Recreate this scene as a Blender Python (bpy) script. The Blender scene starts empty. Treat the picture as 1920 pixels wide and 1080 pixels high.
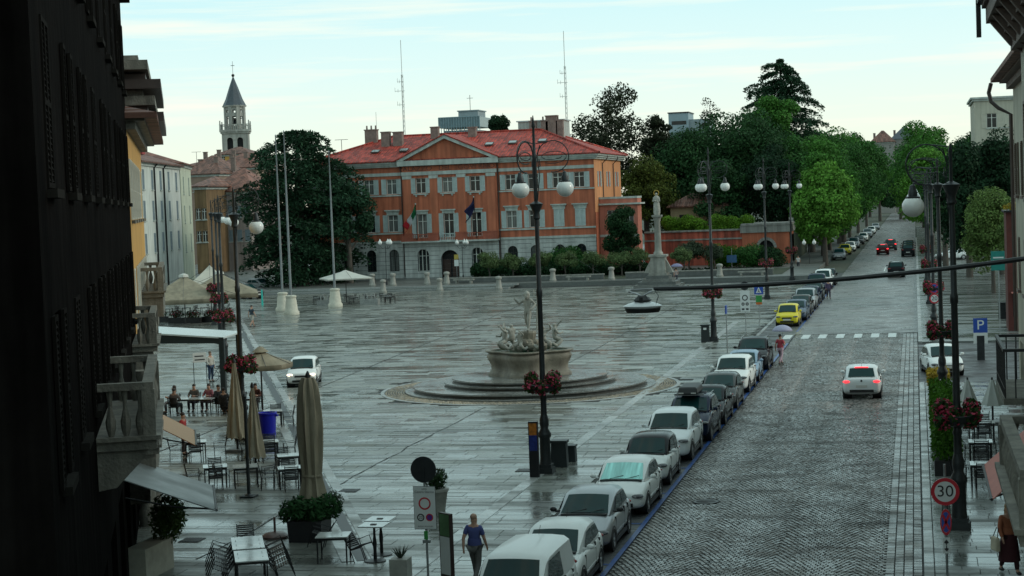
import bpy, bmesh, math, random
import numpy as np
from mathutils import Vector, Matrix
R = math.radians
random.seed(7); RNG = np.random.default_rng(11)
S = bpy.context.scene
COL = S.collection
# ------------------------------------------------------------------ camera
FPX, CH, YAW, PIT, ROLL = 3300.0, 9.8, 0.22632, 0.050023, 0.038
_f = Vector((-math.sin(YAW)*math.cos(PIT), math.cos(YAW)*math.cos(PIT), -math.sin(PIT)))
_r0 = Vector((math.cos(YAW), math.sin(YAW), 0)); _u0 = _r0.cross(_f)
_r = _r0*math.cos(ROLL) - _u0*math.sin(ROLL); _u = _u0*math.cos(ROLL) + _r0*math.sin(ROLL)
CP = Vector((0, 0, CH))
cd = bpy.data.cameras.new('camera'); co = bpy.data.objects.new('camera', cd); COL.objects.link(co)
cd.sensor_width = 36; cd.lens = 36*FPX/1920; cd.clip_start = .5; cd.clip_end = 6000
co.matrix_world = Matrix(((_r.x, _u.x, -_f.x, CP.x), (_r.y, _u.y, -_f.y, CP.y), (_r.z, _u.z, -_f.z, CP.z), (0, 0, 0, 1)))
S.camera = co
def _d(x, y): return _f + _r*((x-960)/FPX) - _u*((y-540)/FPX)
def G(x, y, z=0.0):            # photo point -> place on the horizontal plane z
    d = _d(x, y); return CP + d*((z-CH)/d.z)
def AY(x, y, Y):               # photo point -> place on the vertical plane Y
    d = _d(x, y); return CP + d*(Y/d.y)
# ------------------------------------------------------------------ light
SUN_EL, SUN_AZ = R(24), R(78)      # azimuth measured from +Y (street direction) towards +X
w = bpy.data.worlds.new('World'); S.world = w; w.use_nodes = True
nt = w.node_tree; N = nt.nodes; LK = nt.links; N.clear()
out = N.new('ShaderNodeOutputWorld'); bg = N.new('ShaderNodeBackground'); bg.inputs[1].default_value = .1
sky = N.new('ShaderNodeTexSky'); sky.sky_type = 'NISHITA'; sky.sun_disc = False
sky.sun_elevation = SUN_EL; sky.sun_rotation = SUN_AZ; sky.air_density = 1.0; sky.dust_density = 2.0
tc = N.new('ShaderNodeTexCoord'); sp = N.new('ShaderNodeSeparateXYZ'); LK.new(tc.outputs['Generated'], sp.inputs[0])
veil = N.new('ShaderNodeValToRGB'); LK.new(sp.outputs[2], veil.inputs[0])
e = veil.color_ramp.elements; e[0].position = 0.0; e[0].color = (.95, .95, .76, 1); e[1].position = 1.0; e[1].color = (.54, .73, .73, 1)
for p, c in ((.035, (.88, .98, .84)), (.075, (.74, .95, .92)), (.12, (.60, .90, .93)), (.4, (.56, .80, .81))):
    k = e.new(p); k.color = (*c, 1)
vs = N.new('ShaderNodeVectorMath'); vs.operation = 'SCALE'; vs.inputs[3].default_value = 10.0; LK.new(veil.outputs[0], vs.inputs[0])
m1 = N.new('ShaderNodeMix'); m1.data_type = 'RGBA'; m1.inputs[0].default_value = .86
LK.new(sky.outputs[0], m1.inputs[6]); LK.new(vs.outputs[0], m1.inputs[7])
mp = N.new('ShaderNodeMapping'); mp.inputs['Scale'].default_value = (3.2, 3.2, 60); LK.new(tc.outputs['Generated'], mp.inputs[0])
ns = N.new('ShaderNodeTexNoise'); ns.inputs['Scale'].default_value = 1.6; ns.inputs['Detail'].default_value = 6; ns.inputs['Roughness'].default_value = .55
LK.new(mp.outputs[0], ns.inputs['Vector'])
cr = N.new('ShaderNodeValToRGB'); cr.color_ramp.elements[0].position = .52; cr.color_ramp.elements[1].position = .70; LK.new(ns.outputs[0], cr.inputs[0])
mm = N.new('ShaderNodeMath'); mm.operation = 'MULTIPLY'; mm.inputs[1].default_value = .6; LK.new(cr.outputs[0], mm.inputs[0])
m2 = N.new('ShaderNodeMix'); m2.data_type = 'RGBA'; LK.new(mm.outputs[0], m2.inputs[0]); LK.new(m1.outputs[2], m2.inputs[6]); m2.inputs[7].default_value = (9.6, 9.2, 7.7, 1)
LK.new(m2.outputs[2], bg.inputs[0]); LK.new(bg.outputs[0], out.inputs[0])
sl = bpy.data.lights.new('sun', 'SUN'); so = bpy.data.objects.new('sun', sl); COL.objects.link(so)
sl.energy = .9; sl.angle = R(14); sl.color = (1, .93, .80)
sdir = Vector((math.sin(SUN_AZ)*math.cos(SUN_EL), math.cos(SUN_AZ)*math.cos(SUN_EL), math.sin(SUN_EL)))
so.rotation_euler = sdir.to_track_quat('Z', 'Y').to_euler(); so.location = (40, 20, 60)
S.view_settings.view_transform = 'Standard'; S.view_settings.look = 'None'; S.view_settings.exposure = .2; S.view_settings.gamma = 1
S.render.resolution_x = 1024; S.render.resolution_y = 576
# ------------------------------------------------------------------ materials
MATS = {}
def M(name, c=(.5, .5, .5), rough=.6, var=.2, scale=3.0, bump=0.0, bscale=None, metal=0.0, island=0.0, emit=None, trans=0.0, coat=0.0, stretch=(1, 1, 1), rvar=0.0, streak=0.0, ior=1.45):
    if name in MATS: return MATS[name]
    m = bpy.data.materials.new(name); m.use_nodes = True; MATS[name] = m
    n = m.node_tree.nodes; l = m.node_tree.links; b = n['Principled BSDF']
    b.inputs['Roughness'].default_value = rough; b.inputs['Metallic'].default_value = metal; b.inputs['IOR'].default_value = ior
    b.inputs['Coat Weight'].default_value = coat; b.inputs['Coat Roughness'].default_value = .06
    t = n.new('ShaderNodeTexCoord'); mpn = n.new('ShaderNodeMapping'); mpn.inputs['Scale'].default_value = stretch; l.new(t.outputs['Object'], mpn.inputs[0])
    no = n.new('ShaderNodeTexNoise'); no.inputs['Scale'].default_value = scale; no.inputs['Detail'].default_value = 5; no.inputs['Roughness'].default_value = .6
    l.new(mpn.outputs[0], no.inputs['Vector'])
    mr = n.new('ShaderNodeMapRange'); mr.inputs[1].default_value = .25; mr.inputs[2].default_value = .75; mr.inputs[3].default_value = 1-var; mr.inputs[4].default_value = 1+var
    l.new(no.outputs[0], mr.inputs[0]); fac = mr.outputs[0]
    def mul(a, bb):
        q = n.new('ShaderNodeMath'); q.operation = 'MULTIPLY'; l.new(a, q.inputs[0]); l.new(bb, q.inputs[1]); return q.outputs[0]
    if island:
        g = n.new('ShaderNodeNewGeometry'); r2 = n.new('ShaderNodeMapRange'); r2.inputs[3].default_value = 1-island; r2.inputs[4].default_value = 1+island
        l.new(g.outputs['Random Per Island'], r2.inputs[0]); fac = mul(fac, r2.outputs[0])
    if streak:      # rain streaks running down a facade
        mps = n.new('ShaderNodeMapping'); mps.inputs['Scale'].default_value = (1.6, 1.6, .12); l.new(t.outputs['Object'], mps.inputs[0])
        n3 = n.new('ShaderNodeTexNoise'); n3.inputs['Scale'].default_value = 1.3; n3.inputs['Detail'].default_value = 6; l.new(mps.outputs[0], n3.inputs['Vector'])
        r3 = n.new('ShaderNodeMapRange'); r3.inputs[1].default_value = .35; r3.inputs[2].default_value = .65; r3.inputs[3].default_value = 1-streak; r3.inputs[4].default_value = 1.05
        l.new(n3.outputs[0], r3.inputs[0]); fac = mul(fac, r3.outputs[0])
    v = n.new('ShaderNodeVectorMath'); v.operation = 'SCALE'; v.inputs[0].default_value = c[:3]; l.new(fac, v.inputs[3]); l.new(v.outputs[0], b.inputs['Base Color'])
    if rvar:
        r4 = n.new('ShaderNodeMapRange'); r4.inputs[1].default_value = .3; r4.inputs[2].default_value = .7; r4.inputs[3].default_value = max(.02, rough-rvar); r4.inputs[4].default_value = rough+rvar
        n4 = n.new('ShaderNodeTexNoise'); n4.inputs['Scale'].default_value = scale*.37; n4.inputs['Detail'].default_value = 4; l.new(mpn.outputs[0], n4.inputs['Vector'])
        l.new(n4.outputs[0], r4.inputs[0]); l.new(r4.outputs[0], b.inputs['Roughness'])
    if bump:
        nb = n.new('ShaderNodeTexNoise'); nb.inputs['Scale'].default_value = bscale or scale*6; nb.inputs['Detail'].default_value = 3; l.new(mpn.outputs[0], nb.inputs['Vector'])
        bp = n.new('ShaderNodeBump'); bp.inputs['Strength'].default_value = bump; bp.inputs['Distance'].default_value = .05; l.new(nb.outputs[0], bp.inputs['Height']); l.new(bp.outputs[0], b.inputs['Normal'])
    if emit: b.inputs['Emission Color'].default_value = (*emit[:3], 1); b.inputs['Emission Strength'].default_value = emit[3]
    if trans:
        tr = n.new('ShaderNodeBsdfTranslucent'); mx = n.new('ShaderNodeMixShader'); mx.inputs[0].default_value = trans
        l.new(v.outputs[0], tr.inputs[0]); l.new(b.outputs[0], mx.inputs[1]); l.new(tr.outputs[0], mx.inputs[2]); l.new(mx.outputs[0], n['Material Output'].inputs[0])
    return m
def glassmat(name, c=(.02, .03, .035), rough=.05):
    return M(name, c, rough, .25, 1.5, ior=1.5)
def tilemat(name, c, w=.22, ang=0.0):          # pantile rows running down a slope (wave along the eaves, courses across)
    if name in MATS: return MATS[name]
    m = M(name, c, .62, .30, .9, island=0); n = m.node_tree.nodes; l = m.node_tree.links; b = n['Principled BSDF']
    t = n.new('ShaderNodeTexCoord'); mpn = n.new('ShaderNodeMapping'); mpn.inputs['Rotation'].default_value = (0, 0, ang); l.new(t.outputs['Object'], mpn.inputs[0])
    wv = n.new('ShaderNodeTexWave'); wv.wave_type = 'BANDS'; wv.bands_direction = 'X'; wv.inputs['Scale'].default_value = .314/w; wv.inputs['Distortion'].default_value = .25; wv.inputs['Detail'].default_value = 1; l.new(mpn.outputs[0], wv.inputs['Vector'])
    w2 = n.new('ShaderNodeTexWave'); w2.wave_profile = 'SAW'; w2.bands_direction = 'Z'; w2.inputs['Scale'].default_value = .314/(w*.9); l.new(mpn.outputs[0], w2.inputs['Vector'])
    ad = n.new('ShaderNodeMath'); l.new(wv.outputs['Fac'], ad.inputs[0]); l.new(w2.outputs['Fac'], ad.inputs[1])
    bp = n.new('ShaderNodeBump'); bp.inputs['Strength'].default_value = .9; bp.inputs['Distance'].default_value = .09; l.new(ad.outputs[0], bp.inputs['Height']); l.new(bp.outputs[0], b.inputs['Normal'])
    bc = b.inputs['Base Color'].links[0].from_socket
    br = n.new('ShaderNodeTexWhiteNoise'); sn = n.new('ShaderNodeVectorMath'); sn.operation = 'SNAP'; sn.inputs[1].default_value = (w, w*1.7, 50); l.new(mpn.outputs[0], sn.inputs[0]); l.new(sn.outputs[0], br.inputs['Vector'])
    mr = n.new('ShaderNodeMapRange'); mr.inputs[3].default_value = .55; mr.inputs[4].default_value = 1.35; l.new(br.outputs['Value'], mr.inputs[0])
    v = n.new('ShaderNodeVectorMath'); v.operation = 'SCALE'; l.new(bc, v.inputs[0]); l.new(mr.outputs[0], v.inputs[3]); l.new(v.outputs[0], b.inputs['Base Color'])
    return m
# ------------------------------------------------------------------ mesh helpers
class MB:
    def __init__(s): s.v = []; s.f = []; s.sm = False
    def add(s, vs, fs):
        o = len(s.v); s.v += [tuple(p) for p in vs]; s.f += [tuple(i+o for i in q) for q in fs]; return s
    def box(s, x0, x1, y0, y1, z0, z1, rz=0, c=None, t=1.0):
        """t: taper of the top"""
        cx, cy = (x0+x1)/2, (y0+y1)/2
        vs = []
        for z, k in ((z0, 1), (z1, t)):
            for x, y in ((x0, y0), (x1, y0), (x1, y1), (x0, y1)): vs.append((cx+(x-cx)*k, cy+(y-cy)*k, z))
        if rz:
            ca, sa = math.cos(rz), math.sin(rz); ox, oy = c or (cx, cy)
            vs = [(ox+(x-ox)*ca-(y-oy)*sa, oy+(x-ox)*sa+(y-oy)*ca, z) for x, y, z in vs]
        return s.add(vs, [(3, 2, 1, 0), (4, 5, 6, 7), (0, 1, 5, 4), (1, 2, 6, 5), (2, 3, 7, 6), (3, 0, 4, 7)])
    def bar(s, a, b, w, h=None, up=(0, 0, 1)):
        a = Vector(a); b = Vector(b); d = (b-a).normalized(); u = Vector(up)
        if abs(d.dot(u)) > .98: u = Vector((1, 0, 0))
        x = d.cross(u).normalized(); y = x.cross(d); h = h or w
        vs = [p+x*i*w/2+y*j*h/2 for p in (a, b) for i, j in ((-1, -1), (1, -1), (1, 1), (-1, 1))]
        return s.add(vs, [(0, 1, 2, 3), (7, 6, 5, 4), (4, 5, 1, 0), (5, 6, 2, 1), (6, 7, 3, 2), (7, 4, 0, 3)])
    def lathe(s, prof, n=12, c=(0, 0, 0), sx=1.0, sy=1.0, cap=True):
        o = len(s.v); m = len(prof)
        for r, z in prof:
            for i in range(n):
                a = 2*math.pi*i/n; s.v.append((c[0]+r*sx*math.cos(a), c[1]+r*sy*math.sin(a), c[2]+z))
        for j in range(m-1):
            for i in range(n):
                k = (i+1) % n; s.f.append((o+j*n+i, o+j*n+k, o+(j+1)*n+k, o+(j+1)*n+i))
        if cap: s.f.append(tuple(o+i for i in reversed(range(n)))); s.f.append(tuple(o+(m-1)*n+i for i in range(n)))
        return s
    def tube(s, pts, r, n=6):
        pts = [Vector(p) for p in pts]; rs = r if isinstance(r, (list, tuple)) else [r]*len(pts); o = len(s.v); px = None
        for i, p in enumerate(pts):
            d = (pts[min(i+1, len(pts)-1)]-pts[max(i-1, 0)]).normalized()
            if px is None: px = d.cross(Vector((0, 0, 1)) if abs(d.z) < .9 else Vector((1, 0, 0))).normalized()
            x = (px-d*px.dot(d)).normalized(); px = x; y = d.cross(x)
            for k in range(n):
                a = 2*math.pi*k/n; s.v.append(tuple(p+(x*math.cos(a)+y*math.sin(a))*rs[i]))
        for j in range(len(pts)-1):
            for k in range(n):
                q = (k+1) % n; s.f.append((o+j*n+k, o+j*n+q, o+(j+1)*n+q, o+(j+1)*n+k))
        s.f.append(tuple(o+i for i in reversed(range(n)))); s.f.append(tuple(o+(len(pts)-1)*n+i for i in range(n)))
        return s
    def ball(s, c, rx, ry=None, rz=None, n=10, m=6):
        ry = ry or rx; rz = rz or rx; o = len(s.v)
        for j in range(1, m):
            t = math.pi*j/m
            for i in range(n):
                a = 2*math.pi*i/n; s.v.append((c[0]+rx*math.sin(t)*math.cos(a), c[1]+ry*math.sin(t)*math.sin(a), c[2]-rz*math.cos(t)))
        s.v += [(c[0], c[1], c[2]-rz), (c[0], c[1], c[2]+rz)]; b_, t_ = len(s.v)-2, len(s.v)-1
        for j in range(m-2):
            for i in range(n):
                k = (i+1) % n; s.f.append((o+j*n+i, o+j*n+k, o+(j+1)*n+k, o+(j+1)*n+i))
        for i in range(n):
            k = (i+1) % n; s.f.append((b_, o+k, o+i)); s.f.append((t_, o+(m-2)*n+i, o+(m-2)*n+k))
        return s
    def prism(s, poly, a, b, axis='y'):
        """extrude 2D polygon between a and b; axis y: poly=(x,z); axis z: poly=(x,y); axis x: poly=(y,z)"""
        mk = {'y': lambda p, t: (p[0], t, p[1]), 'z': lambda p, t: (p[0], p[1], t), 'x': lambda p, t: (t, p[0], p[1])}[axis]
        n = len(poly); vs = [mk(p, a) for p in poly]+[mk(p, b) for p in poly]
        fs = [tuple(range(n)), tuple(reversed(range(n, 2*n)))]+[(i, i+n, (i+1) % n+n, (i+1) % n) for i in range(n)]
        return s.add(vs, fs)
    def xf(s, m, start=0):
        for i in range(start, len(s.v)): s.v[i] = tuple(m @ Vector(s.v[i]))
        return s
    def mesh(s, name, mat, smooth=False, angle=None):
        me = bpy.data.meshes.new(name); me.from_pydata(s.v, [], s.f)
        bm = bmesh.new(); bm.from_mesh(me); bmesh.ops.recalc_face_normals(bm, faces=bm.faces); bm.to_mesh(me); bm.free()
        if smooth or s.sm:
            me.polygons.foreach_set('use_smooth', [True]*len(me.polygons))
            if angle: me.set_sharp_from_angle(angle=R(angle))
        if mat is not None: me.materials.append(mat)
        return me
    def build(s, name, mat, parent=None, smooth=False, loc=None, rz=None, angle=40):
        o = bpy.data.objects.new(name, s.mesh(name, mat, smooth, angle)); COL.objects.link(o)
        if parent is not None: o.parent = parent
        if loc is not None: o.location = loc
        if rz is not None: o.rotation_euler = (0, 0, rz)
        return o
def npmesh(name, V, Q, mat, parent=None, smooth=False):
    V = np.asarray(V, np.float32).reshape(-1, 3); Q = np.asarray(Q, np.int32); k = Q.shape[1]
    me = bpy.data.meshes.new(name); me.vertices.add(len(V)); me.vertices.foreach_set('co', V.ravel())
    me.loops.add(Q.size); me.loops.foreach_set('vertex_index', Q.ravel()); me.polygons.add(len(Q))
    me.polygons.foreach_set('loop_start', np.arange(0, Q.size, k, dtype=np.int32)); me.update(calc_edges=True)
    me.polygons.foreach_set('use_smooth', np.full(len(Q), bool(smooth)))
    me.materials.append(mat); o = bpy.data.objects.new(name, me); COL.objects.link(o)
    if parent is not None: o.parent = parent
    return o
def tag(o, label=None, cat=None, group=None, kind=None):
    if label: o['label'] = label
    if cat: o['category'] = cat
    if group: o['group'] = group
    if kind: o['kind'] = kind
    return o
def thing(name, label, cat, loc=(0, 0, 0), rz=0, group=None):
    o = bpy.data.objects.new(name, None); COL.objects.link(o); o.empty_display_size = .1
    o.location = loc; o.rotation_euler = (0, 0, rz); return tag(o, label, cat, group)
def inst(name, me, parent=None, loc=(0, 0, 0), rot=(0, 0, 0), sc=(1, 1, 1)):
    o = bpy.data.objects.new(name, me); COL.objects.link(o); o.location = loc; o.rotation_euler = rot; o.scale = sc
    if parent is not None: o.parent = parent
    return o
ORD = ('first', 'second', 'third', 'fourth', 'fifth', 'sixth', 'seventh', 'eighth', 'ninth', 'tenth')
def dup(root, loc, rz=0, label=None, group=None, sc=None):
    def rec(o, par):
        c = o.copy(); COL.objects.link(c); c.parent = par
        for ch in o.children: rec(ch, c)
        return c
    r = rec(root, None); r.location = loc; r.rotation_euler = (0, 0, rz)
    if sc: r.scale = (sc, sc, sc)
    if label: r['label'] = label
    if group: r['group'] = group
    return r
def lettering(name, txt, size, mat, parent, loc, rot=(R(90), 0, 0), depth=.004, align='CENTER', sx=1.0):
    c = bpy.data.curves.new(name, 'FONT'); c.body = txt; c.size = size; c.extrude = depth; c.align_x = align; c.align_y = 'CENTER'
    o = bpy.data.objects.new(name, c); COL.objects.link(o); dg = bpy.context.evaluated_depsgraph_get(); dg.update()
    me = bpy.data.meshes.new_from_object(o.evaluated_get(dg)); bpy.data.objects.remove(o); bpy.data.curves.remove(c)
    me.materials.clear(); me.materials.append(mat)
    o = inst(name, me, parent, loc, rot); o.scale = (sx, 1, 1); return o
def disc_face(mb, c, r0, r1, y, n=28, sx=1.0):
    """flat ring (annulus) or disc facing -Y at depth y"""
    o = len(mb.v)
    for i in range(n):
        a = 2*math.pi*i/n
        mb.v.append((c[0]+r1*sx*math.cos(a), y, c[1]+r1*math.sin(a)))
    if r0 > 0:
        for i in range(n):
            a = 2*math.pi*i/n; mb.v.append((c[0]+r0*sx*math.cos(a), y, c[1]+r0*math.sin(a)))
        for i in range(n): k = (i+1) % n; mb.f.append((o+i, o+k, o+n+k, o+n+i))
    else: mb.f.append(tuple(o+i for i in range(n)))
    return mb
# ================================================================== SETTING: ground, piazza, road, pavements
def sheet(name, x0, x1, y0, y1, z, mat, parent=None):
    o = MB().add([(x0, y0, z), (x1, y0, z), (x1, y1, z), (x0, y1, z)], [(0, 1, 2, 3)]).build(name, mat, parent)
    if parent is None: tag(o, kind='structure')
    return o
def wetmat(name, c, rlo, rhi, isl=.25, bump=.12, px=.22, vor=None, streak=.9, dryr=.35, jig=1.0):
    m = bpy.data.materials.new(name); m.use_nodes = True; MATS[name] = m
    n = m.node_tree.nodes; l = m.node_tree.links; b = n['Principled BSDF']; b.inputs['IOR'].default_value = 1.55
    ge = n.new('ShaderNodeNewGeometry'); mpn = n.new('ShaderNodeMapping'); mpn.inputs['Scale'].default_value = (px, 1, 1); l.new(ge.outputs['Position'], mpn.inputs[0])
    def noise(sc, det=5, v=None):
        q = n.new('ShaderNodeTexNoise'); q.inputs['Scale'].default_value = sc; q.inputs['Detail'].default_value = det; q.inputs['Roughness'].default_value = .62; l.new(v or mpn.outputs[0], q.inputs['Vector']); return q.outputs[0]
    def rng(a, f0, f1, t0, t1):
        q = n.new('ShaderNodeMapRange'); q.inputs[1].default_value = f0; q.inputs[2].default_value = f1; q.inputs[3].default_value = t0; q.inputs[4].default_value = t1; l.new(a, q.inputs[0]); return q.outputs[0]
    def mul(a, bb):
        q = n.new('ShaderNodeMath'); q.operation = 'MULTIPLY'; l.new(a, q.inputs[0]); l.new(bb, q.inputs[1]); return q.outputs[0]
    oi = n.new('ShaderNodeObjectInfo')
    f = mul(rng(ge.outputs['Random Per Island'], 0, 1, 1-isl, 1+isl), rng(oi.outputs['Random'], 0, 1, 1-isl*.6, 1+isl*.6))
    big = noise(.16, 4); fine = noise(5.0*jig, 6, ge.outputs['Position'])
    f = mul(f, rng(fine, .3, .7, .75, 1.25)); f = mul(f, rng(big, .35, .65, .75, 1.2))
    v = n.new('ShaderNodeVectorMath'); v.operation = 'SCALE'; v.inputs[0].default_value = c; l.new(f, v.inputs[3]); l.new(v.outputs[0], b.inputs['Base Color'])
    mpb = n.new('ShaderNodeMapping'); mpb.inputs['Scale'].default_value = (px*.55, 1, 1); l.new(ge.outputs['Position'], mpb.inputs[0])
    dry = rng(noise(streak, 7, mpb.outputs[0]), .50, .66, 0, 1)
    wt = n.new('ShaderNodeMath'); wt.operation = 'ADD'; l.new(mul(rng(noise(.55), .36, .62, rlo, rhi), rng(ge.outputs['Random Per Island'], 0, 1, .5, 1.5)), wt.inputs[0]); l.new(rng(dry, 0, 1, 0, dryr), wt.inputs[1]); l.new(wt.outputs[0], b.inputs['Roughness'])
    f = mul(f, rng(dry, 0, 1, 1, .72)); l.new(f, v.inputs[3])
    h = fine
    if vor:
        vo = n.new('ShaderNodeTexVoronoi'); vo.feature = 'DISTANCE_TO_EDGE'; vo.inputs['Scale'].default_value = vor; l.new(ge.outputs['Position'], vo.inputs['Vector'])
        h = rng(vo.outputs['Distance'], 0, .12, 0, 1)
    bp = n.new('ShaderNodeBump'); bp.inputs['Strength'].default_value = bump; bp.inputs['Distance'].default_value = .03; l.new(h, bp.inputs['Height']); l.new(bp.outputs[0], b.inputs['Normal'])
    return m
m_slab = wetmat('wet_stone_slab', (.142, .150, .134), .05, .34, .42, .2)
m_slab2 = wetmat('wet_pavement_slab', (.14, .152, .142), .05, .30)
m_mortar = M('wet_mortar', (.018, .02, .019), .75, .3, 4)
m_cob = wetmat('wet_porphyry', (.19, .185, .175), .16, .42, .45, .25, 1.0, jig=3)
m_cobfar = wetmat('far_setts', (.16, .16, .155), .16, .40, 0, .8, 1.0, vor=5.5)
m_asph = wetmat('wet_asphalt', (.035, .037, .038), .25, .55, 0, .4, 1.0, jig=6)
m_ring = wetmat('river_cobbles', (.34, .28, .20), .5, .7, .4, .3, 1.0)
m_pale = wetmat('pale_kerb_stone', (.26, .27, .26), .15, .4, .15, .1, .5)
m_blue = M('blue_line_paint', (.018, .065, .23), .35, .5, 5)
m_whitepaint = M('road_white_paint', (.60, .62, .60), .4, .4, 5)
m_grate = M('iron_grate', (.03, .03, .032), .45, .3, 8, metal=.6)

sheet('ground', -3000, 3000, -200, 4000, -.10, M('dull_earth', (.06, .07, .05), .9, .3, .05))
piazza = sheet('piazza_paving', -125, -10.62, 20, 205, -.028, m_mortar)
FX = lambda Y: -21.1-.436*(Y-44.1)                 # line of the house fronts on the far side of the square
DX = lambda Y: -16.9-.436*(Y-50.1)                 # drain line
FC = (-19.8, 89.4)                                 # fountain centre
def frusta(C, hx, hy, ang, tilt, zt, zb, bev):
    """boxes with sloping sides: C (n,2) centres, half sizes, rotation, (n,2) tilts"""
    n = len(C); ca, sa = np.cos(ang), np.sin(ang); V = np.zeros((n, 8, 3), np.float32)
    for k, (sx, sy) in enumerate(((-1, -1), (1, -1), (1, 1), (-1, 1))):
        for lv in (0, 1):
            lx = sx*(hx-(bev if lv == 0 else 0)); ly = sy*(hy-(bev if lv == 0 else 0))
            V[:, k+4*lv, 0] = C[:, 0]+lx*ca-ly*sa; V[:, k+4*lv, 1] = C[:, 1]+lx*sa+ly*ca
            V[:, k+4*lv, 2] = (zt+lx*tilt[:, 0]+ly*tilt[:, 1]) if lv == 0 else zb
    q = np.array([(0, 1, 2, 3), (4, 5, 1, 0), (5, 6, 2, 1), (6, 7, 3, 2), (7, 4, 0, 3)], np.int32)
    Q = (q[None]+(np.arange(n, dtype=np.int32)*8)[:, None, None]).reshape(-1, 4)
    return V.reshape(-1, 3), Q
# --- slabs laid in courses across the square
sl_c, sl_h = [], []
y = 37.0
while y < 189:
    d = random.choice((.38, .45, .55, .62, .7, .75)); xr = -10.62
    xl = max(-.60*y-4, FX(y)-1.5 if y < 100 else FX(y)-14); x = xr-random.random()*.6
    while x > xl:
        L = random.uniform(.8, 1.9); cx, cy = x-L/2, y+d/2; x -= L
        if cx+L/2 > xr: continue
        if math.hypot(cx-FC[0], cy-FC[1]) < 7.9: continue
        sl_c.append((cx, cy)); sl_h.append((L/2, d/2))
    y += d
sl_c = np.array(sl_c); sl_h = np.array(sl_h)
def inview(c):
    v = Vector((c[0], c[1], 0))-CP; dz = v.dot(_f); return abs(v.dot(_r)/dz) < .29 and v.dot(_u)/dz > -.165
vis = [i for i in np.argsort(sl_c[:, 1]) if inview(sl_c[i])][:300]
unit = MB().add([(-.5, -.5, 0), (.5, -.5, 0), (.5, .5, 0), (-.5, .5, 0), (-.502, -.504, -.03), (.502, -.504, -.03), (.502, .504, -.03), (-.502, .504, -.03)],
                [(0, 1, 2, 3), (4, 5, 1, 0), (5, 6, 2, 1), (6, 7, 3, 2), (7, 4, 0, 3)]).mesh('paving_slab', m_slab)
for i in vis:
    (cx, cy), (hx, hy) = sl_c[i], sl_h[i]
    inst('paving_slab', unit, piazza, (cx, cy, random.gauss(0, .0015)), (random.gauss(0, .006), random.gauss(0, .002), 0), (2*hx-.02, 2*hy-.034, 1))
rest = np.setdiff1d(np.arange(len(sl_c)), vis); n = len(rest)
V, Q = frusta(sl_c[rest], sl_h[rest, 0]-.009, sl_h[rest, 1]-.019, np.zeros(n), RNG.normal(0, .0075, (n, 2))*np.array([.4, 1]), RNG.normal(0, .002, n), -.03, .003)
tag(npmesh('paving_slabs', V, Q, m_slab, piazza), kind='stuff')
# --- stone bands and the drain channel (pale margins and an iron grate)
def strip(name, pts, wd, z, mat, parent=None, th=.02):
    mb = MB()
    for a, b in zip(pts[:-1], pts[1:]): mb.bar((a[0], a[1], z-th/2), (b[0], b[1], z-th/2), wd, th)
    return mb.build(name, mat, parent)
def stones(name, a, b, wd, ln, z, mat, parent, th=.06, gap=.012):
    a = Vector(a); b = Vector(b); d = b-a; L = d.length; ang = math.atan2(d.y, d.x); k = max(1, int(L/ln)); ms = MB().box(-.5, .5, -.5, .5, -th, 0).mesh(name, mat)
    for i in range(k):
        p = a+d*((i+.5)/k); inst(name, ms, parent, (p.x, p.y, z+random.gauss(0, .001)), (0, 0, ang), (L/k-gap, wd, 1))
stones('band_stone', (-13.3, 40, 0), (-13.3, 132, 0), .42, 1.6, .012, m_pale, piazza)
def wob(x0, y0, x1, y1): return [(x0+(x1-x0)*i/24+random.gauss(0, .05), y0+(y1-y0)*i/24) for i in range(25)]
strip('stone_band', wob(-20.0, 46, -20.2, 80.9), .06, .006, m_mortar, piazza); strip('stone_band', wob(-20.2, 98, -20.7, 188), .07, .006, m_mortar, piazza)
strip('stone_band', wob(-30.5, 66, -37.5, 188), .08, .007, m_mortar, piazza)
a, b = (DX(46), 46), (DX(150), 150)
nx, ny = math.cos(math.atan(.436)), math.sin(math.atan(.436))
for o_, wd in ((-.42, .34), (.42, .34)):
    stones('drain_edge_stone', (a[0]+nx*o_, a[1]+ny*o_, 0), (b[0]+nx*o_, b[1]+ny*o_, 0), wd, 2.4, .014, m_pale, piazza)
dr = MB().bar((a[0], a[1], .0), (b[0], b[1], .0), .34, .012)
dr.build('drain_grate', m_grate, piazza)
for px_, py_ in ((655, 920), (360, 1013), (985, 882)):       # square gully gratings let into the slabs
    p = G(px_, py_); t = MB().box(-.32, .32, -.32, .32, 0, .012)
    for k in range(7): t.box(-.29+k*.09, -.25+k*.09, -.29, .29, .012, .022)
    t.build('gully_grating', m_grate, piazza, loc=(p.x, p.y, .004))
# --- road of small setts in bows, flat gutter courses, parking lane, blue line
road = sheet('road', -8.1, 0, 20, 119.6, -.03, m_mortar)
sheet('far_road', -8.1, 0, 119.6, 700, 0, m_cobfar)
lane = sheet('parking_lane', -10.6, -8.1, 20, 205, -.004, m_asph)
ix = np.arange(-7.96, -1.0, .13); iy = np.arange(39.5, 119.4, .185); gx, gy = np.meshgrid(ix, iy)
gx = gx+(np.arange(gx.shape[0]) % 2)[:, None]*.065; Wb = 2.08; sN = ((gx+8)/Wb) % 1-.5
wob = .10*np.sin(gx*1.3+gy*.21)+.08*np.sin(gy*.47-gx*.6); gy2 = gy+.40*(1-4*sN**2)-.2+wob; ang = np.arctan(-.40*8*sN/Wb)
cc = np.stack([gx.ravel(), gy2.ravel()], 1)+RNG.normal(0, .006, (gx.size, 2)); n = len(cc); ang = ang.ravel()+RNG.normal(0, .06, n)
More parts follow.
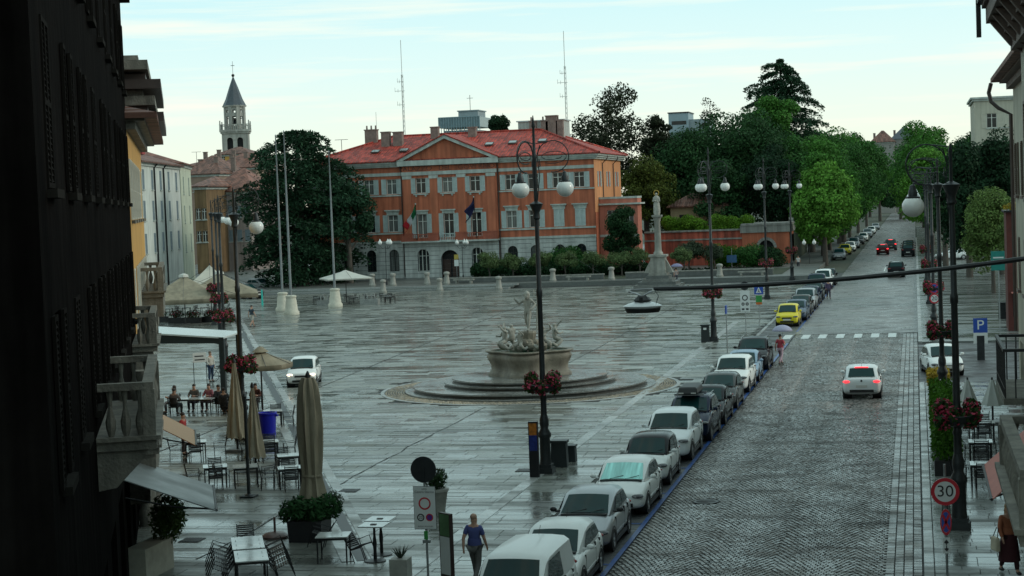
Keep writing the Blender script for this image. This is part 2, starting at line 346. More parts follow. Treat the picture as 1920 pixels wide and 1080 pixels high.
keep = (cc[:, 1] < 119.5) & ~(((cc[:, 0]+6.7)/.5)**2+((cc[:, 1]-55.4)/.5)**2 < 1); cc = cc[keep]; ang = ang[keep]; n = len(cc)
V, Q = frusta(cc, .056+RNG.normal(0, .005, n)+0*ang, (.080+RNG.normal(0, .006, n))*np.maximum(.62, np.cos(ang)), ang*.9, RNG.normal(0, .03, (n, 2)), RNG.normal(0, .003, n), -.035, .010)
tag(npmesh('road_setts', V, Q, m_cob, road), kind='stuff')
gc = []
for k in range(4):
    yy = 39.0
    while yy < 119: L = random.uniform(.22, .5); gc.append((-.86+k*.235, yy+L/2, L/2)); yy += L
gc = np.array(gc); n = len(gc)
V, Q = frusta(gc[:, :2], np.full(n, .108), gc[:, 2]-.012, np.zeros(n), RNG.normal(0, .012, (n, 2)), RNG.normal(0, .002, n), -.035, .008)
tag(npmesh('gutter_setts', V, Q, m_cob, road), kind='stuff')
MB().lathe([(.40, -.03), (.40, .006), (.36, .006)], 28).build('manhole_cover', m_grate, road, loc=(-6.7, 55.4, 0)); MB().lathe([(.34, -.02), (.34, .0), (.30, .008)], 28).build('manhole_lid', m_asph, road, loc=(-6.7, 55.4, 0))
strip('blue_parking_line', [(-8.12, 30), (-8.12, 113)], .14, .006, m_blue, lane, .006); strip('blue_parking_line', [(-8.12, 122), (-8.12, 195)], .15, .006, m_blue, lane, .006)
for yb in (40.3, 45.8, 51.6, 56.9, 62.2, 68, 73.2, 78.4, 84.4, 89.7, 95): strip('bay_mark', [(-8.2, yb), (-10.4, yb)], .12, .007, m_blue, lane, .006)
stones('kerb_stone', (-10.6, 30, 0), (-10.6, 200, 0), .22, 1.5, .02, m_pale, piazza)
for k, xs in enumerate((-8.7, -7.5, -6.4, -5.25, -4.1, -3.0, -1.9)):
    strip('crossing_stripe', [(xs+.25, 116.1), (xs+.25, 119.2)], .52, .012, m_whitepaint, road, .006)
strip('lane_dash', [(-3.6, 206), (-3.6, 216)], .14, .008, m_whitepaint, road, .005)
strip('stop_line', [(-8, 199), (-4.2, 199)], .4, .008, m_whitepaint, road, .005)
# --- right-hand pavements
pav = MB().box(.24, 30, 10, 88, -.1, .112).build('pavement', m_mortar); tag(pav, kind='structure')
stones('kerb_stone', (.12, 30, 0), (.12, 88, 0), .24, 1.25, .135, m_pale, pav, .2)
fpav = MB().box(.24, 40, 111, 420, -.1, .112).build('far_pavement', m_slab2); tag(fpav, kind='structure')
stones('kerb_stone', (.12, 111, 0), (.12, 330, 0), .24, 2.4, .135, m_pale, fpav, .2)
sheet('side_street', 0, 60, 88, 111, -.002, m_asph)
ps = []; y = 41.0
while y < 87.4:
    d = random.choice((.42, .5, .55)); x = .26
    while x < 6: L = random.uniform(.6, 1.1); ps.append((x+L/2, y+d/2, L/2, d/2)); x += L
    y += d
near = [p for p in ps if p[1] < 58 and p[0] < 3.2]; far = np.array([p for p in ps if not (p[1] < 58 and p[0] < 3.2)])
u2 = unit.copy(); u2.materials[0] = m_slab2
for cx, cy, hx, hy in near: inst('paving_slab', u2, pav, (cx, cy, .135+random.gauss(0, .0015)), (random.gauss(0, .004), random.gauss(0, .003), 0), (2*hx-.02, 2*hy-.02, 1))
n = len(far); V, Q = frusta(far[:, :2], far[:, 2]-.01, far[:, 3]-.01, np.zeros(n), RNG.normal(0, .004, (n, 2)), .135+RNG.normal(0, .0015, n), .105, .006)
tag(npmesh('paving_slabs', V, Q, m_slab2, pav), kind='stuff')
# --- raised terrace before the palace, steps, low walls
m_stone = M('weathered_limestone', (.27, .265, .235), .6, .3, 1.5, bump=.3, streak=.35)
m_dkstone = M('damp_grey_stone', (.10, .105, .10), .5, .3, 2, bump=.3, rvar=.2)
ter = MB().box(-125, -11.2, 192, 330, -.09, .45).build('terrace', wetmat('terrace_paving', (.11, .118, .11), .25, .5, 0, .2)); tag(ter, kind='structure')
for k in range(3): MB().box(-80, -44+k*.3, 189.6+k*.8, 192.0, -.02+k*.15, .15+k*.15-.004*(k == 2)).build('terrace_step', m_pale if k % 2 == 0 else m_slab2, ter)
sheet('garden_soil', -52, -14.5, 196, 212.4, .47, M('leaf_litter', (.03, .04, .02), .9, .4, 1.2), ter)
# ================================================================== BUILDINGS
def wall_open(mb, x0, x1, z0, z1, ops, y=0.0, dep=.28):
    """wall in the XZ plane facing -Y with rectangular openings and their reveals"""
    ops = [(max(a, x0), min(b, x1), max(c, z0), min(d, z1)) for a, b, c, d in ops if a < x1 and b > x0 and c < z1 and d > z0]
    xs = sorted({x0, x1, *[o[0] for o in ops], *[o[1] for o in ops]}); zs = sorted({z0, z1, *[o[2] for o in ops], *[o[3] for o in ops]})
    for xa, xb in zip(xs[:-1], xs[1:]):
        for za, zb in zip(zs[:-1], zs[1:]):
            cx, cz = (xa+xb)/2, (za+zb)/2
            if any(o[0] < cx < o[1] and o[2] < cz < o[3] for o in ops): continue
            mb.add([(xa, y, za), (xb, y, za), (xb, y, zb), (xa, y, zb)], [(0, 1, 2, 3)])
    for a, b, c, d in ops:
        for p, q in (((a, c), (a, d)), ((a, d), (b, d)), ((b, d), (b, c)), ((b, c), (a, c))):
            mb.add([(p[0], y, p[1]), (q[0], y, q[1]), (q[0], y+dep, q[1]), (p[0], y+dep, p[1])], [(0, 1, 2, 3)])
    return mb
m_frame = M('window_white', (.62, .64, .60), .5, .12, 3); m_pane = M('window_glass', (.014, .02, .022), .08, .5, .35, ior=1.35); m_dark = M('dark_interior', (.012, .012, .013), .8, .3, 2)
m_shut = M('shutter_grey_green', (.40, .47, .46), .6, .15, 4, streak=.2); m_iron = M('black_iron', (.018, .019, .02), .45, .3, 6, metal=.4)
m_gutter = M('gutter_brown', (.05, .035, .03), .5, .2, 3)
_wc = {}; m_curt = M('curtained_glass', (.12, .13, .125), .15, .6, 1.2, ior=1.35, stretch=(5, 5, .3))
def win_mesh(w_, h_, panes=2, fm=None):
    k = ('w', round(w_, 2), round(h_, 2), panes, fm)
    if k not in _wc:
        f = MB(); t = .07
        f.box(-w_/2, -w_/2+t, 0, .06, 0, h_); f.box(w_/2-t, w_/2, 0, .06, 0, h_); f.box(-w_/2+t, w_/2-t, 0, .06, 0, t); f.box(-w_/2+t, w_/2-t, 0, .06, h_-t, h_)
        for i in range(1, panes): x = -w_/2+w_*i/panes; f.box(x-.045, x+.045, -.005, .055, t, h_-t)
        f.box(-w_/2+t, w_/2-t, .003, .05, h_*.68, h_*.68+.06)
        p = MB().box(-w_/2+.02, w_/2-.02, .062, .075, .02, h_-.02)
        _wc[k] = (f.mesh('window', fm or m_frame), p.mesh('pane', m_pane), p.mesh('pane', m_curt))
    return _wc[k][0], _wc[k][2 if random.random() < .3 else 1]
def shut_mesh(w_, h_, mat):
    k = ('s', round(w_, 2), round(h_, 2), mat.name)
    if k not in _wc:
        f = MB(); t = .07
        f.box(0, t, -.05, 0, 0, h_); f.box(w_-t, w_, -.05, 0, 0, h_)
        for z in (0, h_*.5-t/2, h_-t): f.box(t, w_-t, -.05, 0, z, z+t)
        q = t+.02
        while q < h_-t-.05:
            f.add([(t, -.045, q), (w_-t, -.045, q), (w_-t, -.01, q+.075), (t, -.01, q+.075)], [(0, 1, 2, 3)]); q += .085
        f.box(t, w_-t, -.008, -.002, t, h_-t)
        _wc[k] = f.mesh('shutter', mat)
    return _wc[k]
def window(par, x, z, w_, h_, y=0.0, dep=.2, shut=None, state=1.0, sill=True, lintel=None, fm=None, panes=2):
    fm_, pm = win_mesh(w_, h_, panes, fm); o = inst('window', fm_, par, (x, y+dep, z)); inst('pane', pm, o)
    if shut:
        sm = shut_mesh(w_*.5, h_, shut)
        if state == 0:     # closed
            inst('shutter', sm, par, (x-w_/2, y+.02, z)); inst('shutter', sm, par, (x, y+.02, z))
        else:
            a = 1.0-state
            inst('shutter', sm, par, (x-w_/2, y-.01, z), (0, 0, R(180)+a*R(70)), (1, -1, 1)); inst('shutter', sm, par, (x+w_/2, y-.01, z), (0, 0, -a*R(70)))
    return o
def roofmesh(par, x0, x1, y0, y1, z, rz_, ridge, mat, ov=.5, name='roof', axis='x', th=.18):
    """hipped roof; ridge=(a,b) along axis at mid of the other; ridge ends at the walls make a gable"""
    x0 -= ov; x1 += ov; y0 -= ov; y1 += ov
    if axis == 'x': ym = (y0+y1)/2; r0, r1 = (ridge[0], ym, rz_), (ridge[1], ym, rz_); fs = [(0, 1, 5, 4), (2, 3, 4, 5), (1, 2, 5), (3, 0, 4)]
    else: xm = (x0+x1)/2; r0, r1 = (xm, ridge[0], rz_), (xm, ridge[1], rz_); fs = [(1, 2, 5, 4), (3, 0, 4, 5), (0, 1, 4), (2, 3, 5)]
    mb = MB().add([(x0, y0, z), (x1, y0, z), (x1, y1, z), (x0, y1, z), r0, r1], fs)
    mb.box(x0, x1, y0, y1, z-th, z-.004)
    return mb.build(name, mat, par)
def chimney(par, x, y, z, w_=.8, d=.6, h=1.4, mat=None, pots=0):
    c = MB().box(x-w_/2, x+w_/2, y-d/2, y+d/2, z-1.0, z+h).box(x-w_/2-.08, x+w_/2+.08, y-d/2-.08, y+d/2+.08, z+h, z+h+.14).build('chimney', mat or m_chim, par)
    if pots:
        p = MB()
        for k in range(pots): p.lathe([(.12, 0), (.1, .5)], 8, (x-w_/2+.2+k*(w_-.4)/max(1, pots-1), y, z+h+.14))
        p.build('chimney_pot', m_chim, c)
    return c
m_chim = M('chimney_render', (.20, .15, .13), .8, .3, 2, bump=.3)
# ---------------------------------------------------------------- the palace
m_or = M('orange_plaster', (.45, .13, .066), .75, .2, .35, bump=.15, streak=.42)
m_or2 = M('orange_plaster_light', (.47, .145, .075), .75, .18, .4, bump=.15, streak=.3)
m_trim = M('grey_green_trim', (.42, .46, .43), .65, .15, 1.2, streak=.25)
m_rust = M('rusticated_stone', (.48, .50, .48), .7, .2, 1.0, bump=.3, streak=.3)
m_groove = M('stone_joint', (.16, .17, .17), .8, .2, 2)
m_tile = tilemat('red_pantiles', (.34, .043, .028), .42)
PX0, PX1, PXC, PY, PZ = -75.2, -38.2, -56.75, 213.0, .45
pal = thing('palace', 'long orange palace with grey stone ground floor, white pediment and red tiled roof', 'palace', (PXC, PY, PZ))
cb0, cb1 = -62.6-PXC, -50.4-PXC; wl, wr = PX0-PXC, PX1-PXC
cols_c = [-60.2-PXC, 0, -53.2-PXC]; cols_w = [-48.75-PXC, -45.85-PXC, -42.75-PXC, -40.08-PXC, -64.1-PXC, -67.1-PXC, -70.2-PXC, -73.2-PXC]
ZS, Z1, Z2 = 4.45, (5.85, 8.0), (10.6, 12.5)
up = [(x-.65, x+.65, *z) for x in cols_w for z in (Z1, Z2)]; upc = [(x-.65, x+.65, *z) for x in cols_c for z in ((5.0, 8.0), Z2)]
gnd_w = [(x-.62, x+.62, .9, 3.65) for x in cols_w]; gnd_c = [(cols_c[0]-.75, cols_c[0]+.75, .8, 3.6), (-1.15, 1.15, 0, 3.4), (cols_c[2]-.75, cols_c[2]+.75, .8, 3.6)]
w_ = MB(); wall_open(w_, wl, cb0, ZS, 14.2, up); wall_open(w_, cb1, wr, ZS, 14.2, up)
w_.box(wl, wr, .45, 20, 0, 14.2); w_.build('wall', m_or, pal)
wc = MB(); wall_open(wc, cb0, cb1, ZS, 14.2, upc, -.35, .62)
for xx in (cb0, cb1): wc.add([(xx, -.35, ZS), (xx, 0, ZS), (xx, 0, 14.2), (xx, -.35, 14.2)], [(0, 1, 2, 3)])
wc.build('centre_wall', m_or, pal)
gw = MB(); wall_open(gw, wl, cb0, 0, ZS, gnd_w, .0, .3); wall_open(gw, cb1, wr, 0, ZS, gnd_w, .0, .3); wall_open(gw, cb0, cb1, 0, ZS, gnd_c, -.35, .6); gw.build('ground_floor_wall', m_groove, pal)
for k in range(8):                                     # rusticated courses standing proud of their joints
    za, zb = k*.555+.02, k*.555+.52; c_ = MB()
    wall_open(c_, wl, cb0-.01, za, zb, gnd_w, -.05, .05); wall_open(c_, cb1+.01, wr, za, zb, gnd_w, -.05, .05); wall_open(c_, cb0, cb1, za, zb, gnd_c, -.40, .05)
    c_.build('stone_course', m_rust, pal)
def arch(par, xc, r, z, y, mat, dep=.1):               # fills the corners above a round-headed opening
    for s in (-1, 1):
        pts = [(xc+s*r, z), (xc+s*r, z+r), (xc, z+r)]+[(xc+s*r*math.cos(t), z+r*math.sin(t)) for t in [R(90-15*i) for i in range(1, 6)]]
        MB().prism(pts, y, y+dep).build('arch_corner', mat, par)
    v = MB(); n_ = 11
    for i in range(n_):
        a0, a1 = math.pi*i/n_, math.pi*(i+1)/n_-.03
        v.prism([(xc+q*math.cos(t), z+q*math.sin(t)) for q, t in ((r, a0), (r+.38, a0), (r+.38, a1), (r, a1))], y-.05, y+.04)
    v.build('arch_stones', mat, par)
for x in cols_w:
    arch(pal, x, .62, 3.03, -.06, m_rust); f, p_ = win_mesh(1.24, 2.75, 2, m_iron); o = inst('arched_window', f, pal, (x, .22, .9)); inst('pane', p_, o)
for x, r, zt in ((cols_c[0], .75, 3.6), (cols_c[2], .75, 3.6)):
    arch(pal, x, r, zt-r, -.41, m_rust); f, p_ = win_mesh(1.5, 2.8, 3, m_frame); o = inst('arched_window', f, pal, (x, .1, .8)); inst('pane', p_, o)
arch(pal, 0, 1.15, 2.25, -.41, m_rust)
MB().box(-1.15, 1.15, .36, .42, 0, 3.4).build('dark_hall_panel', m_dark, pal); dl = MB()  # dark panel closing the doorway, stands for the shade of the hall
for s in (-1, 1): dl.box(s*.62-.5, s*.62+.5, .28, .34, 0, 2.2)
dl.build('door_leaf', M('dark_wood', (.04, .018, .012), .5, .3, 4, stretch=(8, 8, 1)), pal)
st_ = {0: 1, 1: 1, 2: 0, 3: 0, 4: 1, 5: 1, 6: 1, 7: 1}
for i, x in enumerate(cols_w):
    window(pal, x, Z1[0], 1.3, Z1[1]-Z1[0], shut=m_shut, state=(1, 1, 0, 0, 1, .9, 1, 1)[i]); window(pal, x, Z2[0], 1.3, Z2[1]-Z2[0], shut=m_shut, state=(.9, 1, 1, 1, .8, 1, 1, 1)[i])
    MB().box(x-.78, x+.78, -.06, .0, Z1[1], Z1[1]+.3).box(x-1.0, x+1.0, -.3, -.0, Z1[1]+.5, Z1[1]+.64).box(x-.86, x+.86, -.12, .0, Z1[1]+.3, Z1[1]+.5).build('window_cornice', m_trim, pal)
for i, x in enumerate(cols_c):
    window(pal, x, 5.0, 1.3, 3.0, -.35, .3, m_shut, (.85, 1, 1)[i]); window(pal, x, Z2[0], 1.3, 1.9, -.35, .3, m_shut, 1)
    MB().box(x-.95, x+.95, -.62, -.34, 8.35, 8.5).box(x-.8, x+.8, -.45, -.345, 8.0, 8.35).build('window_cornice', m_trim, pal)
    MB().box(x-.95, x+.95, -.52, -.34, Z2[0]-.2, Z2[0]-.05).box(x-.7, x-.5, -.48, -.345, Z2[0]-.42, Z2[0]-.2).box(x+.5, x+.7, -.48, -.345, Z2[0]-.42, Z2[0]-.2).build('window_sill', m_trim, pal)
for xa, xb in ((wl, cb0), (cb1, wr)):
    MB().box(xa, xb, -.12, -.0, Z2[0]-.25, Z2[0]-.08).build('sill_band', m_trim, pal); MB().box(xa, xb, -.12, -.0, Z1[0]-.28, Z1[0]-.08).build('sill_band', m_trim, pal)
    MB().box(xa, xb, -.1, -.0, 12.9, 13.3).build('architrave', m_trim, pal)
MB().box(wl-.02, cb0, -.16, 0, ZS, ZS+.28).box(cb1, wr+.02, -.16, 0, ZS, ZS+.28).build('string_course', m_trim, pal)
MB().box(cb0-.05, cb1+.05, -.55, -.34, 12.85, 13.3).build('architrave', m_trim, pal)
for xp in (-61.95, -58.5, -54.95, -51.15):
    x = xp-PXC; MB().box(x-.5, x+.5, -.43, -.345, 4.9, 12.4).build('pilaster', m_or2, pal); MB().box(x-.6, x+.6, -.5, -.345, 12.4, 12.8).build('pilaster_capital', m_trim, pal)
MB().box(wl-.55, wr+.55, -.55, 20.55, 14.2, 14.42).box(wl-.35, wr+.35, -.35, 20.35, 14.0, 14.2).box(wl-.75, wr+.75, -.75, 20.75, 14.42, 14.66).build('cornice', m_trim, pal)
MB().box(cb0-.4, cb1+.4, -1.05, -.3, 14.05, 14.7).build('cornice', m_trim, pal)
MB().box(wl-.85, wr+.85, -.9, -.76, 14.62, 14.78).build('gutter', m_gutter, pal)
# pediment
pz0, pz1 = 14.7, 17.75; pa, pb = cb0-.55, cb1+.55
MB().prism([(pa+.9, pz0), (pb-.9, pz0), (0, pz1-.45)], -.5, -.2).build('pediment_panel', m_or, pal)
for s, e_ in ((-1, pa), (1, pb)): MB().prism([(e_, pz0), (e_*.86, pz0), (0, pz1-.45), (0, pz1)], -1.1, -.25).build('pediment_cornice', m_trim, pal)
m2_ = tilemat('red_pantiles_cross', (.34, .043, .028), .42, R(90))
MB().add([(pa-.25, -1.25, pz0+.02), (0, -1.25, pz1+.12), (pb+.25, -1.25, pz0+.02), (pa-.25, 1, pz0+.02), (0, 10, pz1+.12), (pb+.25, 1, pz0+.02),
          (pa-.25, -1.25, pz0-.12), (0, -1.25, pz1-.02), (pb+.25, -1.25, pz0-.12)], [(0, 1, 4, 3), (1, 2, 5, 4), (0, 6, 7, 1), (1, 7, 8, 2)]).build('pediment_roof', m2_, pal)
roof = roofmesh(pal, wl, wr, 0, 20, 14.72, 18.25, (wl+8.6, wr-8.6), m_tile, .95, th=.08)
rd = MB()
for a_, b_ in (((wl+8.6, 10, 18.3), (wr-8.6, 10, 18.3)), ((wl-.95, -.95, 14.76), (wl+8.6, 10, 18.3)), ((wr+.95, -.95, 14.76), (wr-8.6, 10, 18.3)), ((wr+.95, 20.95, 14.76), (wr-8.6, 10, 18.3))): rd.tube([a_, b_], .14, 6)
rd.build('ridge_tiles', m_tile, roof)
for px_, py_, Y, w1, h1, np_ in ((697, 262, 221, 1.6, 1.2, 3), (724, 262, 219, 1.1, .9, 0), (747, 262, 219, 1.2, .9, 0), (816, 254, 221.5, 1.0, 1.0, 0), (886, 250, 221.5, 1.0, .7, 0)):
    p = AY(px_, py_, Y); chimney(roof, p.x-PXC, p.y-PY, p.z-PZ, w1, .9, h1, None, np_)
for px_, py_, Y in ((704, 276, 216), (757, 273, 216), (917, 264, 217), (961, 262, 217.3), (1017, 259.5, 217.5)):
    p = AY(px_, py_, Y); z = 14.72+(p.y-PY+.95)/10.95*3.53; x = p.x-PXC; yv = p.y-PY; sk = .322
    o = MB().add([(-.55, -.5, -.02), (.55, -.5, -.02), (.55, .5, sk-.02), (-.55, .5, sk-.02), (-.55, -.5, .12), (.55, -.5, .12), (.55, .5, sk+.12), (-.55, .5, sk+.12)],
                 [(3, 2, 1, 0), (4, 5, 6, 7), (0, 1, 5, 4), (1, 2, 6, 5), (2, 3, 7, 6), (3, 0, 4, 7)]).build('skylight', m_gutter, roof, loc=(x, yv, z))
    MB().add([(-.45, -.4, .155), (.45, -.4, .155), (.45, .4, .155+sk*.8), (-.45, .4, .155+sk*.8)], [(0, 1, 2, 3)]).build('pane', M('skylight_glass', (.25, .3, .3), .08, .1, 2), o)
p0, p1 = AY(978, 248, 227), AY(1062, 226, 227)         # plant room behind the ridge
MB().box(p0.x-PXC, p1.x-PXC, 12, 16, 15, p1.z-PZ).build('plant_room', m_trim, roof)
MB().box(p0.x-PXC-.2, p1.x-PXC+.2, 11.8, 16.2, p1.z-PZ, p1.z-PZ+.15).build('plant_room_roof', M('lead_roof', (.45, .5, .5), .5, .1, 2), roof)
for px_ in (1000, 1022, 1035, 1050):
    p = AY(px_, 238, 223.5); chimney(roof, p.x-PXC, p.y-PY, 18.2, .9 if px_ != 1035 else 1.5, .8, 1.1 if px_ != 1035 else 1.7, None, 1 if px_ != 1035 else 0)
# side wall with shuttered windows and rain pipes
sw = MB(); sops = [(x-.65, x+.65, *Z2) for x in (3.5, 10, 16.5)]; wall_open(sw, 0, 20, ZS+3, 14.0, sops, 0, .25)
so_ = sw.build('side_wall', M('sunlit_side_plaster', (.58, .25, .105), .75, .12, .5, streak=.2), pal, loc=(wr+.02, 0, 0), rz=R(90))  # plaster made lighter and yellower, sunlight from the right put into its colour
for x in (3.5, 10, 16.5):
    f, p_ = win_mesh(1.3, 1.9); o = inst('window', f, pal, (wr-.16, x, Z2[0]), (0, 0, R(90))); inst('pane', p_, o)
    sm = shut_mesh(.65, 1.9, m_shut); inst('shutter', sm, pal, (wr+.04, x+.65, Z2[0]), (0, 0, R(90))); inst('shutter', sm, pal, (wr+.04, x-.65, Z2[0]), (0, 0, R(-90)), (1, -1, 1))
for yy in (5.5, 13.5): MB().tube([(wr+.8, yy, 14.45), (wr+.75, yy, 14.1), (wr+.15, yy, 13.5), (wr+.15, yy, 8.8)], .07).build('rain_pipe', m_gutter, pal)
for x in (cb0-.14, cb1+.14): MB().tube([(x, -.8, 14.5), (x, -.45, 13.9), (x, -.22, 13.6), (x, -.22, .2)], .07).build('rain_pipe', m_gutter, pal)
# first floor balcony, with pierced panels under the three windows
m_bal = M('terracotta_parapet', (.36, .10, .06), .75, .2, 1.5, streak=.3)
MB().box(cb0-.1, cb1+.1, -1.5, -.36, 4.42, 4.62).build('balcony_floor', m_trim, pal)
for a_, b_ in ((cb0-.1, cols_c[0]-1.0), (cols_c[0]+1.0, -1.1), (1.1, cols_c[2]-1.0), (cols_c[2]+1.0, cb1+.1)):
    MB().box(a_, b_, -1.48, -1.3, 4.62, 5.5).box(a_-.03, b_+.03, -1.53, -1.25, 5.5, 5.64).build('balcony_parapet', m_bal, pal)
for x, mt in ((cols_c[0], m_bal), (0, m_shut), (cols_c[2], m_bal)):
    b_ = MB().box(x-1.0, x+1.0, -1.43, -1.33, 5.42, 5.52).box(x-1, x+1, -1.43, -1.33, 4.62, 4.7)
    for k in range(9): b_.box(x-.92+k*.22, x-.84+k*.22, -1.41, -1.35, 4.7, 5.42)
    b_.build('balustrade', mt, pal)
lettering('lettering', 'PALAZZO   DEL   GOVERNO', .78, M('letter_bronze', (.14, .045, .03), .5, .1, 3), pal, (0, -.37, 13.67), depth=.03, sx=1.25)
# flags on the balcony
def flag(label, px_, py_, cols, pole_top, sc=1.0):
    p = AY(px_, py_, PY-1.6); base = Vector((p.x, PY-1.42, PZ+5.65)); top = AY(*pole_top, PY-2.4)
    t = thing('flag', label, 'flag', base); tl = top-base
    MB().tube([(0, 0, -.9), tuple(tl)], .05).build('flag_pole', m_iron, t); MB().ball(tuple(tl*1.01), .1).build('finial', m_trim, t)
    nU, nV = 9, 12; L = 3.4*sc; Wd = 2.2*sc; dirp = tl.normalized()
    bands = len(cols)
    for bi, c_ in enumerate(cols):
        mb = MB()
        for i in range(nU+1):
            for j in range(nV//bands+1):
                u = i/nU; v = (bi*(nV//bands)+j)/nV
                q = tl*(1-u*.30)+Vector((-.75*v*L*.62, -.1, -v*L*.8))+Vector((0, .16*math.sin(u*9+v*4), 0))+Vector((.25*math.sin(v*5+u*6)*v, 0, u*-.2))
                mb.v.append(tuple(q))
        m_ = nV//bands+1
        for i in range(nU):
            for j in range(m_-1): mb.f.append((i*m_+j, (i+1)*m_+j, (i+1)*m_+j+1, i*m_+j+1))
        o = mb.build('flag_stripe', M('flag_'+c_[0], c_[1], .8, .1, 4, trans=.3), t, True)
        sd = o.modifiers.new('thick', 'SOLIDIFY'); sd.thickness = .012
flag('green white and red striped flag hanging from the palace balcony', 781, 436, (('green', (.01, .16, .06)), ('white', (.6, .6, .62)), ('red', (.45, .02, .03))), (779, 383), .95)
flag('dark blue flag on a thin pole over the palace balcony', 893, 430, (('navy', (.012, .016, .07)),), (888, 370), .62)
# lower annex on the right of the palace
ax = thing('palace_annex', 'two storey salmon annex with flat roof beside the palace', 'building', (-38.15, 215.5, PZ)); AW = 4.75
aw = MB(); aops = [(1.0, 2.1, 5.6, 7.6), (3.2, 4.3, 5.6, 7.6), (1.0, 2.1, 1.4, 3.2)]; wall_open(aw, 0, AW, 0, 9.0, aops); aw.box(0, AW, .3, 3.5, 0, 9.0); m_an = M('salmon_plaster', (.46, .16, .11), .78, .12, .6, streak=.25); aw.build('wall', m_an, ax)
for a_ in aops:
    window(ax, (a_[0]+a_[1])/2, a_[2], 1.1, a_[3]-a_[2]); g_ = MB()
    for k in range(5): g_.box(a_[0]+.1+k*.22, a_[0]+.13+k*.22, -.05, -.02, a_[2], a_[3])
    g_.build('window_bars', m_iron, ax)
MB().box(-.0, AW+.45, -.4, 3.7, 8.25, 8.45).build('cornice', m_trim, ax); MB().box(0, AW+.06, -.06, 3.55, 9.0, 9.25).build('parapet_cap', m_trim, ax); MB().box(0, AW+.06, -.1, 0, 4.3, 4.6).build('string_course', m_trim, ax)
# ---------------------------------------------------------------- a plain house front: A -> B left to right as seen from outside
def house(name, label, A, B, depth, h, mat, rows, cols, ww=1.1, wh=1.9, shut=None, rmat=None, rise=2.6, cat='house', trim=None, ov=.6, state=None, roofaxis='x', gf=None, sillb=True, chim=(), closed=.25, hip=True):
    A = Vector((*A, 0)); B = Vector((*B, 0)); d = B-A; L = d.length; t = thing(name, label, cat, A, math.atan2(d.y, d.x)); trim = trim or m_trim
    xs = [L*(i+.5)/cols for i in range(cols)] if isinstance(cols, int) else cols
    ops = [(x-ww/2, x+ww/2, z, z+wh) for x in xs for z in rows]
    if gf: ops += [(x-gf[0]/2, x+gf[0]/2, .05, gf[1]) for x in xs]
    m_ = MB(); wall_open(m_, 0, L, -.05, h, ops); m_.box(0, L, .32, depth, -.05, h); m_.add([(0, 0, -.05), (0, .32, -.05), (0, .32, h), (0, 0, h)], [(0, 1, 2, 3)]); m_.add([(L, 0, -.05), (L, .32, -.05), (L, .32, h), (L, 0, h)], [(0, 1, 2, 3)])
    m_.build('wall', mat, t)
    for x in xs:
        for z in rows:
            window(t, x, z, ww, wh, shut=shut, state=0 if (shut and random.random() < closed) else 1)
            if sillb: MB().box(x-ww/2-.12, x+ww/2+.12, -.14, 0, z-.14, z-.02).build('window_sill', trim, t)
        if gf: o = MB().box(x-gf[0]/2, x+gf[0]/2, .24, .3, .05, gf[1]).build('shop_window', m_pane, t); MB().box(x-.05, x+.05, .2, .239, .05, gf[1]).box(x-gf[0]/2, x+gf[0]/2, .2, .239, gf[1]*.75, gf[1]*.75+.08).build('frame', m_gutter, o)
    MB().box(-ov*.6, L+ov*.6, -ov*.6, depth, h-.02, h+.22).box(-ov*.3, L+ov*.3, -ov*.3, depth, h-.3, h-.02).build('cornice', trim, t)
    ro = None
    if rmat:
        rr = (min(depth, L)*.45, L-min(depth, L)*.45) if hip else (-ov, L+ov)
        if roofaxis == 'y': rr = (depth*.35, depth*.9)
        ro = roofmesh(t, 0, L, 0, depth, h+.24, h+.24+rise, rr, rmat, ov, axis=roofaxis)
        for x, y, z in chim: chimney(ro, x, y, h+z)
    return t, L, ro
m_brt = tilemat('brown_pantiles', (.16, .075, .055), .4); m_brt2 = tilemat('brown_pantiles_b', (.20, .085, .06), .4, R(40))
m_wp = M('white_plaster', (.60, .64, .60), .75, .12, .4, streak=.3); m_gp = M('pale_green_plaster', (.55, .60, .47), .75, .12, .4, streak=.3); m_och = M('ochre_plaster', (.55, .30, .07), .75, .15, .5, streak=.25)
t, L, ro = house('town_house', 'tall white town house with blue grey shutters and black rain pipes', (-85.2, 184.5), (-92.4, 212.5), 14, 15.6, m_wp, (1.0+4.2, 9.0, 12.6), 5, 1.2, 2.3, M('shutter_slate', (.16, .21, .24), .6, .2, 4), m_brt, 2.6, closed=.9, chim=((20, 4, 2.0),))
for x in (L*.34, L*.56): MB().tube([(x, -.5, 15.7), (x, -.12, 15.2), (x, -.12, .2)], .11).build('rain_pipe', m_iron, t)
MB().box(L*.72-1, L*.72+1, 3, 4.4, 17.2, 18.6).build('roof_chimney', M('red_brick', (.30, .05, .05), .8, .2, 3), ro)
t, L, ro = house('town_house', 'pale green town house at the mouth of the narrow street', (-92.6, 213.2), (-97.9, 229), 12, 16.0, m_gp, (4.6, 8.4, 12.2), 2, 1.1, 2.3, M('shutter_green_grey', (.30, .36, .32), .6, .2, 4), m_brt2, 2.2, closed=.9)
a_, b_ = AY(366, 400, 248), AY(388, 400, 248)
house('town_house', 'ochre house with dark windows inside the narrow street', (a_.x, 248), (b_.x, 248), 12, AY(370, 352, 248).z, M('shaded_ochre', (.20, .125, .06), .8, .2, .5, streak=.4), (1.2+4, 8.6), 2, .8, 1.7, None, m_brt, 1.5)  # ochre darkened, the gloom of the narrow street put into its colour
a_, b_ = AY(396, 400, 256), AY(470, 400, 256)
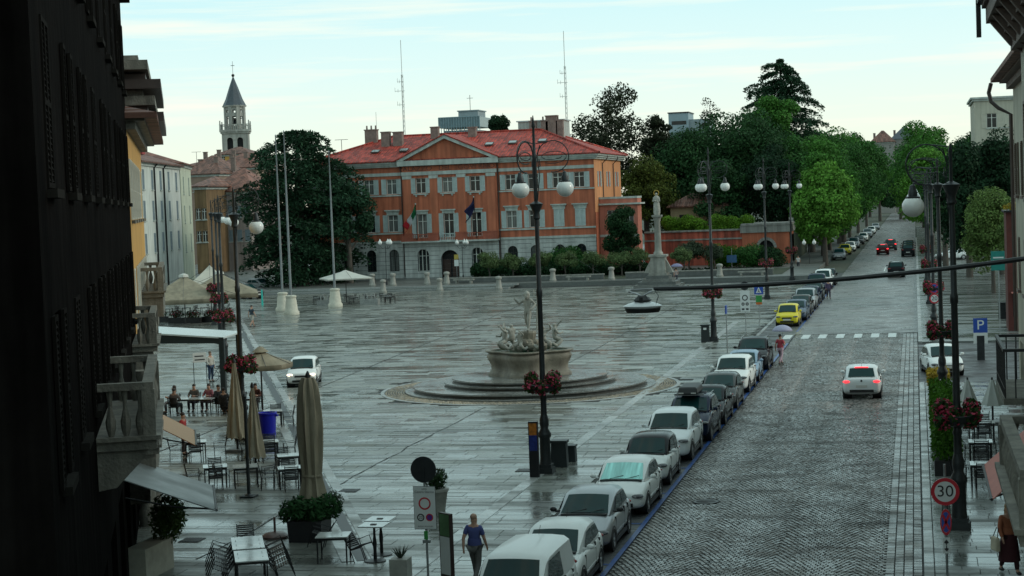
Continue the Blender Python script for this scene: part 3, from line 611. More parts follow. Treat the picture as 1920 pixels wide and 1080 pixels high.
house('town_house', 'grey pink house with closed shutters behind the dark cedar', (a_.x, 256), (b_.x, 256), 12, AY(400, 362, 256).z, M('grey_pink_plaster', (.30, .25, .23), .8, .15, .5, streak=.3), (5, 8.7), 5, .8, 1.8, M('shutter_slate', (.16, .21, .24)), m_brt2, 3.6, closed=1)
for px0, px1, py, Y, ps in ((338, 410, 330, 300, 294), (400, 480, 318, 330, 288), (352, 402, 312, 345, 300)):
    a_, b_ = AY(px0, py, Y), AY(px1, py, Y); r_ = AY(px0, ps, Y).z-a_.z
    house('old_house', {338: 'brown roofed house with dormers behind the pale green house', 400: 'wide brown roofed house below the bell tower', 352: 'small house with chimneys far behind the brown roofs'}[px0], (a_.x, Y), (b_.x, Y), 14, a_.z, M('brown_plaster', (.26, .18, .14), .8, .2, .5), (a_.z-3,), 4, .8, 1.2, None, m_brt if px0 != 400 else m_brt2, r_, chim=((2, 5, 1.5), (5.5, 4, 1.8), (8, 6, 1.6)))
# ---------------------------------------------------------------- bell tower
m_tw = M('tower_limestone', (.36, .36, .33), .75, .15, .4, streak=.3); tx = AY(444, 300, 400)
tw = thing('bell_tower', 'pale stone bell tower with octagonal belfry and slate spire', 'bell tower', (tx.x, 400, 0), R(18))
HW = 3.1
tb = MB(); tb.box(-HW, HW, -HW+.7, HW, 0, 29); wall_open(tb, -HW, HW, 0, 29, [(-1.9, -.5, 21.4, 27.2), (.5, 1.9, 21.4, 27.2)], -HW, .6); tb.build('shaft', m_tw, tw)
s2 = MB(); wall_open(s2, -HW, HW, 0, 29, [(-1.9, -.5, 21.4, 27.2), (.5, 1.9, 21.4, 27.2)], 0, .6); s2.build('shaft_side', m_tw, tw, loc=(HW+.02, 0, 0), rz=R(90))
for k in (-1.2, 1.2):
    MB().box(k-.66, k+.66, -HW+.62, -HW+.68, 21.4, 27.2).build('bell_opening', m_dark, tw); MB().box(HW-.56, HW-.5, k-.66, k+.66, 21.4, 27.2).build('bell_opening', m_dark, tw)
    arch(tw, k, .7, 26.5, -HW-.05, m_tw, .1)
MB().box(-HW-.5, HW+.5, -HW-.5, HW+.5, 28.6, 29.1).box(-HW-.3, HW+.3, -HW-.3, HW+.3, 28.2, 28.6).build('gallery', m_tw, tw)
bl = MB()
for s in (-1, 1):
    for q in range(14): u = -HW-.2+q*(2*HW+.4)/13; bl.box(u-.1, u+.1, s*(HW+.3)-.08, s*(HW+.3)+.08, 29.1, 30.2); bl.box(s*(HW+.3)-.08, s*(HW+.3)+.08, u-.1, u+.1, 29.1, 30.2)
    bl.box(-HW-.5, HW+.5, s*(HW+.3)-.12, s*(HW+.3)+.12, 30.2, 30.4); bl.box(s*(HW+.3)-.12, s*(HW+.3)+.12, -HW-.42, HW+.42, 30.2, 30.398)
for sx in (-1, 1):
    for sy in (-1, 1): bl.box(sx*(HW+.3)-.2, sx*(HW+.3)+.2, sy*(HW+.3)-.2, sy*(HW+.3)+.2, 29.1, 31.3, t=.6)
bl.build('gallery_balustrade', m_tw, tw)
for k in range(8):                                      # eight piers with open arches between, so that the sky shows through
    a = math.pi*(k+.5)/4; MB().box(2.05, 2.6, -.42, .42, 29.1, 34.6).xf(Matrix.Rotation(a, 4, 'Z')).build('belfry_pier', m_tw, tw)
    a = math.pi*k/4; f_ = MB(); wall_open(f_, -1.0, 1.0, 32.3, 34.6, [(-.34, .34, 33.2, 33.9)], 0, .3)
    q = f_.build('belfry_panel', m_tw, tw, loc=(2.35*math.cos(a), 2.35*math.sin(a), 0), rz=a+R(90)); MB().box(2.1, 2.3, -.6, .6, 29.1, 30.1).xf(Matrix.Rotation(a, 4, 'Z')).build('belfry_sill', m_tw, tw)
MB().lathe([(.55, 30.6), (.5, 30.9), (.32, 31.5), (.2, 31.9)], 12).build('bell', m_iron, tw); MB().box(-2.2, 2.2, -.08, .08, 31.8, 32.0).build('bell_beam', m_iron, tw)
MB().lathe([(2.85, 34.6), (2.95, 34.9), (2.6, 35.05)], 8).build('spire_cornice', m_tw, tw)
MB().lathe([(2.8, 35.0), (2.05, 36.5), (1.05, 39.4), (.1, 41.9)], 8).build('spire', M('slate', (.06, .075, .09), .5, .2, 2), tw)
MB().ball((0, 0, 42.2), .38).lathe([(.05, 41.8), (.04, 45.6)], 6).box(-.45, .45, -.04, .04, 44.5, 44.62).build('cross', m_iron, tw)
p = AY(440, 300, 372); house('old_house', 'small hip roofed house against the bell tower foot', (p.x-4, 372), (p.x+3.4, 372), 7, AY(440, 290, 372).z, m_och, (AY(440, 305, 372).z,), 3, .9, 1.5, None, m_brt, 1.6)
# ---------------------------------------------------------------- modern blocks behind
p0, p1, p2 = AY(822, 222, 320), AY(900, 244, 320), AY(900, 237, 320); m_bg = glassmat('blue_green_glass', (.09, .17, .20), .2)
gt = thing('office_tower', 'blue green glass office tower top showing over the palace roof', 'tower', ((p0.x+p1.x)/2, 325, 0)); hw = (p1.x-p0.x)/2
MB().box(-hw+.8, hw-.8, -4, 4, 0, p1.z+.2).build('core', M('tower_concrete', (.25, .3, .32), .7, .2, 1), gt); MB().box(-hw, hw, -5, 5, p2.z, p0.z).build('glass_storey', m_bg, gt)
fi = MB()
for k in range(17): x = -hw+k*hw/8; fi.box(x-.05, x+.05, -5.12, -5.0, p2.z-1.2, p0.z+.1)
for k in range(9): x = -hw+.8+k*(hw-.8)/4; fi.box(x-.07, x+.07, -4.1, -4.0, p1.z-1, p2.z)
fi.box(-hw, hw, -5.15, -5, p0.z, p0.z+.15); fi.build('glazing_bars', M('steel_blue', (.2, .3, .34), .4, .1, 2), gt)
pt = AY(866, 208, 320); MB().box(-.6, hw-.8, -3, 3, p0.z, pt.z).box(-.8, hw-.6, -3.2, 3.2, pt.z, pt.z+.2).build('roof_room', M('tower_concrete', ()), gt)
MB().tube([(1, 0, pt.z), (1, 0, pt.z+3.2)], .05).tube([(.4, 0, pt.z+2.6), (1.6, 0, pt.z+2.6)], .04).build('aerial', m_iron, gt)
p0, p1 = AY(1253, 213, 330), AY(1291, 235, 330); bx = thing('flat_block', 'flat roofed blue grey block showing over the garden trees', 'building', (p0.x, 330, 0)); q1 = AY(1330, 222, 330)
MB().box(0, p1.x-p0.x, 0, 8, 0, p0.z).build('wall', M('blue_grey_render', (.28, .36, .40), .7, .1, .5), bx); MB().box(p1.x-p0.x+.02, q1.x-p0.x, .5, 8, 0, q1.z).build('lower_wall', M('tower_concrete', ()), bx); MB().box(.6, p1.x-p0.x-.4, -.05, .0, p1.z+.2, p1.z+.9).build('window', m_pane, bx); MB().box(-.15, p1.x-p0.x+.15, -.15, 8.1, p0.z, p0.z+.2).build('roof_edge', m_iron, bx)
# ---------------------------------------------------------------- garden wall in red plaster with grey gateway
m_red = M('stained_red_plaster', (.40, .09, .055), .8, .3, .7, bump=.3, streak=.6); m_gst = M('gateway_grey_stone', (.24, .24, .22), .75, .2, .8, streak=.4)
gwl = thing('garden_wall', 'stained red plaster garden wall with grey stone arched gateway', 'wall', (-33.2, 226, .45)); wx = 17.6
MB().box(-1, 11.6, 0, .8, 0, 3.4).build('lower_wall', m_red, gwl); MB().box(-1, 11.6, .12, .8, 3.4, 4.35).build('upper_wall', m_red, gwl); MB().box(-1, 11.7, -.12, .9, 3.25, 3.45).build('string_course', m_gst, gwl); MB().box(-1, 11.7, -.1, .95, 4.35, 4.55).build('coping', m_gst, gwl)
g_ = MB(); wall_open(g_, 11.6, wx, 0, 4.0, [(13.7, 15.6, 0, 3.0)], -.25, .8); g_.add([(wx, -.25, 0), (wx, 8, 0), (wx, 8, 4), (wx, -.25, 4)], [(0, 1, 2, 3)]); g_.build('gate_wall', m_or, gwl); arch(gwl, 14.65, .95, 2.05, -.3, m_gst)
MB().box(13.7, 15.6, .5, .56, 0, 3.0).build('gate', m_dark, gwl); MB().box(11.4, wx+.25, -.5, 8, 4.0, 4.9).box(11.5, wx+.15, -.6, 7.9, 4.9, 5.15).build('gate_cornice', m_gst, gwl)
gh = thing('garden_house', 'small tan garden house with tiled roof among dark trees', 'house', (-33, 243, .45)); MB().box(0, 7.5, 0, 6, 0, 7.6).build('wall', M('tan_plaster', (.24, .19, .11), .8, .2, 1), gh); roofmesh(gh, 0, 7.5, 0, 6, 7.6, 9.3, (2.5, 5), m_brt); MB().box(1.2, 2.2, -.04, .0, 5, 6.4).build('window', m_pane, gh)
# ---------------------------------------------------------------- right side: cream block above the trees, far houses
p0, p1 = AY(1826, 186, 240), AY(1940, 250, 240)
t, L, ro = house('apartment_block', 'cream apartment block rising above the dark yew trees', (p0.x, 240), (p1.x, 240), 16, p0.z, M('cream_plaster', (.46, .44, .36), .8, .1, .4, streak=.2), (AY(1850, 240, 240).z,), [2.2, 4.0, 7.4], 1.3, 1.9, m_frame and M('shutter_cream', (.5, .48, .4), .6, .1, 4), None, ov=.8, closed=.3)
for px0, px1, ye, yr, Y, lb in ((1634, 1676, 268, 246, 640, 'far house with chimneys and grey roof above the avenue trees'), (1672, 1722, 262, 238, 655, 'far dark roofed house behind the avenue')):
    a_, b_ = AY(px0, ye, Y), AY(px1, ye, Y); house('old_house', lb, (a_.x, Y), (b_.x, Y), 12, a_.z, M('pale_plaster', (.26, .25, .23), .8, .1, .5), (a_.z-2.4,), 3, .8, 1.4, None, m_brt if px0 < 1650 else M('slate', ()), AY(px0, yr, Y).z-a_.z, chim=((1, 4, 2), (4, 5, 2.2)))
# ---------------------------------------------------------------- near fronts on the left side of the square
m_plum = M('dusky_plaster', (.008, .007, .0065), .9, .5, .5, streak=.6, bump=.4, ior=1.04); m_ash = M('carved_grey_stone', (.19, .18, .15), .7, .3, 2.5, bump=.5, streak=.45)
n1, L1, ro = house('corner_building', 'dusky plaster building with stone balconies beside the cafe terrace', (FX(20), 20), (FX(58), 58), 14, 17.6, m_plum, (6.2, 10.2, 14.0), 9, 1.2, 2.3, M('shutter_dark', (.012, .011, .010), .8, .2, 4, ior=1.04), m_brt, 2.5, cat='building', gf=(2.8, 3.0), trim=M('dark_stone', (.02, .019, .017), .8, .3, 2, ior=1.04), ov=1.1)  # trim stone kept almost as dark as the plaster
K1 = math.hypot(1, .436)
def l1(Y, base=20): return (Y-base)*K1
def balcony(par, x0, x1, z0, h, out, mat, fm, bal=True, name='balcony'):
    b_ = MB().box(x0, x1, -out, 0, z0, z0+.18).box(x0-.08, x1+.08, -out-.08, 0, z0+.18, z0+.26).build(name, mat, par)
    for x in (x0+.2, (x0+x1)/2, x1-.2): MB().prism([(0, z0), (0, z0-.75), (-out*.3, z0-.7), (-out*.8, z0-.15), (-out*.85, z0)], x-.12, x+.12, 'x').build('corbel', mat, b_)
    r_ = MB(); zt = z0+.26
    r_.box(x0, x1, -out+.02, -out+.22, zt+h-.14, zt+h).box(x0, x0+.2, -out+.22, 0, zt+h-.14, zt+h-.002).box(x1-.2, x1, -out+.22, 0, zt+h-.14, zt+h-.002)
    for x in (x0+.12, x1-.12): r_.box(x-.12, x+.12, -out+.0, -out+.24, zt, zt+h-.14)
    r_.build('handrail', mat, b_); q = MB()
    k = max(2, int((x1-x0)/.26))
    for i in range(1, k): q.lathe([(.05, 0), (.09, .15), (.1, .28), (.04, .52), (.04, .62), (.07, h-.14)], 8, (x0+(x1-x0)*i/k, -out+.12, zt))
    for x in (x0+.1, x1-.1):
        for i in range(1, max(2, int(out/.26))): q.lathe([(.05, 0), (.09, .15), (.1, .28), (.04, .52), (.04, .62), (.07, h-.14)], 8, (x, -out*i/max(2, int(out/.26)), zt))
    q.sm = True; q.build('balusters', mat, b_); return b_
balcony(n1, l1(45), l1(50.5), 3.1, 1.0, .85, m_ash, None); MB().box(l1(45)+.05, l1(50.5)-.05, -.75, 0, 2.2, 2.98).box(l1(45)+.2, l1(50.5)-.2, -.55, 0, 1.7, 2.2).build('balcony_console', m_ash, n1)
balcony(n1, l1(53), l1(57.5), 5.3, 1.0, .8, m_ash, None); balcony(n1, l1(30), l1(36), 5.4, 1.0, 1.1, m_ash, None)
for Y in (50.9, 54.6): MB().lathe([(.32, .0), (.32, .5), (.24, .6), (.2, 4.4), (.3, 4.6), (.34, 4.9)], 12, (l1(Y), -.35, 0)).build('column', m_ash, n1, True)
n2, L2, ro = house('corner_building', 'ochre house with louvred shutters and heavy stone balcony beyond the cafe', (FX(58.1), 58.1), (FX(79.5), 79.5), 14, 13.1, m_och, (5.6, 9.6), 6, 1.2, 2.2, m_frame and M('shutter_white', (.55, .57, .52), .6, .15, 4), m_brt, 2.2, cat='building', gf=(2.4, 2.9), trim=m_ash, ov=1.1, closed=.3)
def l2(Y): return (Y-58.1)*K1
balcony(n2, l2(66), l2(73.5), 6.4, .95, .95, m_ash, None); MB().box(l2(66)+.1, l2(73.5)-.1, -.9, 0, 5.6, 6.38).box(l2(66)+.3, l2(73.5)-.3, -.6, 0, 4.9, 5.6).build('balcony_console', m_ash, n2)
for k, (z, o_) in enumerate(((13.3, 1.3), (13.9, 1.0), (14.5, 1.25), (15.2, .8))): MB().box(l2(62)-k*.3, l2(74.5)-k*.5, -o_, 2, z, z+.35).box(l2(62)+.2, l2(74.5)-.3-k*.5, -o_*.55, 2, z+.35, z+.62).build('roof_parapet', m_ash if k % 2 else m_gutter, n2)
# ---------------------------------------------------------------- near fronts on the right
m_buff = M('buff_stucco', (.40, .38, .30), .7, .2, 1.0, bump=.3, streak=.35)
r1, LR, ro = house('corner_building', 'buff stuccoed house with deep bracketed eaves and stone balustrade balcony', (2.8, 48), (2.8, 8), 12, 14.0, m_buff, (5.4, 9.4), 8, 1.2, 2.4, M('shutter_brown', (.09, .06, .04), .6, .2, 4), None, cat='building', gf=(2.6, 3.0), trim=m_ash, ov=.2)
ea = MB(); zz = 14.2
for o_, z0_, z1_ in ((.25, 13.2, 13.6), (.45, 13.6, 13.95), (.85, 13.95, 14.35), (.95, 14.35, 14.6)): ea.box(-o_*.3, LR, -o_, 0, z0_, z1_)
ea.build('eaves', M('eaves_brown', (.12, .085, .07), .7, .3, 2), r1)
for k in range(22): MB().prism([(0, 13.9), (0, 13.1), (-.3, 13.3), (-.8, 13.93)], .4+k*1.8, .7+k*1.8, 'x').build('eaves_bracket', M('eaves_brown', ()), r1)
MB().box(-.3, LR, -1.08, -.95, 14.45, 14.62).build('gutter', m_iron, r1); MB().box(-.25, .0, -1.1, -.98, 13.6, 14.9).build('gutter_end', m_iron, r1)
balcony(r1, 48-32.2, 48-26, 4.55, .85, 1.45, m_ash, None); iron = MB()
ib = MB().box(48-45, 48-41, -.95, 0, 4.75, 4.9).build('iron_balcony', m_ash, r1)
for k in range(17): x = 3.02+k*.245; iron.box(x-.014, x+.014, -.93, -.9, 4.9, 5.95)
for k in range(5):
    for x in (3.02, 6.96): iron.box(x-.014, x+.014, -.93+k*.23, -.9+k*.23, 4.9, 5.95)
iron.box(2.98, 7.0, -.95, -.88, 5.95, 6.02).box(2.98, 3.06, -.88, 0, 5.95, 6.018).box(6.92, 7.0, -.88, 0, 5.95, 6.018).box(3, 7, -.93, -.905, 5.1, 5.13).build('railing', m_iron, ib)
r2, LR2, ro = house('corner_building', 'grey buff house with curved gutter and deep eaves beyond the buff house', (4.3, 80), (4.3, 50), 12, 14.1, m_buff, (5.2, 9.2), 7, 1.2, 2.2, M('shutter_brown', ()), m_brt, 1.6, cat='building', gf=(2.4, 2.9), trim=M('eaves_brown', ()), ov=.9)
MB().tube([(-.35, -.9, 14.1), (-.5, -1.0, 13.7), (-.45, -.9, 13.3), (-.3, -.6, 13.0), (-.15, -.1, 12.7), (-.15, -.1, 3.2)], .09).build('rain_pipe', m_gutter, r2)
# ================================================================== VEGETATION
def leafmat(name, c, var=.45, tr=.25):
    m = M(name, c, .7, .3, .5, island=var, trans=tr, ior=1.22); return m
def leaf_quads(P, Nm, s, asp=.6):
    n = len(P); Nm = Nm/np.maximum(1e-6, np.linalg.norm(Nm, axis=1))[:, None]
    ref = RNG.normal(0, 1, (n, 3)); T = np.cross(Nm, ref); T /= np.maximum(1e-6, np.linalg.norm(T, axis=1))[:, None]; B = np.cross(Nm, T)
    s = np.asarray(s)[:, None]; V = np.stack([P-T*s, P-B*s*asp*.9+T*s*.1, P+T*s, P+B*s*asp+T*s*.1], 1)
    return V.reshape(-1, 3), np.arange(n*4, dtype=np.int32).reshape(-1, 4)
def ell_points(n, c, r, lo=.55, hi=1.05, flat=0.0):
    d = RNG.normal(0, 1, (n, 3)); d /= np.linalg.norm(d, axis=1)[:, None]; q = RNG.uniform(lo**3, hi**3, n)**(1/3)
    P = np.array(c)+d*np.array(r)*q[:, None]; return P, d+RNG.normal(0, .7, (n, 3))+np.array([0, 0, .35])
LEAF_N, LEAF_S = 1.8, .66          # more and smaller leaves than the round numbers below
def crown_mesh(clumps, per, size):
    if size > .12: per = int(per*LEAF_N); size *= LEAF_S
    Ps, Ns = [], []
    for c, r in clumps:
        P, Nn = ell_points(per, c, r); Ps.append(P); Ns.append(Nn)
    P = np.concatenate(Ps); Nn = np.concatenate(Ns); return leaf_quads(P, Nn, RNG.uniform(.6, 1.25, len(P))*size)
def clumps_in(c, r, k, cr, lo=.35, hi=.95, zmin=-1.0, seed=None):
    out_ = []
    while len(out_) < k:
        d = RNG.normal(0, 1, 3); d /= np.linalg.norm(d)
        if d[2] < zmin: continue
        q = RNG.uniform(lo, hi); s = cr*RNG.uniform(.65, 1.3)
        out_.append((np.array(c)+d*np.array(r)*q, (s, s, s*RNG.uniform(.6, .9))))
    return out_
m_bark = M('grey_bark', (.07, .06, .05), .9, .4, 4, bump=.6, stretch=(1, 1, .2))
def trunk(par, h, r, limbs=5, spread=2.0, top=None, lean=0.0):
    t = MB(); top = top or h; pts = [(0, 0, -.05), (lean*.3, 0, h*.35), (lean*.7, .1, h*.7), (lean, 0, h)]; t.tube(pts, [r*1.25, r, r*.8, r*.35], 9)
    for i in range(limbs):
        a = i*2.4+.5; z0 = h*(.42+.1*i % .45); L = spread*random.uniform(.7, 1.1)
        p0 = Vector((lean*.6, 0, z0)); p2 = p0+Vector((math.cos(a)*L, math.sin(a)*L, h*.28)); pm = (p0+p2)/2+Vector((0, 0, -.1*L)); t.tube([p0, pm, p2], [r*.5, r*.34, r*.12], 6)
    return t.build('trunk', m_bark, par, True)
def tree(name, label, x, y, z0, top, R_, mat, crown_z0=None, k=26, per=210, size=.34, cr=None, tr=.35, group=None, zmin=-.7, hi=.95, Ry=None, lean=0, cat='tree', limbs=5):
    t = thing(name, label, cat, (x, y, z0), random.random()*6 if Ry is None else 0, group); H_ = top-z0; c0 = (crown_z0 if crown_z0 is not None else H_*.3); rz_ = (H_-c0)/2
    c = (lean, 0, c0+rz_); cr = cr or R_*.36
    cl = clumps_in(c, (R_-cr*.5, (Ry or R_)-cr*.5, rz_-cr*.45), k, cr, .35, hi, zmin)
    V, Q = crown_mesh(cl, per, size); npmesh('crown', V, Q, mat, t); trunk(t, c0+rz_*.9, tr, limbs, R_*.5, lean=lean); return t
LG = {k: leafmat('leaf_'+k, c) for k, c in dict(dark=(.024, .068, .024), mid=(.055, .16, .028), deep=(.036, .11, .026), light=(.10, .24, .036), olive=(.07, .09, .018), pale=(.10, .16, .045), bright=(.10, .21, .02), purple=(.032, .042, .024), cedar=(.022, .058, .030), box=(.016, .048, .018), yew=(.012, .036, .016), hedge=(.045, .12, .012)).items()}
def cedar(name, label, x, y, z0, top, R_, mat, tiers=13, per=150, c0=3.0, tr=.6, zj=.28, top_r=.18, shape=None, lean=0.0, size=.36, droop=.12, brn=9):
    t = thing(name, label, 'tree', (x, y, z0), 0); H_ = top-z0; Ps, Ns, Ss = [], [], []; lb = MB()
    for i in range(tiers):
        f = i/(tiers-1); z = c0+(H_-c0-.3)*f; Rt = R_*(shape(f) if shape else (1-f)**.6+top_r)
        for j in range(brn):
            zb0 = z; a = j*2*math.pi/brn+i*1.3+random.uniform(-.25, .25); L = Rt*random.uniform(.55, 1.15); up_ = random.uniform(-.02, .22); zz_ = min(H_-.4, z+random.uniform(-.6, .6)*(H_-c0)/tiers)
            n_ = int(per*LEAF_N*(L/R_+.15)); u = RNG.uniform(.12, 1, n_)**.75; sp_ = RNG.normal(0, 1, n_)*.16*L*(1.1-u*.55)
            X = u*L*math.cos(a)-sp_*math.sin(a)+lean*f; Y = u*L*math.sin(a)+sp_*math.cos(a); Z = zz_+u*L*up_-droop*L*u**3-np.abs(RNG.normal(0, zj, n_))
            Ps.append(np.stack([X, Y, Z], 1)); Ns.append(RNG.normal(0, .55, (n_, 3))+np.array([0, 0, 1.0])); Ss.append(RNG.uniform(.6, 1.3, n_)*size*LEAF_S)
            p0 = Vector((lean*f, 0, zz_-.2)); p2 = Vector((L*.85*math.cos(a)+lean*f, L*.85*math.sin(a), zz_+L*.85*up_-droop*L*.55)); lb.tube([p0, (p0+p2)/2+Vector((0, 0, .1)), p2], [tr*.22*(1.1-f), tr*.15*(1.1-f), .03], 5)
    V, Q = leaf_quads(np.concatenate(Ps), np.concatenate(Ns), np.concatenate(Ss), .5); npmesh('crown', V, Q, mat, t)
    lb.tube([(0, 0, -.05), (lean*.5, .1, H_*.5), (lean, 0, H_-.2)], [tr*1.2, tr*.7, .06], 9).build('trunk', m_bark, t, True); return t
p = AY(566, 500, 204)
cedar('cedar', 'huge dark cedar with layered branches before the palace left wing', p.x, 204, .45, 19.5, 8.6, LG['cedar'], 16, 190, 1.2, .7, zj=.55, droop=.26, shape=lambda f: float(np.interp(f, (0, .15, .4, .6, .8, .93, 1), (.8, 1.0, 1.0, .92, .84, .66, .34))), size=.40)
p = AY(655, 500, 201)
tree('cedar_bough_tree', 'lower dark conifer spreading boughs in front of the palace windows', p.x-.8, 203.5, .45, 14.6, 3.4, LG['cedar'], 4, 20, 200, .34)
p = AY(1170, 480, 209); tree('magnolia', 'dark glossy magnolia standing before the palace annex', p.x, 209, .45, 9.2, 2.9, LG['box'], .9, 34, 190, .24, .95, tr=.2, zmin=-.9)
# clipped pale bushes on short stems, in front of a dark hedge
for i, px_ in enumerate((918, 962, 1012, 1060, 1112, 1166, 1200, 1283)):
    p = AY(px_, 505, 200+i*.6); tree('round_shrub', ORD[i]+' pale round shrub of the row before the palace, counted from the palace door', p.x, 200+i*.6, .46, 3.7+random.uniform(-.3, .3), 1.6, leafmat('leaf_shrub', (.10, .15, .06)), 1.0, 16, 150, .15, .6, tr=.09, group='round shrubs before the palace', cat='shrub', limbs=3)
def bush(name, label, x, y, z0, sx, sy, h, mat, k=14, per=200, size=.2, cr=None, group=None, cat='shrub'):
    t = thing(name, label, cat, (x, y, z0), 0, group); cr = cr or min(h*.4, sx, sy)*.8
    cl = [((random.uniform(-1, 1)*max(.01, sx-cr*.6), random.uniform(-1, 1)*max(.01, sy-cr*.6), random.uniform(cr*.5, max(cr*.6, h-cr*.75))), (cr*random.uniform(.8, 1.2), cr*random.uniform(.8, 1.2), cr*random.uniform(.7, 1))) for _ in range(k)]
    V, Q = crown_mesh(cl, per, size); npmesh('foliage', V, Q, mat, t); st = MB()
    for i in range(5): a = i*1.3; st.tube([(.1*math.cos(a)*sx, .1*math.sin(a)*sy, -.03), (sx*.4*math.cos(a), sy*.4*math.sin(a), h*.6)], .03, 5)
    st.build('stems', m_bark, t); return t
for px0, px1, Y, yt, mt, lb in ((885, 1140, 207, 492, 'box', 'long dark hedge behind the pale round shrubs'), (1020, 1100, 209.5, 463, 'deep', 'taller green bush under the palace arches'), (1130, 1235, 206, 490, 'box', 'dark hedge below the magnolia and column'), (1330, 1390, 218, 454, 'hedge', 'bright green mounded bush before the red garden wall'), (1380, 1432, 217, 459, 'deep', 'dark mounded bush beside the arched gateway'), (1425, 1470, 216, 462, 'box', 'dark trimmed bush at the end of the red wall'), (1255, 1345, 214, 505, 'box', 'low dark hedge along the red wall foot')):
    a_, b_ = AY(px0, 500, Y), AY(px1, 500, Y); h = AY(px0, yt, Y).z-.46; bush('hedge', lb, (a_.x+b_.x)/2, Y, .46, (b_.x-a_.x)/2, 1.5, h, LG[mt], 10+int(b_.x-a_.x)*3, 230, .2, cr=min(1.1, h*.42), cat='hedge')
p = AY(1292, 500, 212); tree('round_shrub', 'grey green round shrub beside the statue column', p.x, 212, .46, 4.3, 2.2, leafmat('leaf_grey', (.05, .075, .045)), .8, 20, 190, .18, .7, tr=.1, cat='shrub')
p = AY(1340, 490, 212.5); tree('round_shrub', 'small grey green shrub by the blue street sign', p.x, 212.5, .46, 3.7, 1.5, leafmat('leaf_grey', ()), .6, 16, 170, .17, .5, tr=.08, cat='shrub')
for px0, px1, lb in ((1244, 1304, 'bright green hedge growing on top of the garden wall'), (1300, 1414, 'long yellow green hedge along the garden wall top')):
    a_, b_ = AY(px0, 420, 229), AY(px1, 420, 229); bush('hedge', lb, (a_.x+b_.x)/2, 229.2, 4.0, (b_.x-a_.x)/2, 1.1, 2.9, LG['bright'], 24, 230, .2, cr=.85, cat='hedge')
MB().box(-34, -15.6, 226.9, 262, .4, 4.0).build('raised_garden', M('leaf_litter', ()), ter)
# big trees of the palace garden
GT = [('park_tree', 'thin leaved dark tree rising behind the palace roof end', 1145, 262, 148, 6.4, 'purple', 46, 150, .36, 7, 1.05), ('park_tree', 'slender dark tree right of the thin leaved tree', 1226, 266, 186, 3.0, 'purple', 24, 130, .36, 6, 1.0),
      ('park_tree', 'olive green tree beside the palace annex', 1208, 246, 268, 4.8, 'olive', 40, 230, .32, 2, 1.0), ('park_tree', 'dense dark tree left of the flat block', 1275, 258, 236, 6.2, 'dark', 50, 240, .36, 3, 1.0),
      ('park_tree', 'broad dark green tree filling the middle of the garden', 1392, 264, 200, 8.6, 'dark', 80, 250, .38, 3, 1.0), ('park_tree', 'bright topped green tree in front of the tall cedar', 1440, 276, 160, 4.6, 'mid', 40, 240, .38, 12, 1.0),
      ('park_tree', 'dark understorey tree above the garden hedge', 1345, 244, 292, 4.4, 'dark', 30, 230, .34, 3, 1.0), ('park_tree', 'dark tree behind the arched gateway', 1440, 246, 262, 5.6, 'yew', 44, 230, .34, 3, 1.0), ('park_tree', 'green tree between the garden and the avenue', 1515, 262, 238, 5.6, 'deep', 46, 230, .36, 2, 1.0), ('park_tree', 'dark tree low behind the palace annex roof', 1085, 250, 262, 4.6, 'yew', 30, 220, .34, 3, 1.0),
      ('park_tree', 'tall green tree rising between garden cedar and avenue', 1575, 305, 228, 6.2, 'deep', 46, 220, .42, 4, 1.0), ('park_tree', 'dark tree filling the gap below the cedar', 1535, 290, 262, 5.0, 'dark', 36, 220, .4, 3, 1.0), ('park_tree', 'dark rounded tree below the flat block windows', 1262, 272, 226, 6.0, 'dark', 50, 230, .38, 3, 1.05), ('park_tree', 'dark tree behind the flat block corner', 1320, 275, 232, 5.2, 'dark', 36, 220, .38, 4, 1.0)]
for nm, lb, px_, Y, yt, R_, mt, k, per, sz, c0, hi in GT:
    p = AY(px_, yt, Y); tree(nm, lb, p.x, Y, .4, p.z, R_, LG[mt], c0, k, per, sz, tr=.45, hi=hi, zmin=-.85)
p = AY(1462, 107, 300); cedar('cedar', 'tall cedar with drooping branch tips towering over the garden', p.x, 300, 0, p.z, 9.3, LG['cedar'], 17, 200, 9, .7, zj=.45, shape=lambda f: min(1.0, (1-f)**.5*1.2)+.08, size=.40, droop=.26, brn=10)
p = AY(1325, 176, 300); tree('bare_tree', 'sparse twiggy tree sticking out above the garden', p.x, 300, 0, p.z, 1.9, LG['purple'], 18, 9, 40, .3, 1.0, tr=.25, limbs=9)
p = AY(932, 212, 262); tree('pine', 'small dark pine crown peeping over the palace ridge', p.x, 262, 0, p.z, 1.9, LG['yew'], 19.2, 22, 130, .3, .8, tr=.3)
# plane trees of the avenue
AV = [(-11.2, 226, 14.2, 4.3, 'light', 'light green avenue tree nearest the square, left of the street'), (-12.4, 246, 17.5, 5.2, 'mid', 'second tree of the left avenue row'), (-12.6, 268, 18.5, 5.6, 'mid', 'third tree of the left avenue row'), (-12.4, 298, 20.5, 6.0, 'deep', 'fourth tree of the left avenue row'), (-12.0, 335, 22.5, 6.2, 'mid', 'fifth tree of the left avenue row'), (-11.8, 380, 23.5, 6.6, 'deep', 'sixth tree of the left avenue row'), (-11.6, 440, 23, 7, 'mid', 'farthest tree of the left avenue row'),
      (5.4, 262, 14, 4.6, 'deep', 'first tree of the right avenue row'), (2.6, 288, 16.5, 5.6, 'light', 'bright second tree of the right avenue row'), (2.2, 318, 19.5, 6.0, 'mid', 'third tree of the right avenue row'), (2.2, 358, 24.5, 6.2, 'mid', 'tallest fourth tree of the right avenue row'), (1.8, 400, 23, 6.6, 'deep', 'fifth tree of the right avenue row'), (1.5, 460, 24, 7.5, 'deep', 'farthest tree of the right avenue row')]
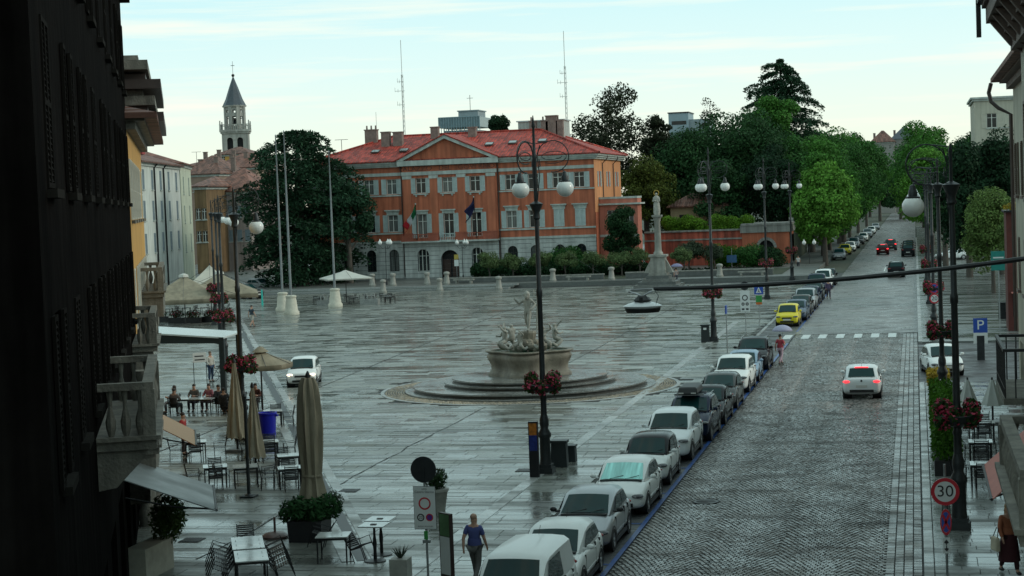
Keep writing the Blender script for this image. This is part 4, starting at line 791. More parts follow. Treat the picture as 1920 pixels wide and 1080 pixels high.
for x, y, h, R_, mt, lb in AV: tree('plane_tree', lb, x, y, 0, h, R_, LG[mt], 1.3 if mt != 'light' else .9, 60, 230, .34 if y < 300 else .42, tr=.3, zmin=-.85, group='trees of the avenue')
for x, y, h, lb in ((-9.5, 500, 19, 'dark tree on the left where the avenue closes'), (-4, 520, 17, 'dark tree in the middle where the avenue closes'), (1.5, 510, 20, 'dark tree on the right where the avenue closes')): tree('far_tree', lb, x, y, 0, h, 6.5, LG['dark'], .6, 40, 170, .6, tr=.4, group='trees at the avenue end')
for i, (x, h) in enumerate(((-40, 26), (-26, 24), (-14, 20), (-4, 18), (6, 20), (18, 26))): tree('far_tree', 'dark tree closing the far end of the avenue', x, 560+i*7, 0, h, 9, LG['dark'], 1, 34, 160, .75, tr=.4, group='trees at the avenue end')
for x, y, h, R_, mt, lb in ((11, 300, 19, 6, 'deep', 'broad tree behind the right avenue row'), (12, 345, 22, 7, 'dark', 'tall dark tree behind the right avenue row'), (-21, 320, 22, 6.5, 'dark', 'dark tree backing the left avenue row'), (-22, 380, 24, 7, 'deep', 'tall tree backing the left avenue row'), (9, 240, 12.5, 4.2, 'dark', 'dark tree below the apartment block')): tree('park_tree', lb, x, y, 0, h, R_, LG[mt], 1.5, 50, 220, .42, tr=.35, zmin=-.85)
# right: yews and a pale tree on the corner
for px_, Y, yt, R_, mt, k, lb in ((1812, 186, 258, 3.8, 'yew', 44, 'dark yew standing behind the corner lamps'), (1872, 190, 238, 5.2, 'yew', 60, 'broad dark yew below the cream apartment block'), (1768, 212, 296, 3.2, 'dark', 32, 'narrow dark tree beside the avenue mouth'), (1925, 195, 250, 4.0, 'yew', 30, 'dark yew at the pavement shops')):
    p = AY(px_, yt, Y); tree('yew', lb, max(p.x, 3.2), Y, .1, p.z, R_, LG[mt], 1.4, k, 230, .3, tr=.3, zmin=-.9)
p = AY(1858, 336, 158); tree('young_lime', 'pale green leafy tree on the corner pavement', p.x, 158, .1, p.z, 3.2, LG['pale'], 1.6, 44, 210, .2, tr=.16, zmin=-.9)
p = AY(1900, 370, 150); tree('young_lime', 'smaller pale green tree beside the pavement shops', p.x, 150, .1, p.z, 1.7, LG['pale'], 2.6, 20, 190, .18, tr=.12, zmin=-.9)
# ================================================================== FIGURES
def skin(name, J, E, mat, par, root='pelvis', sub=1, grow=0.0):
    ks = list(J); idx = {k: i for i, k in enumerate(ks)}
    me = bpy.data.meshes.new(name); me.from_pydata([J[k][:3] for k in ks], [(idx[a], idx[b]) for a, b in E], []); me.materials.append(mat)
    o = bpy.data.objects.new(name, me); COL.objects.link(o); o.parent = par
    m = o.modifiers.new('skin', 'SKIN'); m.use_smooth_shade = True; m.use_x_symmetry = False
    for i, k in enumerate(ks):
        r = J[k][3]+grow; r2 = (J[k][4]+grow) if len(J[k]) > 4 else r
        me.skin_vertices[0].data[i].radius = (r, r2); me.skin_vertices[0].data[i].use_root = (k == root)
    s = o.modifiers.new('sub', 'SUBSURF'); s.levels = sub; s.render_levels = sub
    return o
def skeleton(pose='stand', h=1.74, **mod):
    k = h/1.74
    J = dict(pelvis=(0, 0, .95, .155, .11), spine=(0, .01, 1.14, .14, .10), chest=(0, .01, 1.33, .165, .115), neck=(0, 0, 1.49, .055), head=(0, -.015, 1.58, .09, .105), crown=(0, -.01, 1.68, .095, .108))
    for s, n in ((1, 'l'), (-1, 'r')):
        J['sh'+n] = (.18*s, .01, 1.42, .065); J['el'+n] = (.25*s, .04, 1.14, .046); J['wr'+n] = (.25*s, -.03, .90, .032); J['ha'+n] = (.25*s, -.05, .82, .034, .022)
        J['hi'+n] = (.09*s, 0, .90, .10); J['kn'+n] = (.10*s, -.02, .50, .068); J['an'+n] = (.10*s, .03, .09, .045); J['to'+n] = (.11*s, -.13, .045, .042)
    if pose == 'walk':
        J.update(knl=(.10, -.16, .52, .068), anl=(.10, -.24, .10, .045), tol=(.11, -.39, .06, .042), knr=(-.10, .03, .5, .068), anr=(-.10, .30, .14, .045), tor=(-.11, .2, .045, .042),
                 ell=(.25, .12, 1.16, .046), wrl=(.25, .14, .92, .032), hal=(.25, .13, .84, .034, .022), elr=(-.25, -.04, 1.14, .046), wrr=(-.24, -.18, .94, .032), har=(-.24, -.22, .87, .034, .022))
    if pose == 'sit':
        for n, q in list(J.items()):
            if n[:2] not in ('kn', 'an', 'to', 'hi'): J[n] = (q[0], q[1]+.02, q[2]-.41, *q[3:])
        for s, n in ((1, 'l'), (-1, 'r')):
            J['hi'+n] = (.10*s, -.02, .52, .10); J['kn'+n] = (.13*s, -.44, .52, .068); J['an'+n] = (.12*s, -.42, .10, .045); J['to'+n] = (.12*s, -.56, .045, .042)
            J['el'+n] = (.27*s, -.08, .76, .046); J['wr'+n] = (.16*s, -.30, .78, .032); J['ha'+n] = (.12*s, -.37, .80, .034, .022)
    for n, q in mod.items(): J[n] = tuple(q)+tuple(J[n][len(q):])
    E = [('pelvis', 'spine'), ('spine', 'chest'), ('chest', 'neck'), ('neck', 'head'), ('head', 'crown')]
    for n in 'lr':
        E += [('chest', 'sh'+n), ('sh'+n, 'el'+n), ('el'+n, 'wr'+n), ('wr'+n, 'ha'+n), ('pelvis', 'hi'+n), ('hi'+n, 'kn'+n), ('kn'+n, 'an'+n), ('an'+n, 'to'+n)]
        hx, hy, hz = J['ha'+n][:3]; wx_, wy, wz = J['wr'+n][:3]; d = Vector((hx-wx_, hy-wy, hz-wz)).normalized(); sd = d.cross(Vector((1, 0, 0))).normalized(); s = 1 if n == 'l' else -1
        for i in range(4):
            a = Vector((hx, hy, hz))+d*.03+sd*((i-1.5)*.019); b = a+d*(.045+.008*(1-abs(i-1.3)))+Vector((-s*.012, 0, 0)); J[f'f{n}{i}a'] = (*a, .009); J[f'f{n}{i}b'] = (*b, .008); E += [('ha'+n, f'f{n}{i}a'), (f'f{n}{i}a', f'f{n}{i}b')]
        a = Vector((hx, hy, hz))+sd*-.035; b = a+d*.04+sd*-.015; J[f'f{n}t'] = (*a, .010); J[f'f{n}u'] = (*b, .009); E += [('ha'+n, f'f{n}t'), (f'f{n}t', f'f{n}u')]
    J = {n: tuple(v*k for v in q) for n, q in J.items()}
    return J, E
m_skin = M('skin', (.42, .24, .17), .55, .1, 6)
def person(label, loc, rz, pose='stand', h=1.74, shirt=(.1, .1, .2), trs=(.05, .05, .06), hair=(.03, .02, .015), longs=False, longhair=False, skirt=None, group=None, shorts=False, **mod):
    t = thing('person', label, 'person', loc, rz, group); J, E = skeleton(pose, h, **mod)
    skin('body', J, E, m_skin, t)
    k1 = ['spine', 'chest', 'pelvis', 'shl', 'ell', 'shr', 'elr']+(['wrl', 'wrr'] if longs else [])
    Js = {k: J[k] for k in k1}; Js['pelvis'] = tuple((*J['pelvis'][:2], J['pelvis'][2]-.05, J['pelvis'][3]+.012, J['pelvis'][4]+.02))
    if not longs:
        for n in 'lr': a, b = Vector(J['sh'+n][:3]), Vector(J['el'+n][:3]); q = a.lerp(b, .75); Js['el'+n] = (*q, .055)
    skin('shirt', Js, [e for e in E if e[0] in Js and e[1] in Js], M('cloth_%.2f_%.2f_%.2f' % shirt, shirt, .85, .15, 8), t, 'pelvis', 1, .016)
    k2 = ['pelvis', 'hil', 'knl', 'hir', 'knr']+([] if shorts else ['anl', 'anr']); Jt = {k: J[k] for k in k2}
    skin('trousers', Jt, [e for e in E if e[0] in Jt and e[1] in Jt], M('cloth_%.2f_%.2f_%.2f' % trs, trs, .85, .15, 8), t, 'pelvis', 1, .013)
    if skirt:
        pz = J['pelvis'][2]; MB().lathe([(.17, pz+.05), (.21, pz-.1), (.24, pz-.35), (.27, .32)], 14).build('skirt', M('cloth_%.2f_%.2f_%.2f' % skirt, skirt, .85, .15, 8), t, True)
    pv = J['pelvis']; MB().lathe([(.19, pv[2]-.12), (.195, pv[2]-.04), (.185, pv[2]+.06)], 14, (pv[0], pv[1], 0), sx=1, sy=.76).build('waistband', M('cloth_%.2f_%.2f_%.2f' % trs, trs, .85, .15, 8), t, True); MB().lathe([(.19, pv[2]+.03), (.195, pv[2]+.1), (.175, pv[2]+.2)], 14, (pv[0], pv[1]+.005, 0), sx=1, sy=.78).build('shirt_tail', M('cloth_%.2f_%.2f_%.2f' % shirt, shirt, .85, .15, 8), t, True)
    hc = Vector(J['crown'][:3]); hm = M('hair_%.2f_%.2f' % hair[:2], hair, .6, .2, 20); hb = MB().ball((hc.x, hc.y+.022, hc.z+.01), .088, .098, .088, 12, 8)
    if longhair: hb.ball((hc.x, hc.y+.07, hc.z-.13), .085, .055, .19, 10, 7)
    hb.build('hair', hm, t, True)
    hd = Vector(J['head'][:3]); f_ = MB().ball((hd.x, hd.y-.10, hd.z+.03), .014, .02, .022, 6, 4); f_.build('nose', m_skin, t, True); ey = MB()
    for s in (-1, 1): ey.ball((hd.x+.032*s, hd.y-.088, hd.z+.062), .011, .009, .008, 6, 4)
    ey.box(hd.x-.024, hd.x+.024, hd.y-.096, hd.y-.085, hd.z-.012, hd.z-.004).build('eyes_and_mouth', m_dark, t); sh_ = MB()
    for n in 'lr': a, b = Vector(J['an'+n][:3]), Vector(J['to'+n][:3]); c = a.lerp(b, .55); sh_.ball((c.x, c.y, max(.045, c.z-.02)), .052, .14, .048, 8, 6)
    sh_.build('shoes', M('shoe_leather', (.02, .018, .016), .5, .2, 5), t, True); return t
# ================================================================== CARS
m_gl = M('car_glass', (.008, .036, .037), .04, .3, .8, ior=1.27); m_ty = M('tyre_rubber', (.012, .012, .013), .75, .2, 8); m_rim = M('alloy_rim', (.32, .33, .34), .35, .1, 5, metal=.8)
m_blk = M('black_plastic', (.012, .013, .014), .5, .2, 5); m_hl = M('headlamp_glass', (.05, .055, .06), .05, .5, 14); m_tl = M('tail_lamp_red', (.22, .008, .01), .15, .1, 5); m_tle = M('brake_lamp_lit', (.5, .01, .02), .2, .1, 5, emit=(1, .03, .04, 2.2)); m_pl = M('number_plate', (.55, .55, .52), .4, .05, 3)
m_hle = M('headlamp_lit', (.6, .5, .4), .2, .1, 5, emit=(1, .8, .6, 2.5))
def paint(name, c, flake=0.0):
    if max(c) < .13: return M('paint_'+name, c, .16, .04, 1.5, coat=.04, metal=flake*.5, ior=1.16)
    return M('paint_'+name, c, .38, .04, 1.5, coat=.2, metal=flake, ior=1.33)
PT = dict(white=paint('white', (.72, .75, .74)), pearl=paint('pearl', (.68, .72, .73)), silver=paint('silver', (.34, .36, .38), .5), black=paint('black', (.012, .013, .016)), navy=paint('navy', (.012, .02, .045), .2), grey=paint('grey', (.06, .068, .07), .4), blue=paint('blue', (.22, .32, .42), .4), yellow=paint('yellow', (.62, .52, .02)), red=paint('red', (.12, .012, .015)), brown=paint('brown', (.035, .03, .028), .3), dblue=paint('dblue', (.06, .09, .14), .4))
CS = dict(
 hatch=dict(L=4.05, W=1.76, H=1.46, h0=.76, h1=.98, zb=.97, zr=1.0, wsb=1.02, rf=1.85, rr=3.35, rb=3.88, wf=.80, wb=2.55, wr=.31),
 city=dict(L=3.6, W=1.65, H=1.52, h0=.84, h1=1.02, zb=1.0, zr=1.02, wsb=.72, rf=1.42, rr=3.1, rb=3.48, wf=.62, wb=2.45, wr=.29),
 suv=dict(L=4.4, W=1.84, H=1.64, h0=.92, h1=1.12, zb=1.10, zr=1.12, wsb=1.2, rf=1.98, rr=3.75, rb=4.25, wf=.86, wb=2.65, wr=.35),
 sedan=dict(L=4.6, W=1.80, H=1.45, h0=.76, h1=.97, zb=.97, zr=1.0, wsb=1.3, rf=2.1, rr=3.4, rb=4.1, wf=.88, wb=2.7, wr=.32),
 wagon=dict(L=4.6, W=1.80, H=1.50, h0=.78, h1=.98, zb=.98, zr=1.02, wsb=1.25, rf=2.05, rr=4.0, rb=4.5, wf=.88, wb=2.7, wr=.33),
 van=dict(L=4.3, W=1.80, H=1.83, h0=.98, h1=1.18, zb=1.14, zr=1.3, wsb=.78, rf=1.45, rr=4.1, rb=4.26, wf=.80, wb=2.6, wr=.32))
_wm = {}
def wheel_parts(wr):
    if wr not in _wm:
        ty = MB().lathe([(wr*.62, -.1), (wr*.93, -.105), (wr, -.07), (wr, .07), (wr*.93, .105), (wr*.62, .1)], 20, cap=False).xf(Matrix.Rotation(R(90), 4, 'Y')).mesh('tyre', m_ty, True, 40)
        rm = MB().lathe([(wr*.55, .05), (wr*.66, .10), (wr*.66, .085), (wr*.6, -.05), (.0001, -.05)], 18, cap=False)
        for k in range(5): rm.box(-.035, .035, .03, wr*.62, .055, .085).xf(Matrix.Rotation(k*R(72), 4, 'Z'), len(rm.v)-8)
        rm.lathe([(.06, .06), (.05, .1)], 8); rm.xf(Matrix.Rotation(R(90), 4, 'Y')); _wm[wr] = (ty, rm.mesh('rim', m_rim, True, 30), MB().lathe([(wr*1.0, -.2), (wr*1.17, -.2), (wr*1.17, .2), (wr*1.0, .2)], 20, cap=False).xf(Matrix.Rotation(R(90), 4, 'Y')).mesh('wheel_arch', m_blk))
    return _wm[wr]
def patch(a, b, c, d, ins, off, bulge=.0, nu=6, nv=3):
    a, b, c, d = map(Vector, (a, b, c, d)); nrm = (b-a).cross(d-a).normalized(); V = []; F = []
    for j in range(nv+1):
        for i in range(nu+1):
            u = ins*.45+(1-.9*ins)*i/nu; v = ins+(1-1.6*ins)*j/nv; V.append((a.lerp(b, u)).lerp(d.lerp(c, u), v)+nrm*(off+bulge*(1-(2*u-1)**2)))
    for j in range(nv):
        for i in range(nu): q = j*(nu+1)+i; F.append((q, q+1, q+nu+2, q+nu+1))
    return MB().add(V, F)
_cb = {}
def car(label, x, y, rz, kind, col, group='parked cars', name='car', roofcol=None, glass=None, rear_lit=False, front_lit=False, sc=1.0, rails=False, sc_w=1.0, cat='car'):
    s = CS[kind]; L, W, H = s['L'], s['W']*sc_w, s['H']; hw = W/2; y0 = -L/2; P_ = PT[col]; t = thing(name, label, cat, (x, y, 0.003), rz, group)
    wsb, rf, rr, rb = s['wsb'], s['rf'], s['rr'], s['rb']
    if (kind, 'b', sc_w) not in _cb:
        U = [0, .06, .26, wsb*.6, wsb, (wsb+rb)/2, rb-.15, L-.22, L-.05, L]; Wf = [.72, .86, .955, .985, 1, 1, 1, .965, .88, .78]; zt = [s['h0']-.16, s['h0']-.04, s['h0'], (s['h0']+s['h1'])/2+.02, s['h1'], s['zb'], s['zb'], s['zr'], s['zr']-.04, s['zr']-.2]; zl = [.34, .25, .2, .19, .19, .19, .19, .23, .3, .4]
        b = MB(); n_ = 13
        for u, wf, z1, z0 in zip(U, Wf, zt, zl):
            w_ = hw*wf; hs = [(0, z0), (.8*w_, z0), (.965*w_, z0+.09), (w_, z0+.5*(z1-z0)), (.985*w_, z1-.14), (.90*w_, z1-.02), (.5*w_, z1+.015)]
            ring = hs[1:]+[(0, z1+.02)]; full = [(0, z0)]+ring+[(-p[0], p[1]) for p in reversed(hs[1:])]; n_ = len(full)
            b.v += [(p[0], y0+u, p[1]) for p in full]
        for j in range(len(U)-1):
            for i in range(n_): k = (i+1) % n_; b.f.append((j*n_+i, j*n_+k, (j+1)*n_+k, (j+1)*n_+i))
        b.f.append(tuple(range(n_))); b.f.append(tuple(range((len(U)-1)*n_, len(U)*n_)))
        _cb[(kind, 'b', sc_w)] = b.mesh('body', None, True)
        wb_, wt = hw*.935, hw*.76; c = MB(); zr0 = s['zb']-.06
        St = [(wsb-.02, wb_*.9, s['h1']-.05, wb_*.86, s['h1']-.03), (rf, wb_, zr0, wt, H-.075), (rf+.35, wb_, zr0, wt, H-.01), ((rf+rr)/2, wb_, zr0, wt, H), (rr, wb_*.99, zr0, wt*.97, H-.05), (rb, wb_*.95, s['zr']-.1, wb_*.86, s['zr']-.03)]
        for yy, w0, z0, w1, z1 in St:
            hs = [(w0, z0), (w1+.05*(z1-z0 > .1), z1-.09*(z1-z0 > .1)), (w1*.88, z1), (w1*.45, z1+.025), (0, z1+.03)]; full = hs+[(-p[0], p[1]) for p in reversed(hs[:-1])]; n2 = len(full); c.v += [(p[0], y0+yy, p[1]) for p in full]
        for j in range(len(St)-1):
            for i in range(n2-1): c.f.append((j*n2+i, j*n2+i+1, (j+1)*n2+i+1, (j+1)*n2+i))
            c.f.append((j*n2+n2-1, j*n2, (j+1)*n2, (j+1)*n2+n2-1))
        c.f.append(tuple(range(n2))); c.f.append(tuple(range((len(St)-1)*n2, len(St)*n2))); _cb[(kind, 'c', sc_w)] = c.mesh('cabin', None, True, 32)
        w0 = wb_*.86; ws = patch((-w0, y0+wsb-.02, s['h1']-.03), (w0, y0+wsb-.02, s['h1']-.03), (wt*.9, y0+rf, H-.085), (-wt*.9, y0+rf, H-.085), .05, .022, .035)
        rw = patch((w0*.95, y0+rb, s['zr']-.02), (-w0*.95, y0+rb, s['zr']-.02), (-wt*.86, y0+rr, H-.07), (wt*.86, y0+rr, H-.07), .09, .022, .03)
        if kind == 'van': rw = patch((w0*.95, y0+rb, s['zr']+.05), (-w0*.95, y0+rb, s['zr']+.05), (-wt*.86, y0+rr, H-.2), (wt*.86, y0+rr, H-.2), .09, .03, .01)
        ms = []
        for sd in (1, -1):
            mid = (rf+rr)/2+.02; zb = s['zb']+.015; zt_ = H-.15
            def sx_(z): return sd*(wb_+(wt+.05-wb_)*(z-zr0)/(H-.09-zr0)+.014)
            q1 = [(wsb+.32, zb), (mid-.04, zb), (mid-.04, zt_), (rf+.16, zt_)]; q2 = [(mid+.04, zb), (rb-.42, zb+.03), (rr-.12, zt_-.01), (mid+.04, zt_)]
            for q in ((q1, q2) if kind != 'van' else (q1,)): ms.append(MB().add([(sx_(z), y0+u, z) for u, z in q], [(0, 1, 2, 3)]).mesh('side_window', m_gl))
        _cb[(kind, 'g', sc_w)] = (ws.mesh('windscreen', None, True), rw.mesh('rear_window', m_gl, True), ms)
    def put(nm, me, mt, sub=0):
        o = inst(nm, me, t)
        if mt is not None:
            if not me.materials: me.materials.append(None)
            o.material_slots[0].link = 'OBJECT'; o.material_slots[0].material = mt
        if sub: q = o.modifiers.new('s', 'SUBSURF'); q.levels = sub; q.render_levels = sub
        return o
    put('body', _cb[(kind, 'b', sc_w)], P_, 2); put('cabin', _cb[(kind, 'c', sc_w)], PT[roofcol] if roofcol else P_); ws, rw, ms = _cb[(kind, 'g', sc_w)]; put('windscreen', ws, glass or m_gl); put('rear_window', rw, None)
    for me in ms: inst('side_window', me, t)
    ty, rm, ar = wheel_parts(s['wr'])
    for sd in (1, -1):
        for u in (s['wf'], s['wf']+s['wb']):
            o = inst('wheel', ty, t, (sd*(hw-.105), y0+u, s['wr']), (0, 0, 0 if sd > 0 else R(180))); inst('rim', rm, o); inst('wheel_arch', ar, t, (sd*(hw*.992-.2), y0+u, s['wr']+.02))
        MB().ball((sd*(hw+.07), y0+wsb+.36, s['zb']+.07), .10, .065, .07, 10, 6).box(min(sd*(hw-.12), sd*(hw+.03)), max(sd*(hw-.12), sd*(hw+.03)), y0+wsb+.34, y0+wsb+.38, s['zb']+.0, s['zb']+.04).build('wing_mirror', P_ if col not in ('silver',) else m_blk, t, True)
        hl_ = MB().ball((sd*hw*.715, y0+.15, s['h0']-.135), hw*.24, .20, .068, 14, 6).build('headlight', m_hle if front_lit else m_hl, t, True); MB().ball((sd*hw*.68, y0+.04, s['h0']-.145), hw*.09, .10, .04, 8, 5).build('reflector', m_rim, hl_, True)
        MB().ball((sd*hw*.76, y0+L-.09, s['zr']-.17), hw*.21, .12, .065, 12, 6).build('tail_light', m_tle if rear_lit else m_tl, t, True)
        for u in ((wsb+rb)/2+.0, rb-.75): MB().box(min(sd*hw*.985, sd*(hw+.012)), max(sd*hw*.985, sd*(hw+.012)), y0+u-.02, y0+u+.14, s['zb']-.17, s['zb']-.14).build('door_handle', m_blk if col == 'silver' else P_, t)
    MB().box(-hw*.42, hw*.42, y0-.012, y0+.12, s['h0']-.27, s['h0']-.17).build('grille', m_blk, t); MB().box(-hw*.58, hw*.58, y0-.014, y0+.14, .30, .42).build('air_intake', m_blk, t)
    MB().box(-.26, .26, y0-.026, y0-.01, .45, .56).build('number_plate', m_pl, t); MB().box(-.26, .26, y0+L+.0, y0+L+.014, .56, .67).build('number_plate', m_pl, t)
    MB().box(-hw*.62, hw*.62, y0+L-.14, y0+L+.008, .33, .46).build('rear_bumper_insert', m_blk, t)
    MB().box(-hw*.74, hw*.74, y0+wsb-.13, y0+wsb+.0, s['h1']-.03, s['h1']+.012).build('cowl', m_blk, t)
    for sd in (1, -1): MB().box(min(sd*hw*.93, sd*hw*.985), max(sd*hw*.93, sd*hw*.985), y0+s['wf']+s['wr']*1.2, y0+s['wf']+s['wb']-s['wr']*1.2, .17, .29).build('sill', m_blk, t)
    for sd in (1, -1):
        for u, za, zb_ in ((wsb+.18, .36, s['zb']-.1), ((rf+rr)/2+.02, .31, s['zb']-.04), (rb-.62, .5, s['zb']-.06)):
            MB().box(min(sd*hw*.9, sd*hw*.993), max(sd*hw*.9, sd*hw*.993), y0+u-.006, y0+u+.006, za, zb_).build('door_seam', m_blk, t)
        MB().box(min(sd*hw*.9, sd*(hw*.993)), max(sd*hw*.9, sd*(hw*.993)), y0+s['wf']+s['wr']*1.3, y0+s['wf']+s['wb']-s['wr']*1.3, .42, .45).build('side_moulding', m_blk if kind in ('suv', 'van', 'city') else P_, t)
    wip = MB()
    for k in (-.35, .12): wip.tube([(k*hw*1.2, y0+wsb+.0, s['h1']+.03), (k*hw*1.2+.42, y0+wsb+.13, s['h1']+.12)], .009, 4)
    wip.build('wipers', m_blk, t); MB().tube([(0, y0+rr-.1, H-.02), (0, y0+rr+.1, H+.17)], .006, 4).build('aerial', m_blk, t)
    if rear_lit: MB().box(-.3, .3, y0+rr-.01, y0+rr+.06, H-.055, H-.01).build('high_brake_light', m_tle, t); MB().ball((0, y0+L+.0, s['zr']-.13), .05, .02, .05).build('badge', m_blk, t)
    if rails:
        for sd in (1, -1): MB().tube([(sd*hw*.74, y0+rf+.1, H-.05), (sd*hw*.74, y0+rf+.3, H+.045), (sd*hw*.74, y0+rr-.2, H+.04), (sd*hw*.74, y0+rr, H-.05)], .016, 6).build('roof_rail', m_rim, t)
    return t
m_shade = M('silver_sunshade', (.30, .62, .58), .22, .55, 2.2, stretch=(3, .2, .2), metal=.3)
def parked(label, yw, kind, col, x=-9.15, **kw): s = CS[kind]; return car(label, x, yw-s['rf']+s['L']/2, R(random.uniform(-1, 1)), kind, col, 'cars parked along the square', **kw)
v_ = parked('white delivery van with plain side panels parked first in the row', 38.1, 'van', 'white', -8.95, name='delivery_van', cat='van')
parked('white hatchback parked right behind the delivery van', 43.5, 'hatch', 'white', -9.1)
parked('silver grey hatchback with a sticker on its windscreen', 48.7, 'hatch', 'silver', -9.2)
parked('white hatchback with silver sunshade behind the windscreen', 54.5, 'hatch', 'white', -9.1, glass=m_shade)
parked('white small car with black roof behind the sunshade car', 59.6, 'city', 'white', -9.1, roofcol='black')
parked('white crossover parked before the car with roof box', 65.4, 'suv', 'pearl', -9.1)
c6 = parked('dark blue estate car carrying a black roof box', 70.4, 'suv', 'navy', -8.95, rails=True)
rb_ = thing('roof_box', 'black roof box strapped on the dark blue estate car', 'roof box', c6.location+Vector((-.1, .2, 1.68)), c6.rotation_euler.z)
q = MB().box(-.42, .42, -1.0, .95, .05, .36, t=.86).build('shell', m_blk, rb_); bv = q.modifiers.new('b', 'BEVEL'); bv.width = .09; bv.segments = 3
MB().box(-.6, .6, -.45, -.4, -.03, .05).box(-.6, .6, .45, .5, -.03, .05).build('cross_bars', m_rim, rb_)
for s_ in (-1, 1): MB().box(s_*.25-.1, s_*.25+.1, -1.005, -.97, .1, .15).build('latch', m_pl, rb_)
parked('black saloon tucked behind the roof box car', 75.4, 'sedan', 'black', -8.9)
parked('dark grey hatchback behind the black saloon', 80.6, 'hatch', 'grey', -8.9)
parked('white suv with dark windows in the parked row', 87.0, 'suv', 'white', -8.95)
parked('pale blue hatchback behind the white suv', 91.8, 'hatch', 'blue', -8.9)
parked('black suv with chrome rails by the umbrella lady', 97.8, 'suv', 'black', -8.9, rails=True)
parked('bright yellow small car parked just beyond the crossing', 128.0, 'city', 'yellow', -9.1, front_lit=False)
parked('blue grey saloon parked behind the yellow car', 133.8, 'sedan', 'dblue', -8.9)
parked('brown hatchback two places behind the yellow car', 139.6, 'hatch', 'brown', -8.9); parked('silver suv in the row beyond the crossing', 145.4, 'suv', 'silver', -8.9); parked('dark blue hatchback beside the purple dressed walker', 152, 'hatch', 'navy', -8.9); parked('black hatchback in the row beyond the crossing', 157.6, 'hatch', 'black', -8.9)
parked('dark van near the lamp with red flowers', 166, 'van', 'navy', -9.1, cat='van'); parked('white van last in the row beyond the crossing', 174, 'van', 'white', -8.9, cat='van'); parked('dark suv at the end of the square row', 180.5, 'suv', 'black', -8.8)
for x_, y_, k_, c_, lb in ((-10.2, 244, 'hatch', 'silver', 'silver hatchback first under the left avenue trees'), (-10.1, 262, 'hatch', 'yellow', 'yellowish car under the left avenue trees'), (-9.8, 274, 'hatch', 'white', 'white hatchback behind the yellowish avenue car'), (-9.7, 289, 'suv', 'silver', 'silver suv fourth under the avenue trees'), (-9.4, 306, 'hatch', 'grey', 'grey hatchback fifth under the avenue trees'), (-9.2, 324, 'hatch', 'white', 'white car sixth under the avenue trees'), (-9, 346, 'suv', 'silver', 'silver car seventh under the avenue trees'), (-8.9, 372, 'hatch', 'white', 'white car eighth under the avenue trees'), (-8.7, 405, 'hatch', 'silver', 'farthest pale car under the avenue trees')):
    car(lb, x_, y_, 0, k_, c_, 'cars parked under the avenue trees')
car('white hatchback braking with red lights on the sett paved road', -2.6, 84.2, R(180), 'hatch', 'pearl', None, rear_lit=True)
car('dark suv driving away past the far crossing', -2.1, 193.5, R(180), 'suv', 'black', None); car('dark red car driving off along the avenue', -4.6, 257.5, R(180), 'hatch', 'red', None, rear_lit=True); car('dark suv ahead of the red car on the avenue', -3.7, 274, R(180), 'suv', 'grey', None, rear_lit=True)
for y_, lb in ((248, 'black car parked first along the right avenue kerb'), (256, 'black car parked second along the right avenue kerb'), (266, 'dark car parked third along the right avenue kerb')): car(lb, -1.05, y_, R(180), 'suv', 'black', 'dark cars on the right kerb')
car('white hatchback parked on the pavement beyond the yews', 4.3, 229, R(-70), 'hatch', 'white', None).location.z = .115
car('white car waiting in the side street mouth', 1.15, 93.5, R(8), 'hatch', 'white', None)
p = G(549, 728); car('white compact van with one headlight lit crossing the square', p.x, p.y+1.9, R(14), 'city', 'white', None, front_lit=True, name='compact_van', cat='van')
p = G(462, 560); car('dark car parked beside the beige cafe tents', p.x, p.y, R(60), 'suv', 'grey', None); p = G(480, 548); car('silver car behind the beige cafe tents', p.x-1, p.y+4, R(60), 'hatch', 'silver', None)
# ================================================================== STREET LAMPS
m_lamp = M('lamp_cast_iron', (.028, .032, .034), .42, .35, 5, metal=.35, bump=.2); m_globe = M('opal_globe', (.72, .73, .70), .18, .06, 2)
m_fl = M('geranium_red', (.34, .02, .06), .6, .3, 6, island=.5, trans=.2); m_flp = M('geranium_pink', (.55, .10, .16), .6, .3, 6, island=.4, trans=.2); m_flg = leafmat('basket_leaf', (.03, .07, .02))
lm = thing('street_lamp', '', 'street lamp', (0, 0, 0)); ANG = [R(12), R(132), R(252)]
MB().box(-.29, .29, -.29, .29, 0, .2).box(-.24, .24, -.24, .24, .2, .32).lathe([(.22, .32), (.20, .5), (.19, 1.25), (.24, 1.32), (.24, 1.42), (.14, 1.6), (.17, 1.75), (.17, 1.9), (.12, 2.1)], 12).build('base', m_lamp, lm, True)
MB().lathe([(.115, 2.1), (.105, 2.6), (.135, 2.7), (.105, 2.8), (.092, 6.3), (.115, 6.35), (.115, 6.55), (.09, 6.6), (.078, 9.1)], 12).build('shaft', m_lamp, lm, True)
MB().lathe([(.08, 9.05), (.14, 9.12), (.115, 9.3), (.2, 9.5), (.25, 9.62), (.05, 9.72)], 12).build('collar', m_lamp, lm, True)
MB().lathe([(.07, 9.6), (.075, 11.2), (.10, 11.3), (.06, 11.4), (.045, 12.3), (.07, 12.36), (.015, 12.75)], 10).build('upper_shaft', m_lamp, lm, True)
